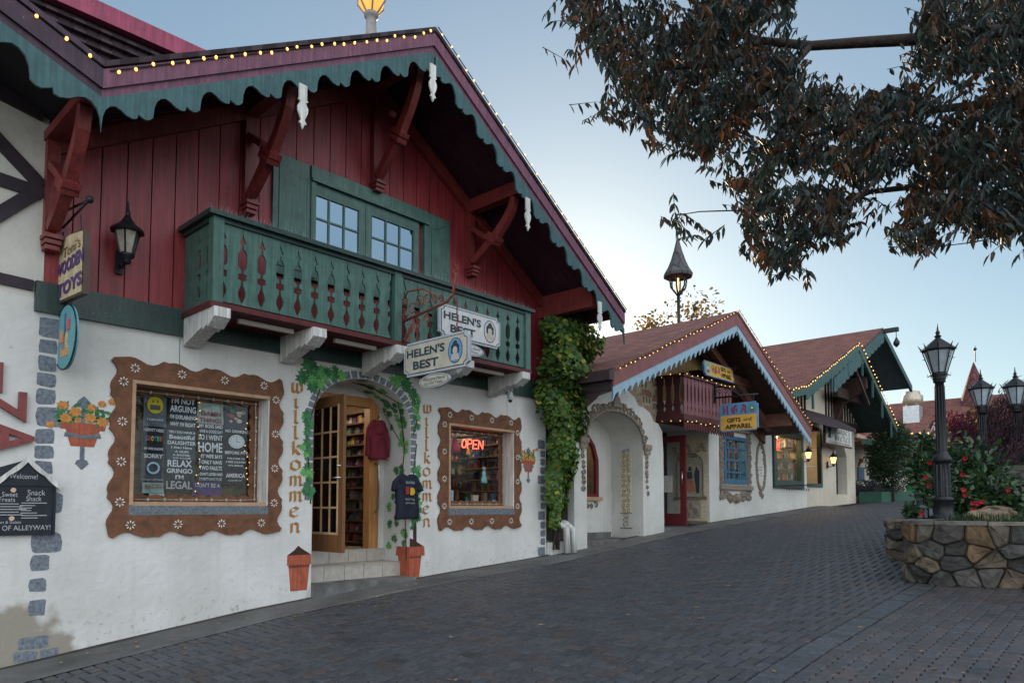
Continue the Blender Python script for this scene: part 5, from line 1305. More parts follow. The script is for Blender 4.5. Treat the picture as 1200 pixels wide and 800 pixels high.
for i in range(5):
    X_, Z_ = F(8, 590+i*3.2); ch.box(X_-.15, X_+.08+.03*(i % 3), yc-.002, yc, Z_-.004, Z_+.003)
sct('Yogurt & Gelato', 6, 612, .035, .22); sct('END OF ALLEYWAY!', 20, 618, .045, .5)
ch.build('chalk_writing', mat('chalk', (.42, .42, .45), .9, .3, 60), cb)
mb = MB()
for a, b in ((14, 574), (12, 607)): X_, Z_ = F(a, b); mb.pxz(ell(X_, Z_, .022, .022, n=10)[:-1], yc-.003, yc)
mb.build('chalk_drawing', mat('chalk_peach', (.6, .42, .3), .9), cb)

# hanging wooden toys sign (at right angles to the wall)
sx_ = 2.02
def yz(px, py, X=sx_): p = atX(px, py, X); return (p.y, p.z)
ts = thing('hanging_shop_sign', 'cream hanging sign with purple Wooden Toys lettering on black wall bracket', 'sign', (sx_, 7.1, 3.4))
mb = MB(); o_ = [yz(a, b) for a, b in [(61, 361), (62, 299), (66, 290), (75, 281), (87, 274), (102, 269), (100, 344)]]
mb.pyz(o_, sx_-.02, sx_+.03); mb.build('back_board', mat('sign_edge_brown', (.08, .05, .04), .6), ts)
mb = MB(); cx_ = sum(p[0] for p in o_)/7; cz_ = sum(p[1] for p in o_)/7
mb.pyz([(cx_+(p[0]-cx_)*.93, cz_+(p[1]-cz_)*.95) for p in o_], sx_-.026, sx_-.02); mb.build('face', mat('sign_cream', (.5, .4, .25), .7, .3, 12), ts)
mb = MB(); uy_ = (0, -1, 0)
def tyz(t, px, py, h, w, bold=.02, X=sx_, off=.03, slope=0): a = yz(px, py, X-off); mb.text(t, (X-off, a[0], a[1]), Vector((0, -1, slope)).normalized(), uz, h=h, w=w, bold=bold)
W1 = abs(o_[0][0]-o_[-1][0])
tyz("Toni's", 84, 290, .1, W1*.5, 0); mb.build('top_lettering', mat('sign_brown', (.16, .08, .04), .6), ts)
mb = MB(); tyz('WOODEN', 81, 309, .13, W1*.8, .045); tyz('TOYS', 81, 334, .13, W1*.72, .045); mb.build('lettering', mat('sign_purple', (.09, .04, .16), .6, .3, 20), ts)
mb = MB(); a = yz(105, 234); b = yz(67, 252); c = yz(66, 275)
mb.tube([(sx_, a[0], a[1]), (sx_, b[0], b[1])], .012, 6); mb.tube([(sx_, a[0], a[1]), (sx_, c[0], c[1])], .012, 6); mb.tube([(sx_, b[0]+.02, b[1]+.05), (sx_, c[0]+.0, c[1]-.05)], .014, 6)
mb.ball((sx_, a[0], a[1]), .035)
for (pp, qq) in (((95, 252), (96, 272)), ((74, 272), (75, 284))):
    p, q = yz(*pp), yz(*qq); mb.tube([(sx_, p[0], p[1]), (sx_, q[0], q[1]-.02)], .006, 5)
mb.build('bracket', M['iron'], ts)
ov = thing('oval_hanging_sign', 'turquoise oval sign with painted toys hanging below the cream toy sign', 'sign', (sx_, 7.1, 2.9))
e0 = yz(78, 395); ry = abs(yz(66, 395)[0]-yz(91, 395)[0])/2; rz2 = abs(yz(78, 358)[1]-yz(78, 432)[1])/2
mb = MB(); mb.pyz(ell(e0[0], e0[1], ry, rz2, n=28)[:-1], sx_-.012, sx_+.012); mb.build('board', mat('oval_teal', (.12, .32, .36), .6, .15, 9), ov)
mb = MB(); mb.tube([(sx_-.012, y, z) for y, z in ell(e0[0], e0[1], ry, rz2, n=28)], .008, 4); 
for pxx in (73, 84): p = yz(pxx, 352); mb.tube([(sx_, p[0], p[1]), (sx_, p[0], p[1]-.1)], .006, 4)
mb.build('rim', M['iron'], ov)
mb = MB(); cc = [(.5, .3, .15), (.5, .1, .1), (.5, .42, .2), (.1, .1, .2)]
for i, (dy, dz, w, h) in enumerate([(0, -.14, .3, .08), (.03, -.05, .04, .14), (-.04, -.04, .04, .14), (.0, .12, .04, .2), (.1, .02, .1, .12), (-.1, .1, .08, .1), (-.06, -.04, .04, .15)]):
    mb.col = cc[i % 4]; mb.box(sx_-.016-.001*i, sx_-.012, e0[0]+dy*1.1-w/2*.8, e0[0]+dy*1.1+w/2*.8, e0[1]+dz-h/2, e0[1]+dz+h/2)
mb.build('painted_toys', attr_mat('toy_paint', .7, 0), ov)

# wall lanterns
def lantern(name, label, base, s, lit=False, grp=None):
    t = thing(name, label, 'lantern', base, group=grp)
    bx, by, bz = base; c = Vector((bx, by-.28*s, bz))
    mb = MB(); mb.lathe([(.0, .62), (.012, .6), (.02, .5), (.035, .45), (.03, .42), (.06, .36), (.10, .3), (.2, .22), (.22, .19), (.2, .185)], (0, 0, 0), 8, smooth=False)
    def place(m): m.v = [(c.x+v[0]*s, c.y+v[1]*s, c.z+v[2]*s) for v in m.v]; return m
    place(mb).build('cap', M['iron'], t)
    mb = MB()
    for k in range(6):
        a = k*pi/3; mb.tube([(.155*cos(a), .155*sin(a), .19), (.085*cos(a), .085*sin(a), -.12)], .012, 4)
    mb.lathe([(.03, -.25), (.06, -.22), (.05, -.18), (.1, -.14), (.1, -.11)], (0, 0, 0), 8); place(mb)
    mb.tube([(bx, by, bz-.2*s), (bx, by-.12*s, bz-.26*s), (bx, by-.27*s, bz-.2*s)], .02*s, 6); mb.box(bx-.05*s, bx+.05*s, by-.03*s, by, bz-.32*s, bz+.0*s); mb.build('cage', M['iron'], t)
    mb = MB(); mb.lathe([(.08, -.11), (.145, .185)], (0, 0, 0), 6, smooth=False); place(mb).build('glass', mat('lantern_glass_lit', (.8, .6, .3), .3, 0, emit=(1, .6, .2), estr=1.1) if lit else mat('lantern_glass', (.30, .27, .22), .25, .4, 14, spec=.6), t)
    return t
p = atY(152, 286, 7.42); lantern('wall_lantern', 'unlit black lantern on the maroon siding left of the green balcony', (p.x, 7.7, p.z), .74)
p = atY(949, 534, 7.45); lantern('wall_lantern', 'lit black lantern beside the tall green window of the souvenir shop', (p.x+.1, 7.7, p.z), .62, True)
p = atY(978, 540, 7.45); lantern('wall_lantern', 'lit black lantern beside the pointed window of the candy shop', (p.x+.1, 7.7, p.z), .66, True)

# HELEN'S BEST signs
dkt = mat('sign_dark_teal', (.03, .05, .06), .6)
def clip_rect(w, h, c): return [(-w/2+c, -h/2), (w/2-c, -h/2), (w/2-c, -h/2+c*.5), (w/2, -h/2+c), (w/2, h/2-c), (w/2-c*.9, h/2-c*.6), (w/2-c, h/2), (-w/2+c, h/2), (-w/2+c*.9, h/2-c*.6), (-w/2, h/2-c), (-w/2, -h/2+c), (-w/2+c*.9, -h/2+c*.6)]
def best_sign(label, c, U, w, h, facecol, medal, X_off):
    c = Vector(c); U = Vector(U); V = Vector((0, 0, 1)); N_ = U.cross(V)
    t = thing('hanging_shop_sign', label, 'sign', c)
    mb = MB(); mb.prism(clip_rect(w, h, .06), c-N_*.02, U, V, N_*.04); mb.build('board', mat('sign_frame_grey', (.42, .45, .48), .6), t)
    mb = MB(); mb.prism(clip_rect(w-.05, h-.05, .055), c+N_*.02, U, V, N_*.003); mb.build('border', dkt, t)
    mb = MB(); mb.prism(clip_rect(w-.07, h-.07, .052), c+N_*.0235, U, V, N_*.002); mb.build('face', facecol, t)
    mb = MB(); q = c+N_*.027
    mb.text("HELEN'S", q-U*w*.145+V*h*.17, U, V, w=w*.6, h=h*.25, bold=.03); mb.text('BEST', q-U*w*.14-V*h*.2, U, V, w=w*.4, h=h*.25, bold=.03); mb.build('lettering', dkt, t)
    mc = q+U*w*.31
    mb = MB(); mb.prism(ell(0, 0, w*.105, h*.36, n=24)[:-1], mc, U, V, N_*.001); mb.build('medallion_rim', dkt, t)
    mb = MB(); mb.prism(ell(0, 0, w*.095, h*.335, n=24)[:-1], mc+N_*.001, U, V, N_*.001); md = mb.build('medallion', medal, t)
    mb = MB(); k = h
    def el(m, x, y, rx, ry, d): m.prism(ell(0, 0, rx*k, ry*k, n=14)[:-1], mc+U*x*k+V*y*k+N_*d, U, V, N_*.0006)
    el(mb, 0, .10, .17, .10, .003); el(mb, 0, .15, .10, .13, .0036); el(mb, -.12, .0, .05, .09, .003); el(mb, .12, .0, .05, .09, .003); mb.build('figure_hair_and_hat', dkt, md)
    mb = MB(); el(mb, 0, 0.0, .10, .11, .0042); mb.prism([(-.18*k, -.27*k), (.18*k, -.27*k), (.12*k, -.1*k), (-.12*k, -.1*k)], mc+N_*.003, U, V, N_*.0006); mb.build('figure_face', mat('sign_cream_face', (.5, .45, .38), .6), md)
    mb = MB(); oc = c-V*(h/2+.095); mb.prism(ell(0, 0, w*.235, .085, n=24)[:-1], oc-N_*.015-U*w*.02, U, V, N_*.03); mb.build('oval_plate', mat('sign_frame_grey', (.42, .45, .48), .6), t)
    mb = MB(); mb.prism(ell(0, 0, w*.22, .073, n=24)[:-1], oc+N_*.015-U*w*.02, U, V, N_*.001); mb.build('oval_rim', dkt, t)
    mb = MB(); mb.prism(ell(0, 0, w*.212, .066, n=24)[:-1], oc+N_*.016-U*w*.02, U, V, N_*.001); mb.build('oval_face', facecol, t)
    mb = MB(); mb.text('Welcome Home', oc+N_*.018-U*w*.02+V*.025, U, V, w=w*.34, h=.04); mb.text('to Old Town', oc+N_*.018-U*w*.02-V*.025, U, V, w=w*.28, h=.04); mb.build('oval_lettering', dkt, t)
    return t
XS = 5.6
A_ = atX(475, 423, XS); B_ = atX(551, 408, XS)
mid = (A_+B_)/2; wS = abs(A_.y-B_.y)
s1 = best_sign("cream Helen's Best sign with blue portrait medallion hanging crosswise from a red iron bracket", mid, (0, -1, 0), wS, .42, mat('sign_aged_cream', (.46, .43, .36), .65, .2, 6), mat('sign_blue', (.12, .3, .55), .6), 0)
mb = MB(); zb_ = mid.z+.21; yb = 6.95; pe = atX(531, 347, XS); pt = atX(534, 320, XS)
bar0 = Vector((XS-.02, 6.97, zb_+.30)); 
mb.tube([bar0, (XS, pe.y+.12, pe.z-.05), (XS, pe.y, pe.z+.02), (XS, pt.y+.0, pt.z)], .017, 7)
curl(mb, Vector((XS, pt.y-.0, pt.z))+Vector((0, .0, .05)), (0, 1, 0), uz, .06, 1.2, .012, -pi/2)
mb.tube([(XS, 6.97, zb_+.02), (XS, 6.75, zb_+.33)], .013, 6); mb.tube([(XS, 6.97, bar0.z+.3), (XS, 6.9, bar0.z+.38), (XS, 6.6, bar0.z+.35), (XS, 6.35, bar0.z+.2)], .011, 6)
for (dy, dz, r_) in ((-.02, .12, .07), (-.16, .17, .08), (-.3, .22, .09), (-.44, .2, .08), (-.58, .17, .06), (-.12, -.14, .06), (-.26, -.1, .07), (-.44, -.06, .06), (0, .27, .06), (-.7, .14, .05), (-.1, -.25, .05)):
    curl(mb, (XS, 6.97+dy, bar0.z+dz*.9+abs(dy)*.05), (0, 1, 0), uz, r_, 1.5, .009, R.uniform(0, 6), R.choice((-1, 1)))
for yy in (mid.y-.36, mid.y+.36):
    z2 = bar0.z+(pe.z-.05-bar0.z)*(6.97-yy)/(6.97-pe.y-.12); 
    z_ = z2
    while z_ > mid.z+.22: mb.tube([(XS-.01, yy, z_), (XS+.01, yy, z_-.05)], .007, 4); z_ -= .045
mb.build('iron_bracket', M['rust'], s1)
A_ = atY(514, 373, 6.9); B_ = atY(585, 393, 6.9)
s2_ = best_sign("white Helen's Best sign with grey portrait medallion lying flat against the green balcony", (A_+B_)/2, (1, 0, 0), B_.x-A_.x, .44, mat('sign_white', (.6, .6, .6), .6, .1, 8), mat('sign_white2', (.5, .5, .5), .6), 0)
# security camera under the corbel
p = atY(598, 466, 7.35)
sc_ = thing('security_camera', 'small white dome security camera hanging under the right end of the balcony', 'camera', p)
mb = MB(); mb.lathe([(.03, -.04), (.045, .0), (.045, .07), (.02, .09)], p, 10); mb.tube([p+Vector((-.03, 0, .08)), p+Vector((-.04, 0, .2))], .01, 5); mb.tube([p+Vector((.03, 0, .08)), p+Vector((.05, 0, .17))], .01, 5); mb.build('housing', mat('camera_white', (.5, .52, .55), .35), sc_)
mb = MB(); mb.ball(p-Vector((0, 0, .04)), .035); mb.build('lens', M['iron'], sc_)
# wooden post under balcony right
# garments at the entrance
def garment(label, cat, o, U, w, h, colr, sleeves, texts=(), long=False, name='hanging_garment', amp=.02, tilt=0):
    o = Vector(o); U = Vector(U).normalized(); V = Vector((0, 0, 1)); N_ = U.cross(V)
    t = thing(name, label, cat, o)
    half = [(0.10, .97), (.16, 1.0), (.36, .93)]
    if sleeves == 'long': half += [(.5, .78), (.56, .4), (.6, .08), (.48, .06), (.42, .45), (.38, .62), (.37, .3), (.38, .0)]
    elif sleeves == 'short': half += [(.5, .82), (.57, .64), (.46, .6), (.39, .68), (.37, .3), (.38, .0)]
    else: half += [(.38, .6), (.42, .0)]
    prof = [(0, .93)]+half+[(0, -.01)]
    pts = prof[:-1]+[(-x, z) for x, z in half[::-1]]
    mb = MB(); mb.prism([(x*w, z*h) for x, z in pts], o-N_*.03, U, V, N_*.06)
    ob = mb.build('fabric', mat(colr[0], colr[1], .85, .2, 6, .3, 30), t)
    # folds: subdivide and push
    bm = bmesh.new(); bm.from_mesh(ob.data)
    bmesh.ops.triangulate(bm, faces=bm.faces)
    for _ in range(2): bmesh.ops.subdivide_edges(bm, edges=[e for e in bm.edges if e.calc_length() > .05], cuts=1, use_grid_fill=True)
    bmesh.ops.triangulate(bm, faces=bm.faces)
    oo = wloc(t)
    for v in bm.verts:
        q = v.co+oo-o; a = q.dot(U)/w; b = q.z/h; v.co += N_*amp*sin(a*21+b*3)*(1-b*.6)+N_*.012*sin(a*9-b*7)
    bm.to_mesh(ob.data); bm.free()
    for p in ob.data.polygons: p.use_smooth = True
    mb = MB()
    for (s, a, b, ww, hh) in texts:
        mb.text(s, o+U*a*w+V*b*h+N_*.062, U, V, w=ww*w, h=hh*h)
    return t, mb, o, U, V, N_
c = atY(442, 538, 8.12)
t, mb, o, U, V, N_ = garment('maroon long-sleeved sweatshirt hanging on the wooden door frame', 'sweatshirt', (c.x+.0, 8.12, c.z), (1, 0, 0), .33, .56, ('maroon_sweatshirt', (.15, .015, .03)), 'long')
mb.text('Helen', o+V*.36+N_*.06, U, V, w=.13, h=.045); mb.build('print', mat('print_dark_red', (.07, .008, .015), .8), t)
mb = MB(); mb.tube([o+V*.54+N_*.0, o+V*.6, o+V*.62+U*.02, o+V*.6+U*.04], .006, 5); mb.build('hanger', M['iron'], t)
c = atY(478, 608, 7.62)
t, mb, o, U, V, N_ = garment('navy short-sleeved T-shirt with beer mug print hanging at the right of the entrance', 'T-shirt', (c.x-.02, 7.62, c.z), (1, .12, 0), .50, .62, ('navy_cotton', (.014, .018, .032)), 'short')
mb.text('BAVARIA', o+V*.50+N_*.062, U, V, w=.17, h=.035); mb.text('PROST Y ALL', o+V*.27+N_*.062, U, V, w=.18, h=.03); mb.text('GERMAN VILLAGE', o+V*.22+N_*.062, U, V, w=.18, h=.022); mb.build('print', mat('print_grey', (.4, .42, .45), .8), t)
mb = MB(); mb.prism([(-.09, -.04), (-.02, -.04), (-.02, .06), (-.09, .06)], o+V*.38+N_*.062, U, V, N_*.001); mb.build('red_mug_print', mat('print_red', (.3, .03, .03), .8), t)
mb = MB(); mb.prism([(.0, -.05), (.07, -.05), (.07, .05), (.0, .05)], o+V*.38+N_*.062, U, V, N_*.001); mb.prism([(.07, .03), (.09, .03), (.09, -.03), (.07, -.03)], o+V*.38+N_*.062, U, V, N_*.001); mb.build('yellow_mug_print', mat('print_yellow', (.6, .36, .02), .8), t)
c = atY(408, 535, 8.5); t, mb, *_ = garment('purple scarf-like top hanging just inside the open door', 'blouse', (5.5, 8.55, 2.35), (1, 0, 0), .3, .62, ('purple_cloth', (.12, .02, .12)), 'short')
t, mb, *_ = garment('dark red dress hanging low inside the open door', 'dress', (5.45, 8.6, 1.35), (1, 0, 0), .25, .8, ('dark_red_cloth', (.14, .01, .03)), None)
t, mb, *_ = garment('blue patterned bag hanging on the goods rack, upper of two', 'bag', (5.95, 9.2, 1.85), (1, 0, 0), .3, .5, ('blue_cloth', (.03, .13, .35)), None)
t, mb, *_ = garment('blue patterned bag hanging on the goods rack, lower of two', 'bag', (5.9, 9.1, 1.25), (1, 0, 0), .35, .45, ('blue_cloth', (.03, .13, .35)), None)

# printed shirts behind the left window
YS = 7.945
def U5(u, v): return atY(120+u*.3, 400+v*.3, YS)
Wt = mat('print_white', (.62, .62, .60), .8, 0)
def shirt(u0, u1, v0, v1, label, col, lines, extra=None):
    a = U5((u0+u1)/2, (v0+v1)/2); w = U5(u1, (v0+v1)/2).x-U5(u0, (v0+v1)/2).x; h = U5((u0+u1)/2, v0).z-U5((u0+u1)/2, v1).z
    t = thing('printed_shirt', label, 'shirt', (a.x, YS, a.z-h/2), group='printed shirts hanging in the left shop window')
    mb = MB(); n = 8; V_ = []
    for j in range(n+1):
        for i in range(n+1):
            fx, fz = i/n-.5, j/n-.5; V_.append((a.x+fx*w*(.98 if j else 1), YS+.008*sin(i*1.9+j*.7+a.x*9), a.z+fz*h))
    mb.smooth = True; mb.add(V_, [(j*(n+1)+i, j*(n+1)+i+1, (j+1)*(n+1)+i+1, (j+1)*(n+1)+i) for j in range(n) for i in range(n)]); mb.build('fabric', mat('shirt_'+col[0], col[1], .9, .3, 14), t)
    if lines:
        mb = MB()
        for s, yy, ww, hh in lines: mb.text(s, (a.x, YS-.014, a.z+h*(.5-yy)), ux, uz, w=w*ww, h=h*hh, bold=.025)
        mb.build('print', Wt, t)
    if extra: extra(t, a, w, h)
    return t
DG = ('charcoal', (.028, .03, .032)); HG = ('heather_grey', (.13, .14, .15)); TL = ('dark_teal', (.05, .075, .075))
def smiley(t, a, w, h):
    c = (a.x-.02*w, a.z+.2*h); y = YS-.013
    mb = MB(); mb.pxz(ell(c[0], c[1], w*.34, h*.28, n=24)[:-1], y, y+.001); mb.build('yellow_face_print', mat('print_yellow2', (.65, .48, .02), .8, 0), t)
    mb = MB(); mb.pxz([(c[0]-w*.22, c[1]-h*.16), (c[0]+w*.22, c[1]-h*.16), (c[0]+w*.22, c[1]+h*.0), (c[0]-w*.22, c[1]+h*.0)], y-.002, y-.001)
    mb.pxz(ell(c[0]-w*.1, c[1]+h*.12, w*.035, h*.05, n=8)[:-1], y-.002, y-.001); mb.pxz(ell(c[0]+w*.1, c[1]+h*.12, w*.035, h*.05, n=8)[:-1], y-.002, y-.001); mb.build('face_details_print', mat('print_darkgrey', (.1, .1, .1), .8, 0), t)
shirt(160, 252, 213, 332, 'grey shirt with yellow taped-mouth smiley, top left in the window', HG, [('I CAN NOT', .78, .7, .06)], smiley)
def goog(t, a, w, h):
    for i, (c_, s) in enumerate((((.1, .2, .6), 'G'), ((.6, .1, .05), 'o'), ((.6, .45, .05), 'o'), ((.1, .2, .6), 'g'), ((.05, .35, .1), 'l'), ((.6, .1, .05), 'e'))):
        mb = MB(); mb.text(s, (a.x+w*(-.3+.12*i), YS-.014, a.z+h*.05), ux, uz, h=h*.2, w=w*.1, bold=.02); mb.build('print', mat('print_c%d' % (i % 3 if i < 3 else i), c_, .8, 0), t)
shirt(152, 245, 334, 434, 'charcoal shirt with small coloured letters, second in the left column', DG, [("I DON'T NEED", .12, .85, .12), ('MY WIFE KNOWS', .85, .8, .1)], goog)
def ring(t, a, w, h):
    mb = MB(); mb.tube([(x, YS-.016, z) for x, z in ell(a.x, a.z-.02*h, w*.24, h*.18, n=18)], .012, 5); mb.build('ring_print', mat('print_paleblue', (.3, .42, .5), .8, 0), t)
shirt(150, 242, 436, 548, 'grey shirt reading SORRY above a pale ring', ('mid_grey', (.085, .09, .095)), [('SORRY', .1, .8, .15), ("I WASN'T LISTENING", .92, .85, .07)], ring)
def red(s, yy): 
    def f(t, a, w, h): mb = MB(); mb.text(s, (a.x, YS-.014, a.z+h*(.5-yy)), ux, uz, w=w*.75, h=h*.4, bold=.03); mb.build('print', mat('print_red2', (.45, .04, .04), .8, 0), t)
    return f
shirt(155, 240, 550, 592, 'small pale green card with red print under the left column of shirts', ('pale_green', (.28, .38, .32)), [], red('FACTS', .35))
shirt(182, 242, 594, 630, 'tiny white card with blue and red print at the window sill', ('white', (.5, .5, .52)), [], lambda t, a, w, h: (lambda mb: (mb.text('TRUST', (a.x, YS-.014, a.z+h*.2), ux, uz, w=w*.8, h=h*.3, bold=.03), mb.text('IN GOD', (a.x, YS-.014, a.z-h*.2), ux, uz, w=w*.8, h=h*.25, bold=.03), mb.build('print', mat('print_navy2', (.03, .08, .3), .8, 0), t)))(MB()))
shirt(258, 368, 218, 345, "dark shirt reading I'M NOT ARGUING", DG, [("I'M NOT", .13, .82, .18), ('ARGUING', .37, .92, .2), ("I'M EXPLAINING", .62, .92, .13), ("WHY I'M RIGHT", .84, .9, .13)])
shirt(250, 366, 347, 460, 'grey-green shirt reading Beautiful Daughter', TL, [('YES I DO HAVE A', .07, .9, .08), ('Beautiful', .24, .85, .14), ('DAUGHTER', .44, .95, .13), ('I Also Have', .6, .7, .08), ('A GUN', .74, .45, .08), ('A SHOVEL', .86, .6, .07), ('AND AN ALIBI', .96, .6, .05)])
shirt(246, 352, 462, 582, "dark shirt reading RELAX I'M LEGAL", DG, [('RELAX', .12, .9, .22), ('GRINGO', .36, .95, .15), ("I'M", .56, .3, .14), ('LEGAL', .82, .95, .26)])
def damn(t, a, w, h):
    mb = MB(); mb.text('DAMN', (a.x, YS-.014, a.z-.02*h), ux, uz, w=w*.75, h=h*.22, bold=.03); mb.text('THINGS', (a.x, YS-.014, a.z-.33*h), ux, uz, w=w*.85, h=h*.22, bold=.03); mb.build('print', mat('print_maroon', (.25, .05, .05), .8, 0), t)
shirt(370, 474, 240, 322, 'pale shirt with maroon DAMN THINGS print', ('pale_aqua', (.38, .42, .36)), [], damn)
shirt(371, 470, 324, 436, 'dark shirt reading MY BOSS and HOME', DG, [('MY BOSS SAID', .07, .95, .12), ('HAVE A GOOD DAY', .25, .95, .11), ('SO I WENT', .46, .95, .18), ('HOME', .80, .95, .34)])
shirt(372, 470, 438, 546, 'dark shirt reading MY WIFE SAYS I ONLY HAVE TWO FAULTS', DG, [('MY WIFE SAYS', .1, .9, .14), ('I ONLY HAVE', .31, .9, .14), ('TWO FAULTS', .52, .9, .15), ("I DON'T LISTEN AND", .74, .95, .11), ('SOMETHING ELSE', .92, .9, .1)])
shirt(352, 466, 548, 602, "purple shirt reading DON'T BE A along the bottom", ('plum', (.07, .04, .12)), [("DON'T BE A", .25, .85, .3)])
def pic(t, a, w, h):
    mb = MB()
    for i in range(14):
        mb.col = R.choice([(.4, .08, .08), (.3, .3, .32), (.1, .2, .12), (.5, .4, .3)]); x = a.x+R.uniform(-.35, .35)*w; z = a.z+R.uniform(-.2, .3)*h; r_ = R.uniform(.05, .13)*w
        mb.pxz(ell(x, z, r_, r_*.7, n=7)[:-1], YS-.014-i*.0004, YS-.0138-i*.0004)
    mb.build('print', attr_mat('picture_print', .8, 0), t)
shirt(477, 568, 252, 342, 'dark shirt with a red and grey picture, top right in the window', ('slate', (.06, .07, .08)), [], pic)
def clock(t, a, w, h):
    mb = MB(); mb.pxz(ell(a.x, a.z+.02*h, w*.33, h*.27, n=26)[:-1], YS-.013, YS-.012); mb.build('clock_print', Wt, t)
    mb = MB()
    for k in range(12): an = k*pi/6; mb.pxz(ell(a.x+w*.26*cos(an), a.z+.02*h+h*.21*sin(an), .006, .006, n=6)[:-1], YS-.0145, YS-.014)
    mb.box(a.x-.003, a.x+.003, YS-.0145, YS-.014, a.z, a.z+h*.2); mb.box(a.x-.003, a.x+w*.12, YS-.0145, YS-.014, a.z, a.z+.006); mb.build('clock_details', mat('print_darkgrey', (.1, .1, .1), .8, 0), t)
shirt(475, 570, 344, 442, 'black shirt with round clock reading NO DRINKING BEFORE FIVE', ('black', (.02, .02, .022)), [('NO DRINKING', .08, .95, .12), ('BEFORE FIVE', .93, .95, .12)], clock)
shirt(474, 562, 446, 560, 'black shirt with small lines above the word AMERICA', ('black', (.02, .02, .022)), [('WELCOME TO', .1, .8, .06), ('A FREE COUNTRY', .22, .9, .07), ('WE SPEAK', .34, .7, .06), ('AMERICA', .68, .85, .14), ('LOVE IT', .85, .6, .06)])
mb = MB(); mb.box(2.6, 4.25, 8.02, 8.05, 1.5, 3.0); mb.build('display_backing', mat('display_dark', (.10, .07, .03), .8, .6, 9, var2=(.015, .015, .01)), shop)
wm = MB(); gl_ = thing('garland_lights', 'gold fairy light garland hanging among the shirts in the left window', 'garland', (3.5, 8.0, 1.8))
mb = MB()
for (u, v0, v1) in ((560, 320, 570), (368, 240, 600)):
    P_ = []
    for i in range(24): q = U5(u+R.uniform(-12, 12), v0+(v1-v0)*i/23); P_.append((q.x, YS-.03, q.z)); 
    wm.tube(P_, .003, 4)
    for q in P_[::2]: mb.ball(q, .008, 5, 3)
wm.build('wire', M['cable'], gl_); mb.build('lights', mat('garland_gold', (.5, .3, .1), .4, 0, emit=(1, .5, .15), estr=.5), gl_)

# OPEN neon and ornaments in right window
U8 = lambda u, v, Y=7.96: atY(515+u*100/727, 490+v*110/800, Y)
on = thing('neon_sign', 'glowing red neon sign reading OPEN in the right shop window', 'sign', U8(275, 215))
nm = mat('neon_red', (.9, .1, .05), .4, 0, emit=(1, .07, .035), estr=2.2)
mb = MB()
def stroke(pts, k):
    P_ = []
    for (a, b) in pts: q = U8(190+k*47+a*36+b*6, 250-b*72+k*4); P_.append((q.x, q.y, q.z))
    mb.tube(P_, .009, 5)
stroke([(.5+.5*cos(t), .5+.5*sin(t)) for t in [2*pi*i/12 for i in range(13)]], 0)
stroke([(0, 0), (0, 1), (.7, 1), (1, .8), (.9, .55), (0, .48)], 1); stroke([(1, 1), (0, 1), (0, 0), (1, 0)], 2); stroke([(0, .5), (.8, .5)], 2); stroke([(0, 0), (0, 1), (1, 0), (1, 1)], 3)
mb.build('tube', nm, on)
for u, v0, v1, w, c, lab in ((130, 160, 290, 90, (.4, .03, .08), 'red ruffled doll garment hanging left of the neon sign'), (245, 250, 310, 40, (.6, .45, .05), 'yellow toy hanging under the neon sign'), (320, 255, 330, 50, (.03, .06, .15), 'navy toy hanging below the end of the neon sign'), (380, 440, 550, 55, (.25, .55, .5), 'pale turquoise doll dress on a stand in the right window')):
    a, b = U8(u, v0, 8.02), U8(u, v1, 8.02); ww = U8(u+w/2, v0, 8.02).x-U8(u-w/2, v0, 8.02).x
    t = thing('toy_dress', lab, 'toy', b, group='toys displayed in the right shop window'); mb = MB(); h = a.z-b.z
    mb.lathe([(ww*.5, 0), (ww*.42, h*.3), (ww*.22, h*.55), (ww*.3, h*.8), (ww*.1, h*.95), (.004, h)], b, 10, .4); mb.build('cloth', mat('toy_%d' % u, c, .8, .3, 30), t)
    if u in (130, 380): mb = MB(); mb.ball((b.x, b.y, a.z+.02), .035); mb.build('head', mat('doll_skin', (.55, .36, .26), .6), t)
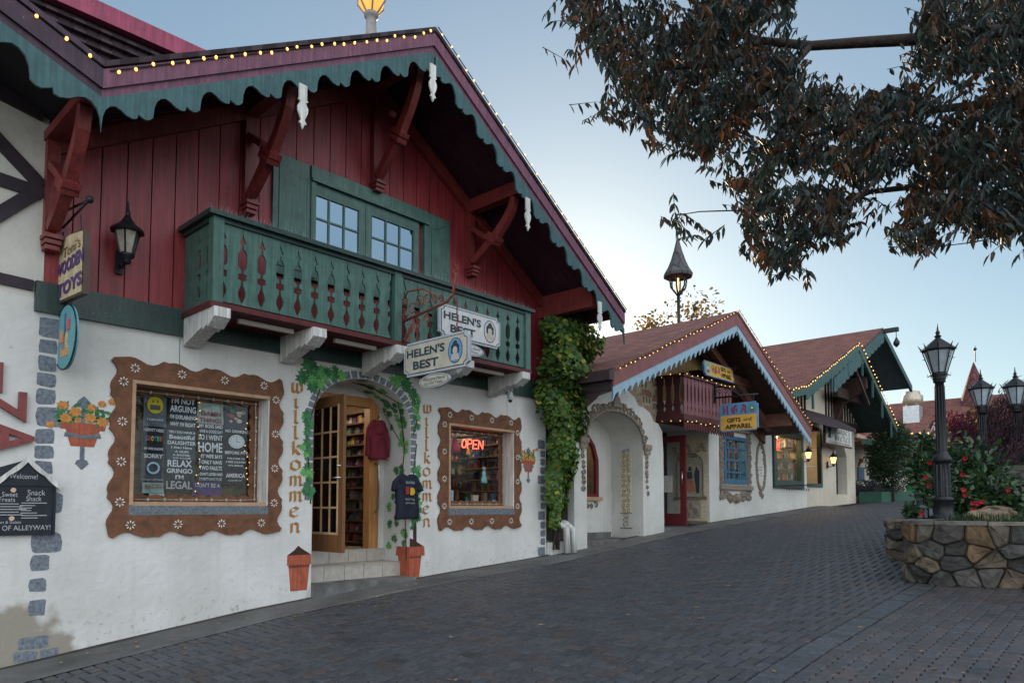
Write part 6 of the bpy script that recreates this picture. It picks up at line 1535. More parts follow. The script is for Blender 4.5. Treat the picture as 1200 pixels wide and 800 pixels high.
for i, (u, v, w, h, c, kind) in enumerate([(100, 620, 60, 130, (.45, .5, .55), 0), (230, 640, 40, 80, (.05, .12, .06), 1), (310, 650, 70, 90, (.55, .42, .3), 0), (465, 680, 60, 110, (.05, .07, .12), 0), (350, 690, 25, 35, (.05, .4, .08), 1), (390, 680, 50, 110, (.15, .08, .05), 0), (180, 685, 30, 30, (.6, .5, .5), 1), (140, 680, 25, 35, (.6, .6, .58), 1), (290, 690, 28, 25, (.4, .06, .06), 1), (265, 690, 20, 40, (.3, .3, .32), 1), (90, 640, 25, 60, (.5, .05, .05), 0), (425, 690, 22, 30, (.25, .18, .3), 1)]):
    b = U8(u, v+8, 7.99); b.z = 1.635; k = .00175; ww, hh = w*k*.9, h*k
    lab = ['pale blue box standing at the left of the right window', 'small dark green bottle on the right window sill', 'cream gift box in the middle of the right window', 'dark book with white label at the right end of the sill', 'bright green glass ball on the right window sill', 'brown carved stand under the turquoise doll dress', 'round pink mug on the right window sill', 'round white mug on the right window sill', 'low red jar on the right window sill', 'slim grey jar on the right window sill', 'red box at the far left of the right window sill', 'small mauve jar right of the green glass ball'][i]
    t = thing('trinket', lab, 'trinket', b, group='small gifts along the right window sill'); mb = MB()
    if kind: mb.lathe([(ww*.35, 0), (ww*.5, hh*.3), (ww*.45, hh*.6), (ww*.2, hh*.8), (ww*.25, hh)], b, 10)
    else: mb.box(b.x-ww/2, b.x+ww/2, b.y, b.y+.05, b.z, b.z+hh); mb.box(b.x-ww/2-.004, b.x+ww/2+.004, b.y-.004, b.y+.054, b.z+hh, b.z+hh+.012)
    mb.build('body', mat('trinket_%d' % i, c, .5, .3, 40), t)
    if i == 3: mb = MB(); mb.box(b.x-ww*.4, b.x+ww*.4, b.y-.004, b.y, b.z+.01, b.z+hh*.5); mb.build('label', M['white'], t)

# string lights ------------------------------------------------------------
def bulb_mesh(r):
    mb = MB(); mb.ball((0, 0, 0), r, 7, 5, (1, 1, 1.25)); me_o = mb.build('bulb', M['bulb']); me = me_o.data; bpy.data.objects.remove(me_o); return me
BM = {}
def string(label, pts, sp, r, cable=True, grp='strings of warm roof lights'):
    t = thing('string_lights', label, 'lights', pts[0], group=grp); me = BM.setdefault(r, bulb_mesh(r))
    if cable: mb = MB(); mb.tube(pts, .007, 4); mb.build('cable', M['cable'], t)
    for a, b in zip(pts, pts[1:]):
        a, b = Vector(a), Vector(b); n = max(1, round((b-a).length/sp))
        for i in range(n):
            q = a+(b-a)*((i+.5)/n)+Vector((R.uniform(-.018, .018), -r*1.1, R.uniform(-.035, .01)))
            o = bpy.data.objects.new('bulb', me); COL.objects.link(o); o.parent = t; o.location = q-Vector(pts[0]); o.rotation_euler = (R.uniform(-.4, .4), R.uniform(-.4, .4), 0)
yl = YR-.05
string('warm bulbs along the left slope of the maroon gable', [(JX+.05, yl, JZ-.05), (RX, yl, RZ-.05)], .165, .0145)
string('warm bulbs down the right slope of the maroon gable', [(RX+.02, yl-.03, RZ+.01), (TX, yl-.03, rz(TX)+.01)], .165, .012)
string('sparse bulbs on the dark purple rake at the far left', [(LX+3, yl, JZ+sl*(LX+3-JX)-.03), (JX-.02, yl, JZ-.03)], .2, .0145)
string('tiny bulbs along the left slope of the souvenir shop gable', [(hL[0]+.1, YH-.06, hL[1]-.0), (hA[0], YH-.06, hA[1]-.0)], .16, .0095)
string('tiny bulbs down the right slope of the souvenir shop gable', [(hA[0]+.02, YH-.07, hA[1]+.03), (hRr[0], YH-.07, hRr[1]+.03)], .16, .0095)
string('bulbs round the top rail of the small maroon balcony', [(hb0-.05, Y0-.05, hz1), (hb0-.05, hby-.06, hz1), (hb1+.05, hby-.06, hz1)], .22, .0095)
string('bulbs along the underside of the small maroon balcony', [(hb0-.05, Y0-.05, hz0-.1), (hb0-.05, hby-.06, hz0-.1), (hb1, hby-.06, hz0-.1)], .2, .0095)
string('closely set bulbs up the left slope of the candy shop gable', [(gl[0], YG-.06, gl[1]+.0), (gk[0], YG-.06, gk[1]+.0), (gA[0], YG-.06, gA[1]+.0)], .17, .0145)
string('closely set bulbs down the right slope of the candy shop gable', [(gA[0]+.02, YG-.07, gA[1]+.0), (gr_[0], YG-.07, gr_[1]+.0)], .2, .017)
p = P(1057, 509); q = P(1104, 509); string('bulbs along the eaves of the far red-roofed hall', [(XF-.7, p.y, p.z), (XF-.7, q.y, q.z)], .42, .06, False)
a = P(1088, 510); string('bulbs down the corner post of the far red-roofed hall', [(XF-.15, a.y, a.z), (XF-.15, a.y, a.z-1.6)], .35, .06, False)

# HGA signs
def hgs(label, c, U, w, h, two, V=(0, 0, 1)):
    c = Vector(c); U = Vector(U).normalized(); V = Vector(V).normalized(); N_ = U.cross(V)
    t = thing('hanging_shop_sign', label, 'sign', c)
    bl = mat('hga_blue', (.10, .25, .42), .5, .15, 8); ye = mat('hga_yellow', (.62, .36, .07), .6, .15, 8); rd = mat('hga_crimson', (.25, .03, .08), .6); bk = M['iron']
    mb = MB(); mb.prism(clip_rect(w, h, .05), c-N_*.02, U, V, N_*.04); mb.build('board', bl, t)
    mb = MB(); q = c+N_*.02
    if two: mb.prism([(-w*.47, -h*.46), (w*.47, -h*.46), (w*.47, h*.07), (-w*.47, h*.07)], q, U, V, N_*.003)
    else: mb.prism(clip_rect(w*.95, h*.88, .04), q, U, V, N_*.003)
    mb.build('yellow_field', ye, t)
    q = c+N_*.026; mb = MB()
    if two:
        for i, chh in enumerate('HGA'): mb.nib(BL[chh], q-U*w*.42+U*i*w*.235+V*h*.13, U, V, h*.23, nib=(.1, .08), thick=0, sx=w*.2)
    else:
        for i, chh in enumerate('HGA'): mb.nib(BL[chh], q-U*w*.26+U*i*w*.10-V*h*.24, U, V, h*.4, nib=(.1, .08), thick=0, sx=w*.1)
    mb.build('gothic_lettering', rd, t)
    mb = MB()
    if two: mb.text('GIFTS', q-U*w*.12-V*h*.1, U, V, w=w*.36, h=h*.15, bold=.03); mb.text('and', q+U*w*.24-V*h*.1, U, V, w=w*.2, h=h*.12); mb.text('APPAREL', q-V*h*.33, U, V, w=w*.7, h=h*.16, bold=.03)
    else: mb.text('GIFTS', q+U*w*.14+V*h*.2, U, V, w=w*.16, h=h*.28, bold=.02); mb.text('and', q+U*w*.33+V*h*.2, U, V, w=w*.1, h=h*.2); mb.text('APPAREL', q+U*w*.22-V*h*.2, U, V, w=w*.35, h=h*.3, bold=.02)
    mb.build('lettering', bk, t)
    mb = MB(); e = q+(U*w*.36+V*h*.27 if two else -U*w*.39); r1, r2 = (w*.09, h*.13) if two else (w*.085, h*.4)
    mb.prism(ell(0, 0, r1, r2, n=16)[:-1], e, U, V, N_*.001); mb.cur = 1; mb.prism([(-r1*.6, -r2*.7), (r1*.6, -r2*.7), (0, r2*.5)], e+N_*.0015, U, V, N_*.001); mb.cur = 2; mb.prism(ell(0, 0, r1*.35, r2*.3, n=8)[:-1], e+N_*.003, U, V, N_*.001)
    mb.build('emblem', [mat('emblem_green', (.06, .25, .15), .6) if two else mat('emblem_aqua', (.2, .42, .42), .6), rd, M['white']], t)
    return t
a = atX(843.8, 490, 14.25); b = atX(888.6, 486.5, 14.25)
h_ = hgs('blue and yellow HGA Gifts and Apparel sign hanging crosswise under the gable', (a+b)/2, (0, -1, 0), abs(a.y-b.y), .6, True)
mb = MB(); zc_ = ((a+b)/2).z+.3; mb.tube([(14.25, 7.05, zc_+.16), (14.25, b.y, zc_+.14)], .02, 6); mb.tube([(14.25, 7.05, zc_+.4), (14.25, a.y-.2, zc_+.36), (14.25, a.y-.45, zc_+.16)], .015, 6); mb.box(14.22, 14.28, 7.02, 7.06, zc_+.05, zc_+.5)
for yy in (a.y-.1, b.y+.1): mb.tube([(14.25, yy, zc_+.16), (14.25, yy, zc_-.02)], .01, 5)
for k in range(5): curl(mb, (14.25, 6.95-k*.14, zc_+.28), (0, 1, 0), uz, .06, 1.3, .01, k)
mb.build('iron_bracket', M['iron'], h_)
a = atY(824, 430, 7.02); b = atY(858.5, 441, 7.02)
hgs('yellow HGA Gifts and Apparel board leaning on the small maroon balcony rail', (a+b)/2, (1, 0, 0), b.x-a.x, .34, False, V=(0, .15, 1))
for k, (px, py) in enumerate(((812, 428),)):
    q = atY(px, 433, 7.35); t = thing('wooden_box', 'dark wooden box standing behind the small balcony rail', 'box', q); mb = MB(); mb.box(q.x+.15, q.x+.55, 7.3, 7.5, 4.0, q.z-.02); mb.box(q.x+.12, q.x+.58, 7.28, 7.52, q.z-.02, q.z+.01); mb.build('body', mat('box_dark', (.035, .02, .018), .7), t)
on2 = thing('neon_sign', 'small glowing red neon sign high in the tall green window', 'sign', (20.8, 8.0, 3.4))
mb = MB(); mb.box(19.15, 19.75, 7.85, 7.87, 3.22, 3.5); mb.build('panel', mat('neon_panel', (.3, .02, .02), .5, 0, emit=(1, .08, .03), estr=.6), on2)
mb = MB(); mb.text('OPEN', (19.45, 7.845, 3.36), ux, uz, w=.5, h=.16, bold=.02); mb.build('letters', mat('neon_red', (.9, .1, .05)), on2)
# candy shop sign
a = atX(966, 488, 23.2); b = atX(997, 484, 23.2)
cst = thing('hanging_shop_sign', 'white gothic-lettered Hansel and Gretel sign with brown frame above the candy shop', 'sign', (a+b)/2)
Yc = 7.3; a = atY(965.5, 500, Yc); b = atY(997, 500, Yc); zt_ = atY(980, 500.5, Yc).z; 
c = Vector(((a.x+b.x)/2, Yc, atY(981, 511, Yc).z)); w = b.x-a.x; h = .62
cst.location = c
mb = MB(); mb.box(c.x-w/2, c.x+w/2, Yc-.03, Yc+.03, c.z-h/2, c.z+h/2); mb.build('frame', mat('candy_frame', (.10, .05, .04), .6), cst)
mb = MB(); mb.box(c.x-w/2+.05, c.x+w/2-.05, Yc-.035, Yc-.03, c.z-h/2+.05, c.z+h/2-.05); mb.build('face', M['white'], cst)
mb = MB()
def nibt(s, cx, cz, wd, hh):
    k = wd/len(s)
    for i, ch_ in enumerate(s):
        if ch_ in BL: mb.nib(BL[ch_], (cx-wd/2+i*k, Yc-.036, cz-hh/2), ux, uz, hh/1.2, nib=(.1, .08), thick=.001, sx=k*1.15)
nibt('Hansel', c.x+w*.13, c.z+.16, w*.6, .17); nibt('Gretel', c.x+w*.13, c.z-.06, w*.6, .17); mb.text('&', (c.x+w*.13, Yc-.036, c.z+.05), ux, uz, h=.08)
mb.text('Candy Kitchen', (c.x, Yc-.036, c.z-.22), ux, uz, w=w*.8, h=.08, bold=.02); mb.build('lettering', M['iron'], cst)
mb = MB(); e = (c.x-w*.34, c.z); mb.pxz([(e[0]-.18, e[1]-.1), (e[0]+.1, e[1]-.1), (e[0]+.06, e[1]+.1), (e[0]-.1, e[1]+.12)], Yc-.038, Yc-.036); mb.pxz(ell(e[0]-.02, e[1]+.16, .17, .06, n=10)[:-1], Yc-.039, Yc-.036); mb.build('painted_figures', dkt, cst)
mb = MB(); mb.tube([(c.x-.3, Yc, c.z+h/2), (c.x-.3, Yc, c.z+h/2+.4)], .015, 5); mb.tube([(c.x+.3, Yc, c.z+h/2), (c.x+.3, Yc, c.z+h/2+.4)], .015, 5); mb.build('hanger', M['iron'], cst)

# rooftop lamp and cupola
q = atX(437, 20, 5.7); q.y = 7.9
zr = RZ
rl = thing('rooftop_lamp', 'grey post lamp with amber glass standing on the ridge of the maroon gable', 'lamp', (5.7, 7.9, zr))
z0 = atY(437, 33, 7.9).z; s = .0116
mb = MB(); mb.lathe([(.09, zr-.1), (.075, z0), (.07, z0+.0), (.075, z0+.12), (.10, z0+.14), (.10, z0+.19), (.085, z0+.2)], (5.72, 7.9, 0), 14); mb.build('post', mat('lamp_grey', (.25, .23, .22), .6, .2, 12), rl)
mb = MB(); mb.lathe([(.09, z0+.2), (.19, z0+.34), (.2, z0+.36), (.17, z0+.62)], (5.72, 7.9, 0), 6, smooth=False); mb.build('amber_glass', mat('amber_glass_lit', (.7, .4, .1), .3, .3, 20, emit=(1, .45, .08), estr=.3), rl)
mb = MB()
for k in range(6): a = k*pi/3; mb.tube([(5.72+.09*cos(a), 7.9+.09*sin(a), z0+.19), (5.72+.205*cos(a), 7.9+.205*sin(a), z0+.35), (5.72+.18*cos(a), 7.9+.18*sin(a), z0+.64)], .014, 5)
mb.lathe([(.2, z0+.62), (.22, z0+.66), (.05, z0+.85), (.01, z0+.95)], (5.72, 7.9, 0), 6, smooth=False); mb.build('cage', mat('lamp_grey', (.25, .23, .22)), rl)
Yp = 9.0; zz = lambda py: atY(795, py, Yp).z
cx_ = atY(795, 350, Yp).x; k = (cx_*cos(PHI)+Yp*sin(PHI))/830
cu = thing('roof_turret_lamp', 'dark open lantern turret with flared shingled cone roof on a pole above the souvenir shop', 'turret', (cx_, Yp, hz(cx_)))
mb = MB(); mb.lathe([(.02*1, zz(279)), (.02, zz(279))][:1]+[], (cx_, Yp, 0), 4) if False else None
mb.lathe([(17*k, zz(325)), (17.5*k, zz(322)), (13*k, zz(315)), (9*k, zz(306)), (5*k, zz(294)), (2.3*k, zz(284)), (.8*k, zz(278))], (cx_, Yp, 0), 10, smooth=False); mb.build('cone_roof', shingle_mat('turret_shingle', (.09, .085, .09), (.06, .06, .065)), cu)
mb = MB(); mb.ball((cx_, Yp, zz(274)), 2.4*k); mb.tube([(cx_, Yp, zz(279)), (cx_, Yp, zz(274))], .8*k, 5); mb.build('finial_ball', M['iron'], cu)
mb = MB(); mb.tube([(cx_, Yp, hz(cx_)-.3), (cx_, Yp, zz(345))], 1.9*k, 8)
for j in range(6):
    a = j*pi/3+.3; mb.tube([(cx_+1.5*k*cos(a), Yp+1.5*k*sin(a), zz(346)), (cx_+9*k*cos(a), Yp+9*k*sin(a), zz(337)), (cx_+10*k*cos(a), Yp+10*k*sin(a), zz(330)), (cx_+9.5*k*cos(a), Yp+9.5*k*sin(a), zz(323))], 1.1*k, 5)
mb.build('frame', M['iron'], cu)
mb = MB(); mb.tube([(cx_, Yp, zz(340)), (cx_, Yp, zz(326))], 1.0*k, 6); mb.build('lamp', mat('turret_lamp', (.6, .3, .2), .4, 0, emit=(1, .4, .15), estr=1.2), cu)
# drain pipes
dp = thing('drain_pipes', 'pair of white elbow drain pipes at the foot of the portal corner', 'drainpipe', (9.75, 7.4, .9))
mb = MB()
for dx in (0, .17): 
    b = atG(668+dx*70, 645); mb.tube([(9.45+dx, 7.75, 1.35), (9.47+dx, 7.55, 1.33), (9.52+dx, 7.46, 1.25), (9.53+dx, 7.44, .84)], .06, 10)
mb.build('pipe', M['white'], dp)

# ================================================================== PLANTER, STREET LAMPS
pl_ = thing('stone_planter', 'low curved planter wall of mixed brown and grey fieldstones with flat capstones', 'planter', (10.5, 1, .8))
out = [(9.35, -3.2), (9.22, -.5), (9.12, 1.0), (9.0, 1.75), (9.02, 1.98), (9.12, 2.14), (9.3, 2.2), (10.75, 2.12), (10.72, 2.3), (10.7, 2.62), (10.82, 2.78), (11.1, 2.85), (14.5, 3.1), (19, 3.2)]
core = MB(); st = MB(); PT = 1.45
L_ = 0; acc = [0]
for a, b in zip(out, out[1:]): L_ += sqrt((a[0]-b[0])**2+(a[1]-b[1])**2); acc.append(L_)
def along(u):
    u = max(0, min(L_-1e-6, u))
    for i in range(len(out)-1):
        if u <= acc[i+1]:
            t = (u-acc[i])/(acc[i+1]-acc[i]); a, b = out[i], out[i+1]; dx, dy = b[0]-a[0], b[1]-a[1]; l = sqrt(dx*dx+dy*dy)
            return (a[0]+dx*t, a[1]+dy*t, -dy/l, dx/l)
for i in range(len(out)-1):
    a, b = out[i], out[i+1]; core.add([(a[0], a[1], g(a[0])-.2), (b[0], b[1], g(b[0])-.2), (b[0], b[1], PT-.04), (a[0], a[1], PT-.04)], [(0, 1, 2, 3)])
core.build('mortar', mat('mortar_dark', (.03, .028, .026), .95, .4, 20, .4, 60), pl_)
seeds = []; nx_ = int(L_/.215)
for i in range(nx_):
    for j in range(3+(i % 3 != 0)):
        nj = 3+(i % 3 != 0); seeds.append((i*.215+.1+R.uniform(-.085, .085)+(.1 if j % 2 else 0), (j+.5)*.87/nj+R.uniform(-.06, .06)))
def vcell(k):
    sx0, sz0 = seeds[k]; poly = [(sx0-.5, 0), (sx0+.5, 0), (sx0+.5, .9), (sx0-.5, .9)]
    for m_, (x, z) in enumerate(seeds):
        if m_ == k or abs(x-sx0) > .8: continue
        mx_, mz = (x+sx0)/2, (z+sz0)/2; nx, nz = x-sx0, z-sz0; new = []
        for (a, b) in zip(poly, poly[1:]+poly[:1]):
            da = (a[0]-mx_)*nx+(a[1]-mz)*nz; db = (b[0]-mx_)*nx+(b[1]-mz)*nz
            if da <= 0: new.append(a)
            if (da < 0) != (db < 0): t = da/(da-db); new.append((a[0]+(b[0]-a[0])*t, a[1]+(b[1]-a[1])*t))
        poly = new
        if len(poly) < 3: return None
    return poly
SC = [(.16, .13, .10), (.12, .11, .10), (.17, .11, .06), (.10, .095, .09), (.15, .12, .085), (.15, .115, .08), (.08, .075, .07), (.17, .15, .12)]
for k in range(len(seeds)):
    poly = vcell(k)
    if not poly: continue
    cx_, cz_ = sum(p[0] for p in poly)/len(poly), sum(p[1] for p in poly)/len(poly)
    # smooth the cell into a rounded stone
    P2 = []
    for (a, b) in zip(poly, poly[1:]+poly[:1]): P2 += [(a[0]*.86+b[0]*.14, a[1]*.86+b[1]*.14), (a[0]*.14+b[0]*.86, a[1]*.14+b[1]*.86)]
    n = len(P2); vs = []
    rings = [(.985, .0), (.955, .026), (.82, .042), (.4, .045)]
    kr = R.uniform(.6, 1.9)
    bump_ = [R.uniform(-.014, .014) for _ in range(n)]
    for s, d in rings:
        for i, (u, v) in enumerate(P2):
            uu = cx_+(u-cx_)*s; vv = cz_+(v-cz_)*s
            x, y, nx, ny = along(uu); base = g(x)-.02; zz_ = base+vv*(PT-.03-base)/.87
            zz_ = min(zz_, PT-.03); dd = d*kr+(bump_[i]+R.uniform(-.006, .006) if d else 0)
            vs.append((x+nx*dd, y+ny*dd, zz_))
    x, y, nx, ny = along(cx_); base = g(x)-.02; vs.append((x+nx*.045*kr, y+ny*.045*kr, min(PT-.04, base+cz_*(PT-.03-base)/.87)))
    st.col = R.choice(SC); kf = R.uniform(.4, .85); st.col = tuple(c*kf for c in st.col)
    st.add(vs, [(r_*n+i, r_*n+(i+1) % n, (r_+1)*n+(i+1) % n, (r_+1)*n+i) for r_ in range(3) for i in range(n)]+[(3*n+i, 3*n+(i+1) % n, 4*n) for i in range(n)])
st.build('stones', attr_mat('fieldstone', .8, 1.0, 16, .35, .5, 7), pl_)
cap = MB(); u = 0
while u < L_-.1:
    w = R.uniform(.35, .7); u2 = min(u+w, L_); cap.col = R.choice([(.13, .12, .11), (.17, .15, .12), (.1, .1, .1)])
    A = []; B = []; n = 5; dz = R.uniform(0, .012)
    for i in range(n+1):
        q = u+.006+(u2-u-.012)*i/n; x, y, nx, ny = along(q); A.append((x+nx*(.06+R.uniform(-.008, .008)), y+ny*.06)); B.append((x-nx*.26, y-ny*.26))
    vs = [(a[0], a[1], PT-.035) for a in A]+[(a[0], a[1], PT+dz) for a in A]+[(b[0], b[1], PT+dz) for b in B]
    m_ = n+1; cap.add(vs, [(i, i+1, m_+i+1, m_+i) for i in range(n)]+[(m_+i, m_+i+1, 2*m_+i+1, 2*m_+i) for i in range(n)]+[(0, m_, 2*m_), (n, m_+n, 2*m_+n)]); u = u2
cap.build('capstones', attr_mat('fieldstone', .8), pl_)
mb = MB(); mb.pxy([(9.3, -3.2), (9.25, 1.9), (10.95, 1.95), (11, 2.6), (19, 3.0), (19, -3.2)], PT-.3, PT-.03); mb.build('soil', mat('soil_dark', (.03, .022, .016), .95, .4, 20, .5, 40), pl_)
def street_lamp(label, base, s=1.0, lit=False):
    t = thing('street_lamp', label, 'street lamp', base, group='black iron street lamps in the planters'); bx, by, bz = base
    def put(m): m.v = [(bx+v[0]*s, by+v[1]*s, bz+v[2]*s) for v in m.v]; return m
    mb = MB(); mb.lathe([(.17, 0), (.17, .07), (.13, .09), (.12, .12), (.11, .27), (.125, .28), (.125, .31), (.085, .33), (.08, .76), (.085, .77), (.11, .79), (.12, .82), (.10, .86), (.07, .9), (.062, .93), (.054, 1.84), (.075, 1.85), (.075, 1.87)], (0, 0, 0), 16)
    for k in range(10):
        a = k*pi/5; mb.tube([(.062*cos(a), .062*sin(a), .93), (.054*cos(a), .054*sin(a), 1.8)], .008, 4); mb.tube([(.088*cos(a), .088*sin(a), .34), (.083*cos(a), .083*sin(a), .75)], .012, 4)
    put(mb).build('post', M['iron'], t)
    mb = MB(); mb.lathe([(.06, 1.85), (.085, 1.9), (.075, 1.92), (.10, 1.95), (.09, 1.98)], (0, 0, 0), 12)
    for k in range(8):
        a = k*pi/4+.2; c_, s_ = cos(a), sin(a); mb.tube([(.09*c_, .09*s_, 1.96), (.185*c_, .185*s_, 2.27), (.2*c_, .2*s_, 2.3), (.235*c_, .235*s_, 2.36)], [.008, .008, .011, .003], 5)
        mb.tube([(.09*c_, .09*s_, 1.95), (.13*c_, .13*s_, 1.93), (.135*c_, .135*s_, 1.97)], [.01, .008, .002], 4); mb.tube([(.15*c_, .15*s_, 2.16), (.19*c_, .19*s_, 2.17)], [.008, .002], 4)
    mb.lathe([(.178, 2.26), (.187, 2.27), (.187, 2.29), (.178, 2.3)], (0, 0, 0), 8, rot=.2, smooth=False); put(mb).build('cage', M['iron'], t)
    mb = MB(); mb.lathe([(.215, 2.28), (.2, 2.3), (.12, 2.37), (.045, 2.43), (.03, 2.45), (.045, 2.47), (.02, 2.49), (.028, 2.52), (.012, 2.55), (.004, 2.64)], (0, 0, 0), 8, rot=.2, smooth=False); put(mb).build('roof', M['iron'], t)
    mb = MB(); mb.lathe([(.082, 1.97), (.172, 2.275)], (0, 0, 0), 8, rot=.2, smooth=False); put(mb).build('glass', mat('frosted_lamp_glass', (.34, .40, .44), .35, .25, 9, spec=.6), t)
    return t
def at_depth(px, py, d): v = ray(px, py); return CAM+v*(d/(v.x*cos(PHI)+v.y*sin(PHI)))
b = at_depth(1106, 600, 9.35); lamp1 = street_lamp('tall black street lamp in the near stone planter among red flowers', (b.x, b.y, PT-.03), 1.0)
b = at_depth(1155, 600, 13.4); street_lamp('middle black street lamp half hidden behind the purple maple', (b.x, b.y, PT-.0), 1.06)
b = at_depth(1196, 600, 13.2); street_lamp('rightmost black street lamp at the picture edge behind the maple', (b.x, b.y, PT-.0), 1.06)
# dark pedestal with pale bowl
b = at_depth(1080, 600, 12.3); gz = g(b.x)
pd = thing('pedestal_basin', 'dark tapered pedestal with wide foot and pale bowl behind the lamp post', 'pedestal', (b.x, b.y, gz))
mb = MB(); mb.lathe([(.27, 0), (.27, .17), (.24, .2), (.12, .24), (.09, .3), (.075, .58), (.1, .62)], (b.x, b.y, gz), 14); mb.build('stand', mat('pedestal_dark', (.05, .06, .075), .5), pd)
mb = MB(); mb.lathe([(.08, .62), (.12, .64), (.2, .68), (.21, .7), (.06, .7), (.05, .76), (.02, .78)], (b.x, b.y, gz), 14); mb.build('bowl', mat('basin_pale', (.4, .47, .52), .4), pd)
# boulders
def boulder(label, c, s, col, sd):
    rr = random.Random(sd); bm = bmesh.new(); bmesh.ops.create_icosphere(bm, subdivisions=3, radius=1)
    from mathutils import noise
    for v in bm.verts:
        n_ = noise.noise(v.co*1.7+Vector((sd, 0, 0)))*.35+noise.noise(v.co*4+Vector((sd, 3, 0)))*.12; v.co = v.co*(1+n_); v.co.z = round(v.co.z*5)/5*.6+v.co.z*.4
    bmesh.ops.scale(bm, vec=s, verts=bm.verts); me = bpy.data.meshes.new('boulder'); bm.to_mesh(me); bm.free(); me.materials.append(mat(col[0], col[1], .85, .4, 6, .7, 18, var2=tuple(v*.3 for v in col[1])))
    o = bpy.data.objects.new('boulder', me); COL.objects.link(o); o.location = c; tag(o, label, 'rock')
b = at_depth(1158, 603, 8.6); boulder('tan flat boulder resting on the planter soil right of the lamp', (b.x, b.y, PT+.03), (.15, .24, .10), ('boulder_tan', (.26, .2, .13)), 3)
b = at_depth(1167, 597, 9.3); boulder('darker brown rock lying behind the tan boulder', (b.x, b.y, PT+.08), (.15, .2, .10), ('boulder_brown', (.17, .12, .08)), 8)
# stone wall behind
sw = thing('fieldstone_wall', 'grey-brown fieldstone wall behind the flower bed at the right edge', 'wall', (15.5, 1, 1.3))
core = MB(); core.box(14.6, 14.9, -2.5, 2.1, 1.1, 2.32); core.build('mortar', M['concrete'], sw)
st = MB()
for j in range(5):
    y = -2.5+.1*j
    while y < 2.05:
        w = R.uniform(.25, .5); st.col = tuple(c*1.3 for c in R.choice(SC)); z0 = 1.15+j*.235; P_ = []
        for k in range(9): a = 2*pi*k/9; P_.append((min(2.09, y+w/2+(w/2-.015)*math.copysign(abs(cos(a))**.5, cos(a))+R.uniform(-.01, .01)), z0+.115+.105*math.copysign(abs(sin(a))**.5, sin(a))+R.uniform(-.01, .01)))
        st.pyz(P_, 14.56-R.uniform(0, .03), 14.61); y += w
st.build('stones', attr_mat('fieldstone', .8), sw)
# green bin and planter at the street end
b = at_depth(1068, 580, 31); gb = thing('green_bin', 'green waste bin at the far end of the street', 'bin', (b.x, b.y, g(b.x)))
mb = MB(); mb.box(b.x-.5, b.x+.5, b.y-.45, b.y+.45, g(b.x), g(b.x)+.55); mb.build('body', mat('bin_green', (.02, .17, .05), .5), gb); mb = MB(); mb.box(b.x-.55, b.x+.55, b.y-.5, b.y+.5, g(b.x)+.55, g(b.x)+.63); mb.build('lid', M['dkgreen'], gb)
gp = thing('green_planter_box', 'low green planter box along the foot of the cream wing', 'planter', (28, 7.1, 1.8))
mb = MB(); mb.add([(25.95, 6.9, 1.7), (30.5, 6.9, 1.8), (30.5, 7.6, 1.8), (25.95, 7.6, 1.7), (25.95, 6.9, 2.15), (30.5, 6.9, 2.25), (30.5, 7.6, 2.25), (25.95, 7.6, 2.15)], [(0,1,5,4),(1,2,6,5),(2,3,7,6),(3,0,4,7),(4,5,6,7)]); mb.build('box', mat('planter_green', (.03, .085, .06), .7, .2), gp)
b = at_depth(1053, 577, 29); wp = thing('white_urn', 'small white urn planter below the round conifer', 'urn', (b.x, b.y, g(b.x)))
mb = MB(); mb.lathe([(.2, 0), (.15, .08), (.13, .2), (.28, .5), (.33, .6), (.3, .62)], (b.x, b.y, g(b.x)), 12); mb.build('urn', M['white'], wp)
# ================================================================== VEGETATION
def leaf_mb(): return MB()
def rv(a=1): return Vector((R.gauss(0, a), R.gauss(0, a), R.gauss(0, a)))
def leaf(mb, p, d, n, L_, W, col, fold=.15):
    """lance leaf from p along d, normal n"""
    d = d.normalized(); s = d.cross(n); 
    if s.length < 1e-3: s = d.cross(Vector((.3, .5, .8)))
    s.normalize(); n = s.cross(d); mb.col = col
    q = [p, p+d*L_*.3+s*W*.5+n*fold*W, p+d*L_*.65+s*W*.4+n*fold*W*.5, p+d*L_-n*L_*.08, p+d*L_*.65-s*W*.4+n*fold*W*.5, p+d*L_*.3-s*W*.5+n*fold*W]
    mb.add(q, [(0, 1, 2, 3), (0, 3, 4, 5)])
def rleafr(mb, p, n, r, col):
    """round/ivy leaf centred p, facing n"""
    n = n.normalized(); a = n.cross(Vector((.2, .3, 1))); a.normalize(); b = n.cross(a); mb.col = col; t0 = R.uniform(0, 6)
    mb.add([p]+[p+(a*cos(t0+t)+b*sin(t0+t))*r*k+n*r*.12*(k-.8) for t, k in ((0, 1.1), (.9, .8), (1.6, 1), (2.5, .75), (3.14, .7), (3.8, .75), (4.7, 1), (5.4, .8))], [(0, 1, 2, 3), (0, 3, 4, 5), (0, 5, 6, 7), (0, 7, 8, 1)])
def jc(c, v=.3): k = R.uniform(1-v, 1+v); return tuple(x*k for x in c)
def branch(mb, pts, r0, r1, n=7): m = len(pts); mb.tube(pts, [r0+(r1-r0)*i/(m-1) for i in range(m)], n)
bark = mat('dark_bark', (.035, .025, .022), .9, .4, 14, .6, 40)
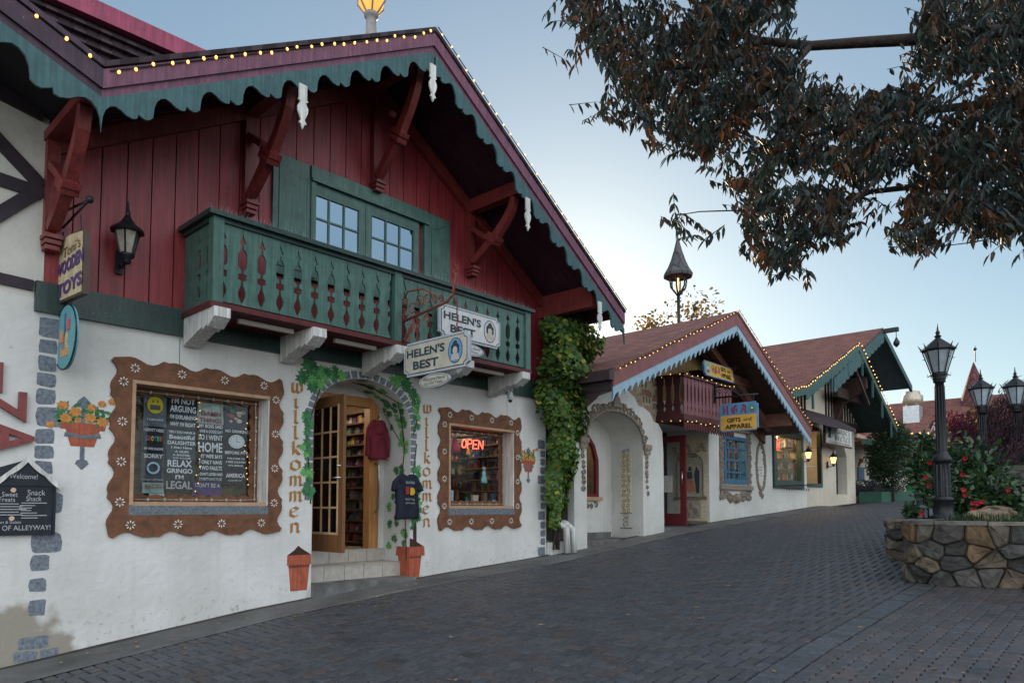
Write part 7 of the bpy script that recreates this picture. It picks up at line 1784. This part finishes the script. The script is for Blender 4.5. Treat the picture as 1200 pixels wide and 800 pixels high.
# climbing vine at the corner
vn = thing('climbing_vine', 'dense green climbing vine covering the corner between the maroon shop and portal', 'vine', (9.5, 7.6, .9))
mb = MB(); GV = [(.085, .17, .025), (.055, .125, .025), (.12, .2, .03), (.045, .10, .03), (.09, .15, .02)]
for i in range(12500):
    z = 1.25+(R.random()**.75)*3.65
    t = (z-1.2)/3.7; rr = .17+.43*min(1, t*1.4)**1.2 if t < .9 else .58*(1-(t-.9)*5)
    cx_ = 9.36+.14*t+.05*sin(z*3); cy_ = 7.62-.14*t; a = R.uniform(0, 2*pi); q = rr*(R.random()**.25)*(1+.22*sin(3*a+z*5)+.15*sin(z*9+a))
    p = Vector((cx_+q*cos(a), min(cy_+q*sin(a)*.85, 8.3), z+R.uniform(-.05, .05)))
    if p.y > 7.55 and p.x < 9.3: continue
    n = Vector((cos(a), sin(a), .45))+rv(.35)
    rleafr(mb, p, n, R.choice((R.uniform(.022, .04), R.uniform(.03, .062))), jc(R.choice(GV)) if R.random() > .05 else jc((.3, .26, .03)))
mb.build('foliage', attr_mat('vine_leaf', .5, 0, spec=.4, trans=.3, var=.1), vn)
mb = MB()
for k in range(7): branch(mb, [(9.4+R.uniform(-.1, .1), 7.6+R.uniform(-.1, .1), .9), (9.4+R.uniform(-.1, .15), 7.55, 1.8), (9.45+R.uniform(-.2, .2), 7.5+R.uniform(-.1, .1), 2.8), (9.5+R.uniform(-.3, .3), 7.45+R.uniform(-.2, .2), 3.9)], .018, .008, 5)
mb.build('stem', bark, vn)
mb = MB()
for i in range(60):
    z = R.uniform(4.3, 4.85); p = Vector((9.9+R.uniform(-.1, .18), 7.3+R.uniform(-.15, .2), z)); rleafr(mb, p, rv(), .05, jc((.14, .17, .03)))
mb.build('stray_shoots', MATS['vine_leaf'], vn)

# flowering shrub round the lamp
hb_ = thing('flowering_shrub', 'big-leaved dark green shrub with red blooms around the near lamp post', 'shrub', (10.6, 2, PT))
mb = MB(); fm = MB(); sm_ = MB(); GH = [(.025, .06, .025), (.04, .085, .03), (.02, .045, .025), (.05, .10, .03)]
cl = [(1082, 552, 10.2, .20), (1092, 575, 9.9, .16), (1086, 528, 10.4, .22), (1130, 545, 10.5, .34), (1146, 556, 10.6, .34), (1138, 578, 10.1, .40), (1168, 586, 9.9, .28), (1124, 590, 9.9, .25), (1190, 596, 9.9, .18), (1160, 570, 10.4, .28), (1068, 600, 9.8, .08)]
for px, py, d, r in cl:
    c = at_depth(px, py, d)
    for i in range(int(1150*r)):
        p = c+Vector((R.gauss(0, .5), R.gauss(0, .5), R.gauss(0, .5)))*r
        if p.z < PT-.02: p.z = PT+R.random()*.1
        if (p-Vector((lamp1.location.x, lamp1.location.y, p.z))).length < .2: continue
        out_ = (p-c)+Vector((0, 0, .3))+rv(.2); leaf(mb, p, out_+Vector((0, 0, -.3)), Vector((0, 0, 1))+rv(.5), R.uniform(.06, .15), R.uniform(.04, .09), jc(R.choice(GH)))
    branch(sm_, [(c.x+R.uniform(-.2, .2), c.y, PT-.05), tuple((c+Vector((0, 0, PT))+Vector((0, 0, c.z-PT-PT)))) if False else (c.x, c.y, max(PT, c.z-.1))], .012, .006, 5)
mb.build('foliage', attr_mat('shrub_leaf', .4, 0, spec=.5, trans=.2, var=.1), hb_); sm_.build('stem', bark, hb_)
for px, py, d in [(1090, 542, 9.6), (1085, 559, 9.6), (1088, 568, 9.6), (1131, 537, 9.9), (1128, 556, 9.7), (1129, 574, 9.6), (1131, 580, 9.5), (1140, 589, 9.3), (1146, 590, 9.3), (1141, 597, 9.2), (1182, 574, 9.5), (1132, 605, 9.0), (1138, 606, 9.1), (1080, 601, 9.3), (1151, 588, 9.4)]:
    c = at_depth(px, py, d); fm = MB(); vdir = (CAM-c).normalized()+rv(.2); vdir.normalize(); a = vdir.cross(Vector((0, 0, 1))); b2 = a.cross(vdir)
    for k in range(5): t = k*2*pi/5; dd = (a*cos(t)+b2*sin(t)); leaf(fm, c, dd+vdir*.35, vdir, .037, .04, (.42, .015, .03))
    o = fm.build('flower', attr_mat('red_petal', .6, 0, trans=.2, var=.1), hb_)
# japanese maple, weeping
jm = thing('weeping_maple', 'domed purple-brown weeping maple at the right edge behind the flowers', 'tree', (17.6, 1.1, 1.4))
mb = MB(); C0 = Vector((17.4, 1.05, 2.35))
for i in range(26000):
    a = R.uniform(0, 2*pi); ph = math.acos(R.uniform(-.15, 1)); rr = (R.random()**.22)*(1+.10*sin(a*5+ph*4)+.08*sin(a*11)); 
    p = C0+Vector((2.25*rr*sin(ph)*cos(a), 2.25*rr*sin(ph)*sin(a), 1.75*rr*cos(ph)))
    if p.z < 1.9: p.z = 1.9+R.random()*.3
    dd = Vector((sin(ph)*cos(a)*.6, sin(ph)*sin(a)*.6, -.8))+rv(.3); leaf(mb, p, dd, Vector((cos(a), sin(a), .5)), R.uniform(.09, .18), R.uniform(.012, .03), jc(R.choice([(.065, .028, .04), (.05, .024, .038), (.085, .036, .036), (.045, .028, .042)])))
mb.build('crown', attr_mat('maple_leaf', .6, 0, trans=.35, var=.1), jm)
mb = MB(); branch(mb, [(17.4, 1.05, 1.4), (17.45, 1.1, 2.3), (17.3, 1.0, 3.2)], .1, .05)
for k in range(9): a = k*.7; branch(mb, [(17.4, 1.05, 2.5), (17.4+.9*cos(a), 1.05+.9*sin(a), 3.5), (17.4+1.8*cos(a), 1.05+1.8*sin(a), 2.7)], .04, .01, 5)
mb.build('trunk', bark, jm)
# generic ball/cone trees
def blob_tree(name, label, base, cz, rx, rz_, n, L_, W, cols, trunk_r=.08, top=1.0, cat='tree', gap=.25, mname=None, lobes=9, dens=.25, trans=.3, group=None):
    t = thing(name, label, cat, base, group=group); mb = MB(); base = Vector(base); C_ = base+Vector((0, 0, cz))
    Lb = []
    for k in range(lobes): a = R.uniform(0, 2*pi); z = R.uniform(-.75, .9); q = sqrt(max(0, 1-z*z*.9))*R.uniform(.3, .68)*(1-(z+1)/2*(1-top)); Lb.append((Vector((rx*q*cos(a), rx*q*sin(a), rz_*z*.75)), R.uniform(.3, .5)))
    for i in range(n):
        c_, r_ = R.choice(Lb); v = rv(); v.normalize(); v *= r_*(R.random()**dens)
        p = C_+c_+Vector((v.x*rx, v.y*rx, v.z*rz_*.8)); leaf(mb, p, v+rv(.3)+Vector((0, 0, -.2)), rv(), R.uniform(.6, 1.2)*L_, R.uniform(.7, 1.2)*W, jc(R.choice(cols)))
    mb.build('crown', attr_mat(mname or name+'_leaf', .6, 0, trans=trans, var=.1), t)
    mb = MB(); branch(mb, [base-Vector((0, 0, .2)), base+Vector((.03, 0, cz*.5)), C_], trunk_r, trunk_r*.4)
    for c_, r_ in Lb: branch(mb, [C_-Vector((0, 0, rz_*.5)), C_+c_*.6, C_+c_], trunk_r*.4, .01, 5)
    mb.build('trunk', bark, t); return t
b = at_depth(1046, 575, 24.7); blob_tree('conifer_shrub', 'rounded dark green conifer standing before the cream wing', (b.x, b.y, g(b.x)), 1.6, 1.0, 1.5, 15000, .10, .035, [(.03, .06, .03), (.045, .08, .03), (.02, .045, .03)], .06, .6, lobes=26)
b = at_depth(1130, 560, 30); blob_tree('red_leaf_tree', 'dark red leaved tree in front of the far red roof', (b.x, b.y, g(b.x)), 2.7, 1.25, 1.25, 2600, .16, .09, [(.12, .012, .03), (.08, .012, .03), (.18, .03, .03)], .09, lobes=11, dens=.4)
b = at_depth(1180, 560, 24); blob_tree('thin_autumn_tree', 'sparse dark leaved small tree showing between the two right lamps', (b.x, b.y, g(b.x)), 2.7, 1.3, 1.1, 800, .14, .07, [(.05, .035, .02), (.2, .1, .04)], .06, lobes=9, dens=.8)
b = at_depth(800, 560, 24); blob_tree('autumn_tree', 'yellow-leaved autumn tree top showing above the souvenir shop roof', (b.x, b.y, 1.5), 5.5, 2.2, 2.0, 2600, .15, .09, [(.3, .16, .03), (.22, .10, .03), (.12, .09, .03), (.38, .22, .05)], .15, lobes=14, dens=.7)
for k, (px, py, d, r, lab) in enumerate([(1012, 574, 24.5, .42, 'low purple-grey shrub nearest the candy shop in the green planter box'), (1026, 574, 25.5, .45, 'middle purple-grey shrub in the green planter box'), (1038, 573, 27, .5, 'purple-grey shrub beneath the round conifer')]):
    b = at_depth(px, py, d); blob_tree('low_shrub', lab, (b.x, b.y, 2.1), .2, .65, .35, 1500, .09, .03, [(.06, .05, .08), (.08, .09, .10), (.04, .05, .05)], .02, cat='shrub', mname='low_shrub_leaf', lobes=9, group='low shrubs along the cream wing')
# ground cover in the planter
gc = MB()
for i in range(5000):
    x = R.uniform(9.35, 14.4); y = R.uniform(-1.5, min(2.0, 1.9)); leaf(gc, Vector((x, y, PT-.03)), Vector((R.gauss(0, .5), R.gauss(0, .5), 1)), rv(), R.uniform(.04, .16), .012, jc((.03, .06, .02)))
o = gc.build('ground_cover', attr_mat('ground_cover_leaf', .6, 0, trans=.2, var=.1)); tag(o, 'low green ground cover growing in the stone planter', 'plants', kind='stuff')

# ---- big overhanging tree at the upper right
bt = thing('overhanging_tree', 'large tree with drooping dark and rust autumn leaves overhanging from the right', 'tree', (7.5, -4.2, g(7.5)))
def inside(p, poly):
    r = False
    for (a, b) in zip(poly, poly[1:]+poly[:1]):
        if (a[1] > p[1]) != (b[1] > p[1]) and p[0] < (b[0]-a[0])*(p[1]-a[1])/(b[1]-a[1])+a[0]: r = not r
    return r
dense = [(640, -40), (668, 20), (690, 50), (715, 85), (735, 100), (760, 140), (800, 170), (835, 205), (872, 232), (905, 205), (950, 195), (1000, 215), (1040, 235), (1075, 250), (1130, 262), (1210, 275), (1290, 260), (1290, -60), (640, -60)]
gaps = [[(930, -60), (1075, -60), (1085, 30), (1075, 60), (1060, 105), (1000, 112), (945, 100), (925, 40)]]
fringe = [(862, 225), (872, 262), (866, 285), (880, 300), (900, 318), (938, 314), (948, 290), (985, 284), (1010, 265), (1040, 262), (1062, 285), (1085, 300), (1105, 262), (1150, 285), (1200, 292), (1290, 290), (1290, 250), (1075, 235), (930, 215)]
left = [(700, 100), (690, 138), (712, 140), (745, 148), (770, 175), (790, 190), (745, 110)]
cm = MB(); tm = MB()
BR_ = [(.022, .036, .026), (.024, .034, .028), (.05, .032, .018), (.02, .032, .032), (.08, .036, .014), (.018, .03, .032), (.035, .026, .022), (.02, .034, .03)]
def sprig(px, py, d, k=1.0):
    p = at_depth(px, py, d); col0 = R.choice(BR_); a = R.uniform(0, 2*pi); dr = Vector((cos(a), sin(a), R.uniform(-.9, -.1))).normalized(); L0 = R.uniform(.12, .26)*k
    q = p-dr*L0; n = R.randint(3, 4); sd = dr.cross(Vector((0, 0, 1))).normalized()
    tm.tube([q+dr*L0*.12, q+dr*L0*.3, q+dr*L0*.6, p], [.0035, .003, .0025, .0015], 3, False)
    for i in range(n):
        c = q+dr*L0*(i+.6)/n
        for s in (-1, 1): leaf(cm, c, dr*.55+sd*s*.55+Vector((0, 0, -R.uniform(.4, 1.1)))+rv(.12), Vector((0, 0, 1))+rv(.4), R.uniform(.055, .105)*k, R.uniform(.018, .034)*k, jc(col0, .4))
    leaf(cm, p, dr+Vector((0, 0, -.6)), Vector((0, 0, 1))+rv(.3), R.uniform(.08, .12)*k, .03*k, jc(col0, .4))
def fill(poly, n, d0, d1):
    xs = [p[0] for p in poly]; ys = [p[1] for p in poly]; c = 0; cen = []
    while c < n:
        q = (R.uniform(min(xs), max(xs)), R.uniform(min(ys), max(ys)))
        nz = sin(q[0]*.031+q[1]*.017)+sin(q[0]*.013-q[1]*.041+1)+sin(q[0]*.06+q[1]*.05)*.6
        if nz < -1.15 and R.random() < .8: continue
        if not inside(q, poly) or any(inside(q, g_) for g_ in gaps): continue
        sprig(q[0], q[1], R.uniform(d0, d1)); c += 1
fill(dense, 4000, 4.6, 7.2); fill(fringe, 420, 4.4, 6.2); fill(left, 30, 4.5, 6)
for q in [(662, 70), (668, 60), (676, 62), (672, 78), (700, 132), (716, 138), (735, 142), (735, 128), (905, 326), (925, 322), (948, 318), (1078, 302), (1088, 290), (1160, 298), (1192, 300), (782, 258), (792, 262), (803, 268), (815, 275), (826, 280), (818, 262), (806, 255), (795, 250), (830, 270), (945, 330), (1062, 290), (640, 15), (650, 25)]: sprig(q[0], q[1], R.uniform(4.4, 5.2), .95)
cm.build('crown', attr_mat('canopy_leaf', .55, 0, spec=.35, trans=.3, var=.1), bt); tm.build('twigs', bark, bt)
mb = MB()
T0 = Vector((7.5, -4.2, g(7.5)-.2))
hub = Vector((7.3, -3.2, 4.6)); branch(mb, [T0, Vector((7.5, -4.0, 2)), Vector((7.4, -3.7, 3.4)), hub], .26, .16, 12); mb.build('trunk', bark, bt)
def limb(pts, r0, r1, d=None):
    m = MB(); branch(m, pts, r0, r1, 8); m.build('limb', bark, bt)
D = at_depth
limb([hub, D(1290, 30, 5.2), D(1200, 34, 5.4), D(1080, 46, 5.6), D(1010, 50, 5.7), D(950, 54, 5.8), D(890, 48, 5.9), D(860, 38, 6.0), D(820, 8, 6.1), D(790, -15, 6.2)], .062, .018)
limb([hub, D(1300, 120, 5.2), D(1180, 120, 5.6), D(1080, 130, 5.8), D(1000, 150, 6.0), D(930, 160, 6.2), D(870, 180, 6.3)], .05, .01)
limb([hub, D(1300, 200, 5.2), D(1200, 190, 5.5), D(1100, 215, 5.7), D(1020, 225, 5.9), D(960, 250, 6.0)], .06, .01)
limb([D(890, 48, 5.9), D(840, 75, 5.8), D(780, 80, 5.7), D(730, 60, 5.6), D(690, 30, 5.6)], .035, .01)
limb([D(1080, 46, 5.6), D(1090, 10, 5.4), D(1105, -40, 5.2)], .06, .04); limb([D(950, 54, 5.8), D(900, 110, 5.7), D(840, 150, 5.6), D(790, 160, 5.5)], .03, .008)
limb([D(925, 250, 5.6), D(890, 246, 5.2), D(850, 247, 5.0), D(820, 248, 4.9), D(795, 252, 4.8)], .007, .003); limb([D(1160, 280, 5.2), D(1140, 284, 5.1), D(1108, 288, 5.0)], .006, .003)
EXPO = 1.6
# ================================================================== LIGHT AND CAMERA
SUN_EL, SUN_AZ = 15.0, 38.0
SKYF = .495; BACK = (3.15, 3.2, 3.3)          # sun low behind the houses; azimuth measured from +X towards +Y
w = bpy.data.worlds.new('World'); scene.world = w; w.use_nodes = True
nt = w.node_tree; N = nt.nodes; L = nt.links; bg = N['Background']
sky = N.new('ShaderNodeTexSky'); sky.sky_type = 'NISHITA'; sky.sun_disc = False
sky.sun_elevation = radians(SUN_EL); sky.sun_rotation = radians(90-SUN_AZ); sky.air_density = 1.0; sky.dust_density = .4; sky.ozone_density = 2.0
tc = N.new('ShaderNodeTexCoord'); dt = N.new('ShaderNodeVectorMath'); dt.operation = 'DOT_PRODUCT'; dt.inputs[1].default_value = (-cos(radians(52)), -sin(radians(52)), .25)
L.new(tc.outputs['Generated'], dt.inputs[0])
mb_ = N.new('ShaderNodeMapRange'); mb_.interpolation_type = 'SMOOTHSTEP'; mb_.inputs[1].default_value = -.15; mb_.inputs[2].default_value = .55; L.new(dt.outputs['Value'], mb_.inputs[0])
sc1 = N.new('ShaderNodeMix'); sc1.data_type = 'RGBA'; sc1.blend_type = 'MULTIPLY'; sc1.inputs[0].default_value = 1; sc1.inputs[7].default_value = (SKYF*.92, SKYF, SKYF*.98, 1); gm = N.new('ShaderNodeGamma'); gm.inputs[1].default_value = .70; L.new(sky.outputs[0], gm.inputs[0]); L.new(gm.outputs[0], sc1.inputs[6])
# noise-mottled glow added to the unseen sky opposite the sunrise, brightening shaded facades
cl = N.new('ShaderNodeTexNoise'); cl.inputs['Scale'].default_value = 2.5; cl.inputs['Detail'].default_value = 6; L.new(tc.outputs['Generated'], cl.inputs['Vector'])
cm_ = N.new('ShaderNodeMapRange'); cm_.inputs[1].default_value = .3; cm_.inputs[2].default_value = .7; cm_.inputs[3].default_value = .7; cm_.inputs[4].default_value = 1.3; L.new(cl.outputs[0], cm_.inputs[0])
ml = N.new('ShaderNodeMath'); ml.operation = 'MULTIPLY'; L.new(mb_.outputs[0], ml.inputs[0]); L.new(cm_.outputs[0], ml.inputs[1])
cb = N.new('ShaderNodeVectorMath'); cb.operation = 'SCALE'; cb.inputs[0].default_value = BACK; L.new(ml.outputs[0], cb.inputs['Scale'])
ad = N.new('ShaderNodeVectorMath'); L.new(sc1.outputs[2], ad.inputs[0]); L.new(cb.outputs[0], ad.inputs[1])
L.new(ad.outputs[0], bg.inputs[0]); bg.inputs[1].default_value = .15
sd = bpy.data.lights.new('sun', 'SUN'); sd.energy = 2.2; sd.angle = radians(.5); sd.color = (1, .72, .45)
so = bpy.data.objects.new('sun', sd); COL.objects.link(so)
dirv = Vector((cos(radians(SUN_EL))*cos(radians(SUN_AZ)), cos(radians(SUN_EL))*sin(radians(SUN_AZ)), sin(radians(SUN_EL))))
so.rotation_euler = dirv.to_track_quat('Z', 'Y').to_euler()
cd = bpy.data.cameras.new('camera'); cam = bpy.data.objects.new('camera', cd); COL.objects.link(cam); scene.camera = cam
cd.sensor_width = 36; cd.sensor_fit = 'HORIZONTAL'; cd.lens = FPX/1200*36; cd.shift_y = (CY-400)/1200; cd.clip_end = 2000; cd.clip_start = .05
cam.location = CAM
cam.matrix_world = Matrix((( cR.x, cU.x, -cF.x, CAM.x), (cR.y, cU.y, -cF.y, CAM.y), (cR.z, cU.z, -cF.z, CAM.z), (0, 0, 0, 1)))
vs = scene.view_settings; vs.view_transform = 'Standard'; vs.look = 'None'; vs.gamma = 1; vs.exposure = EXPO; vs.use_curve_mapping = False
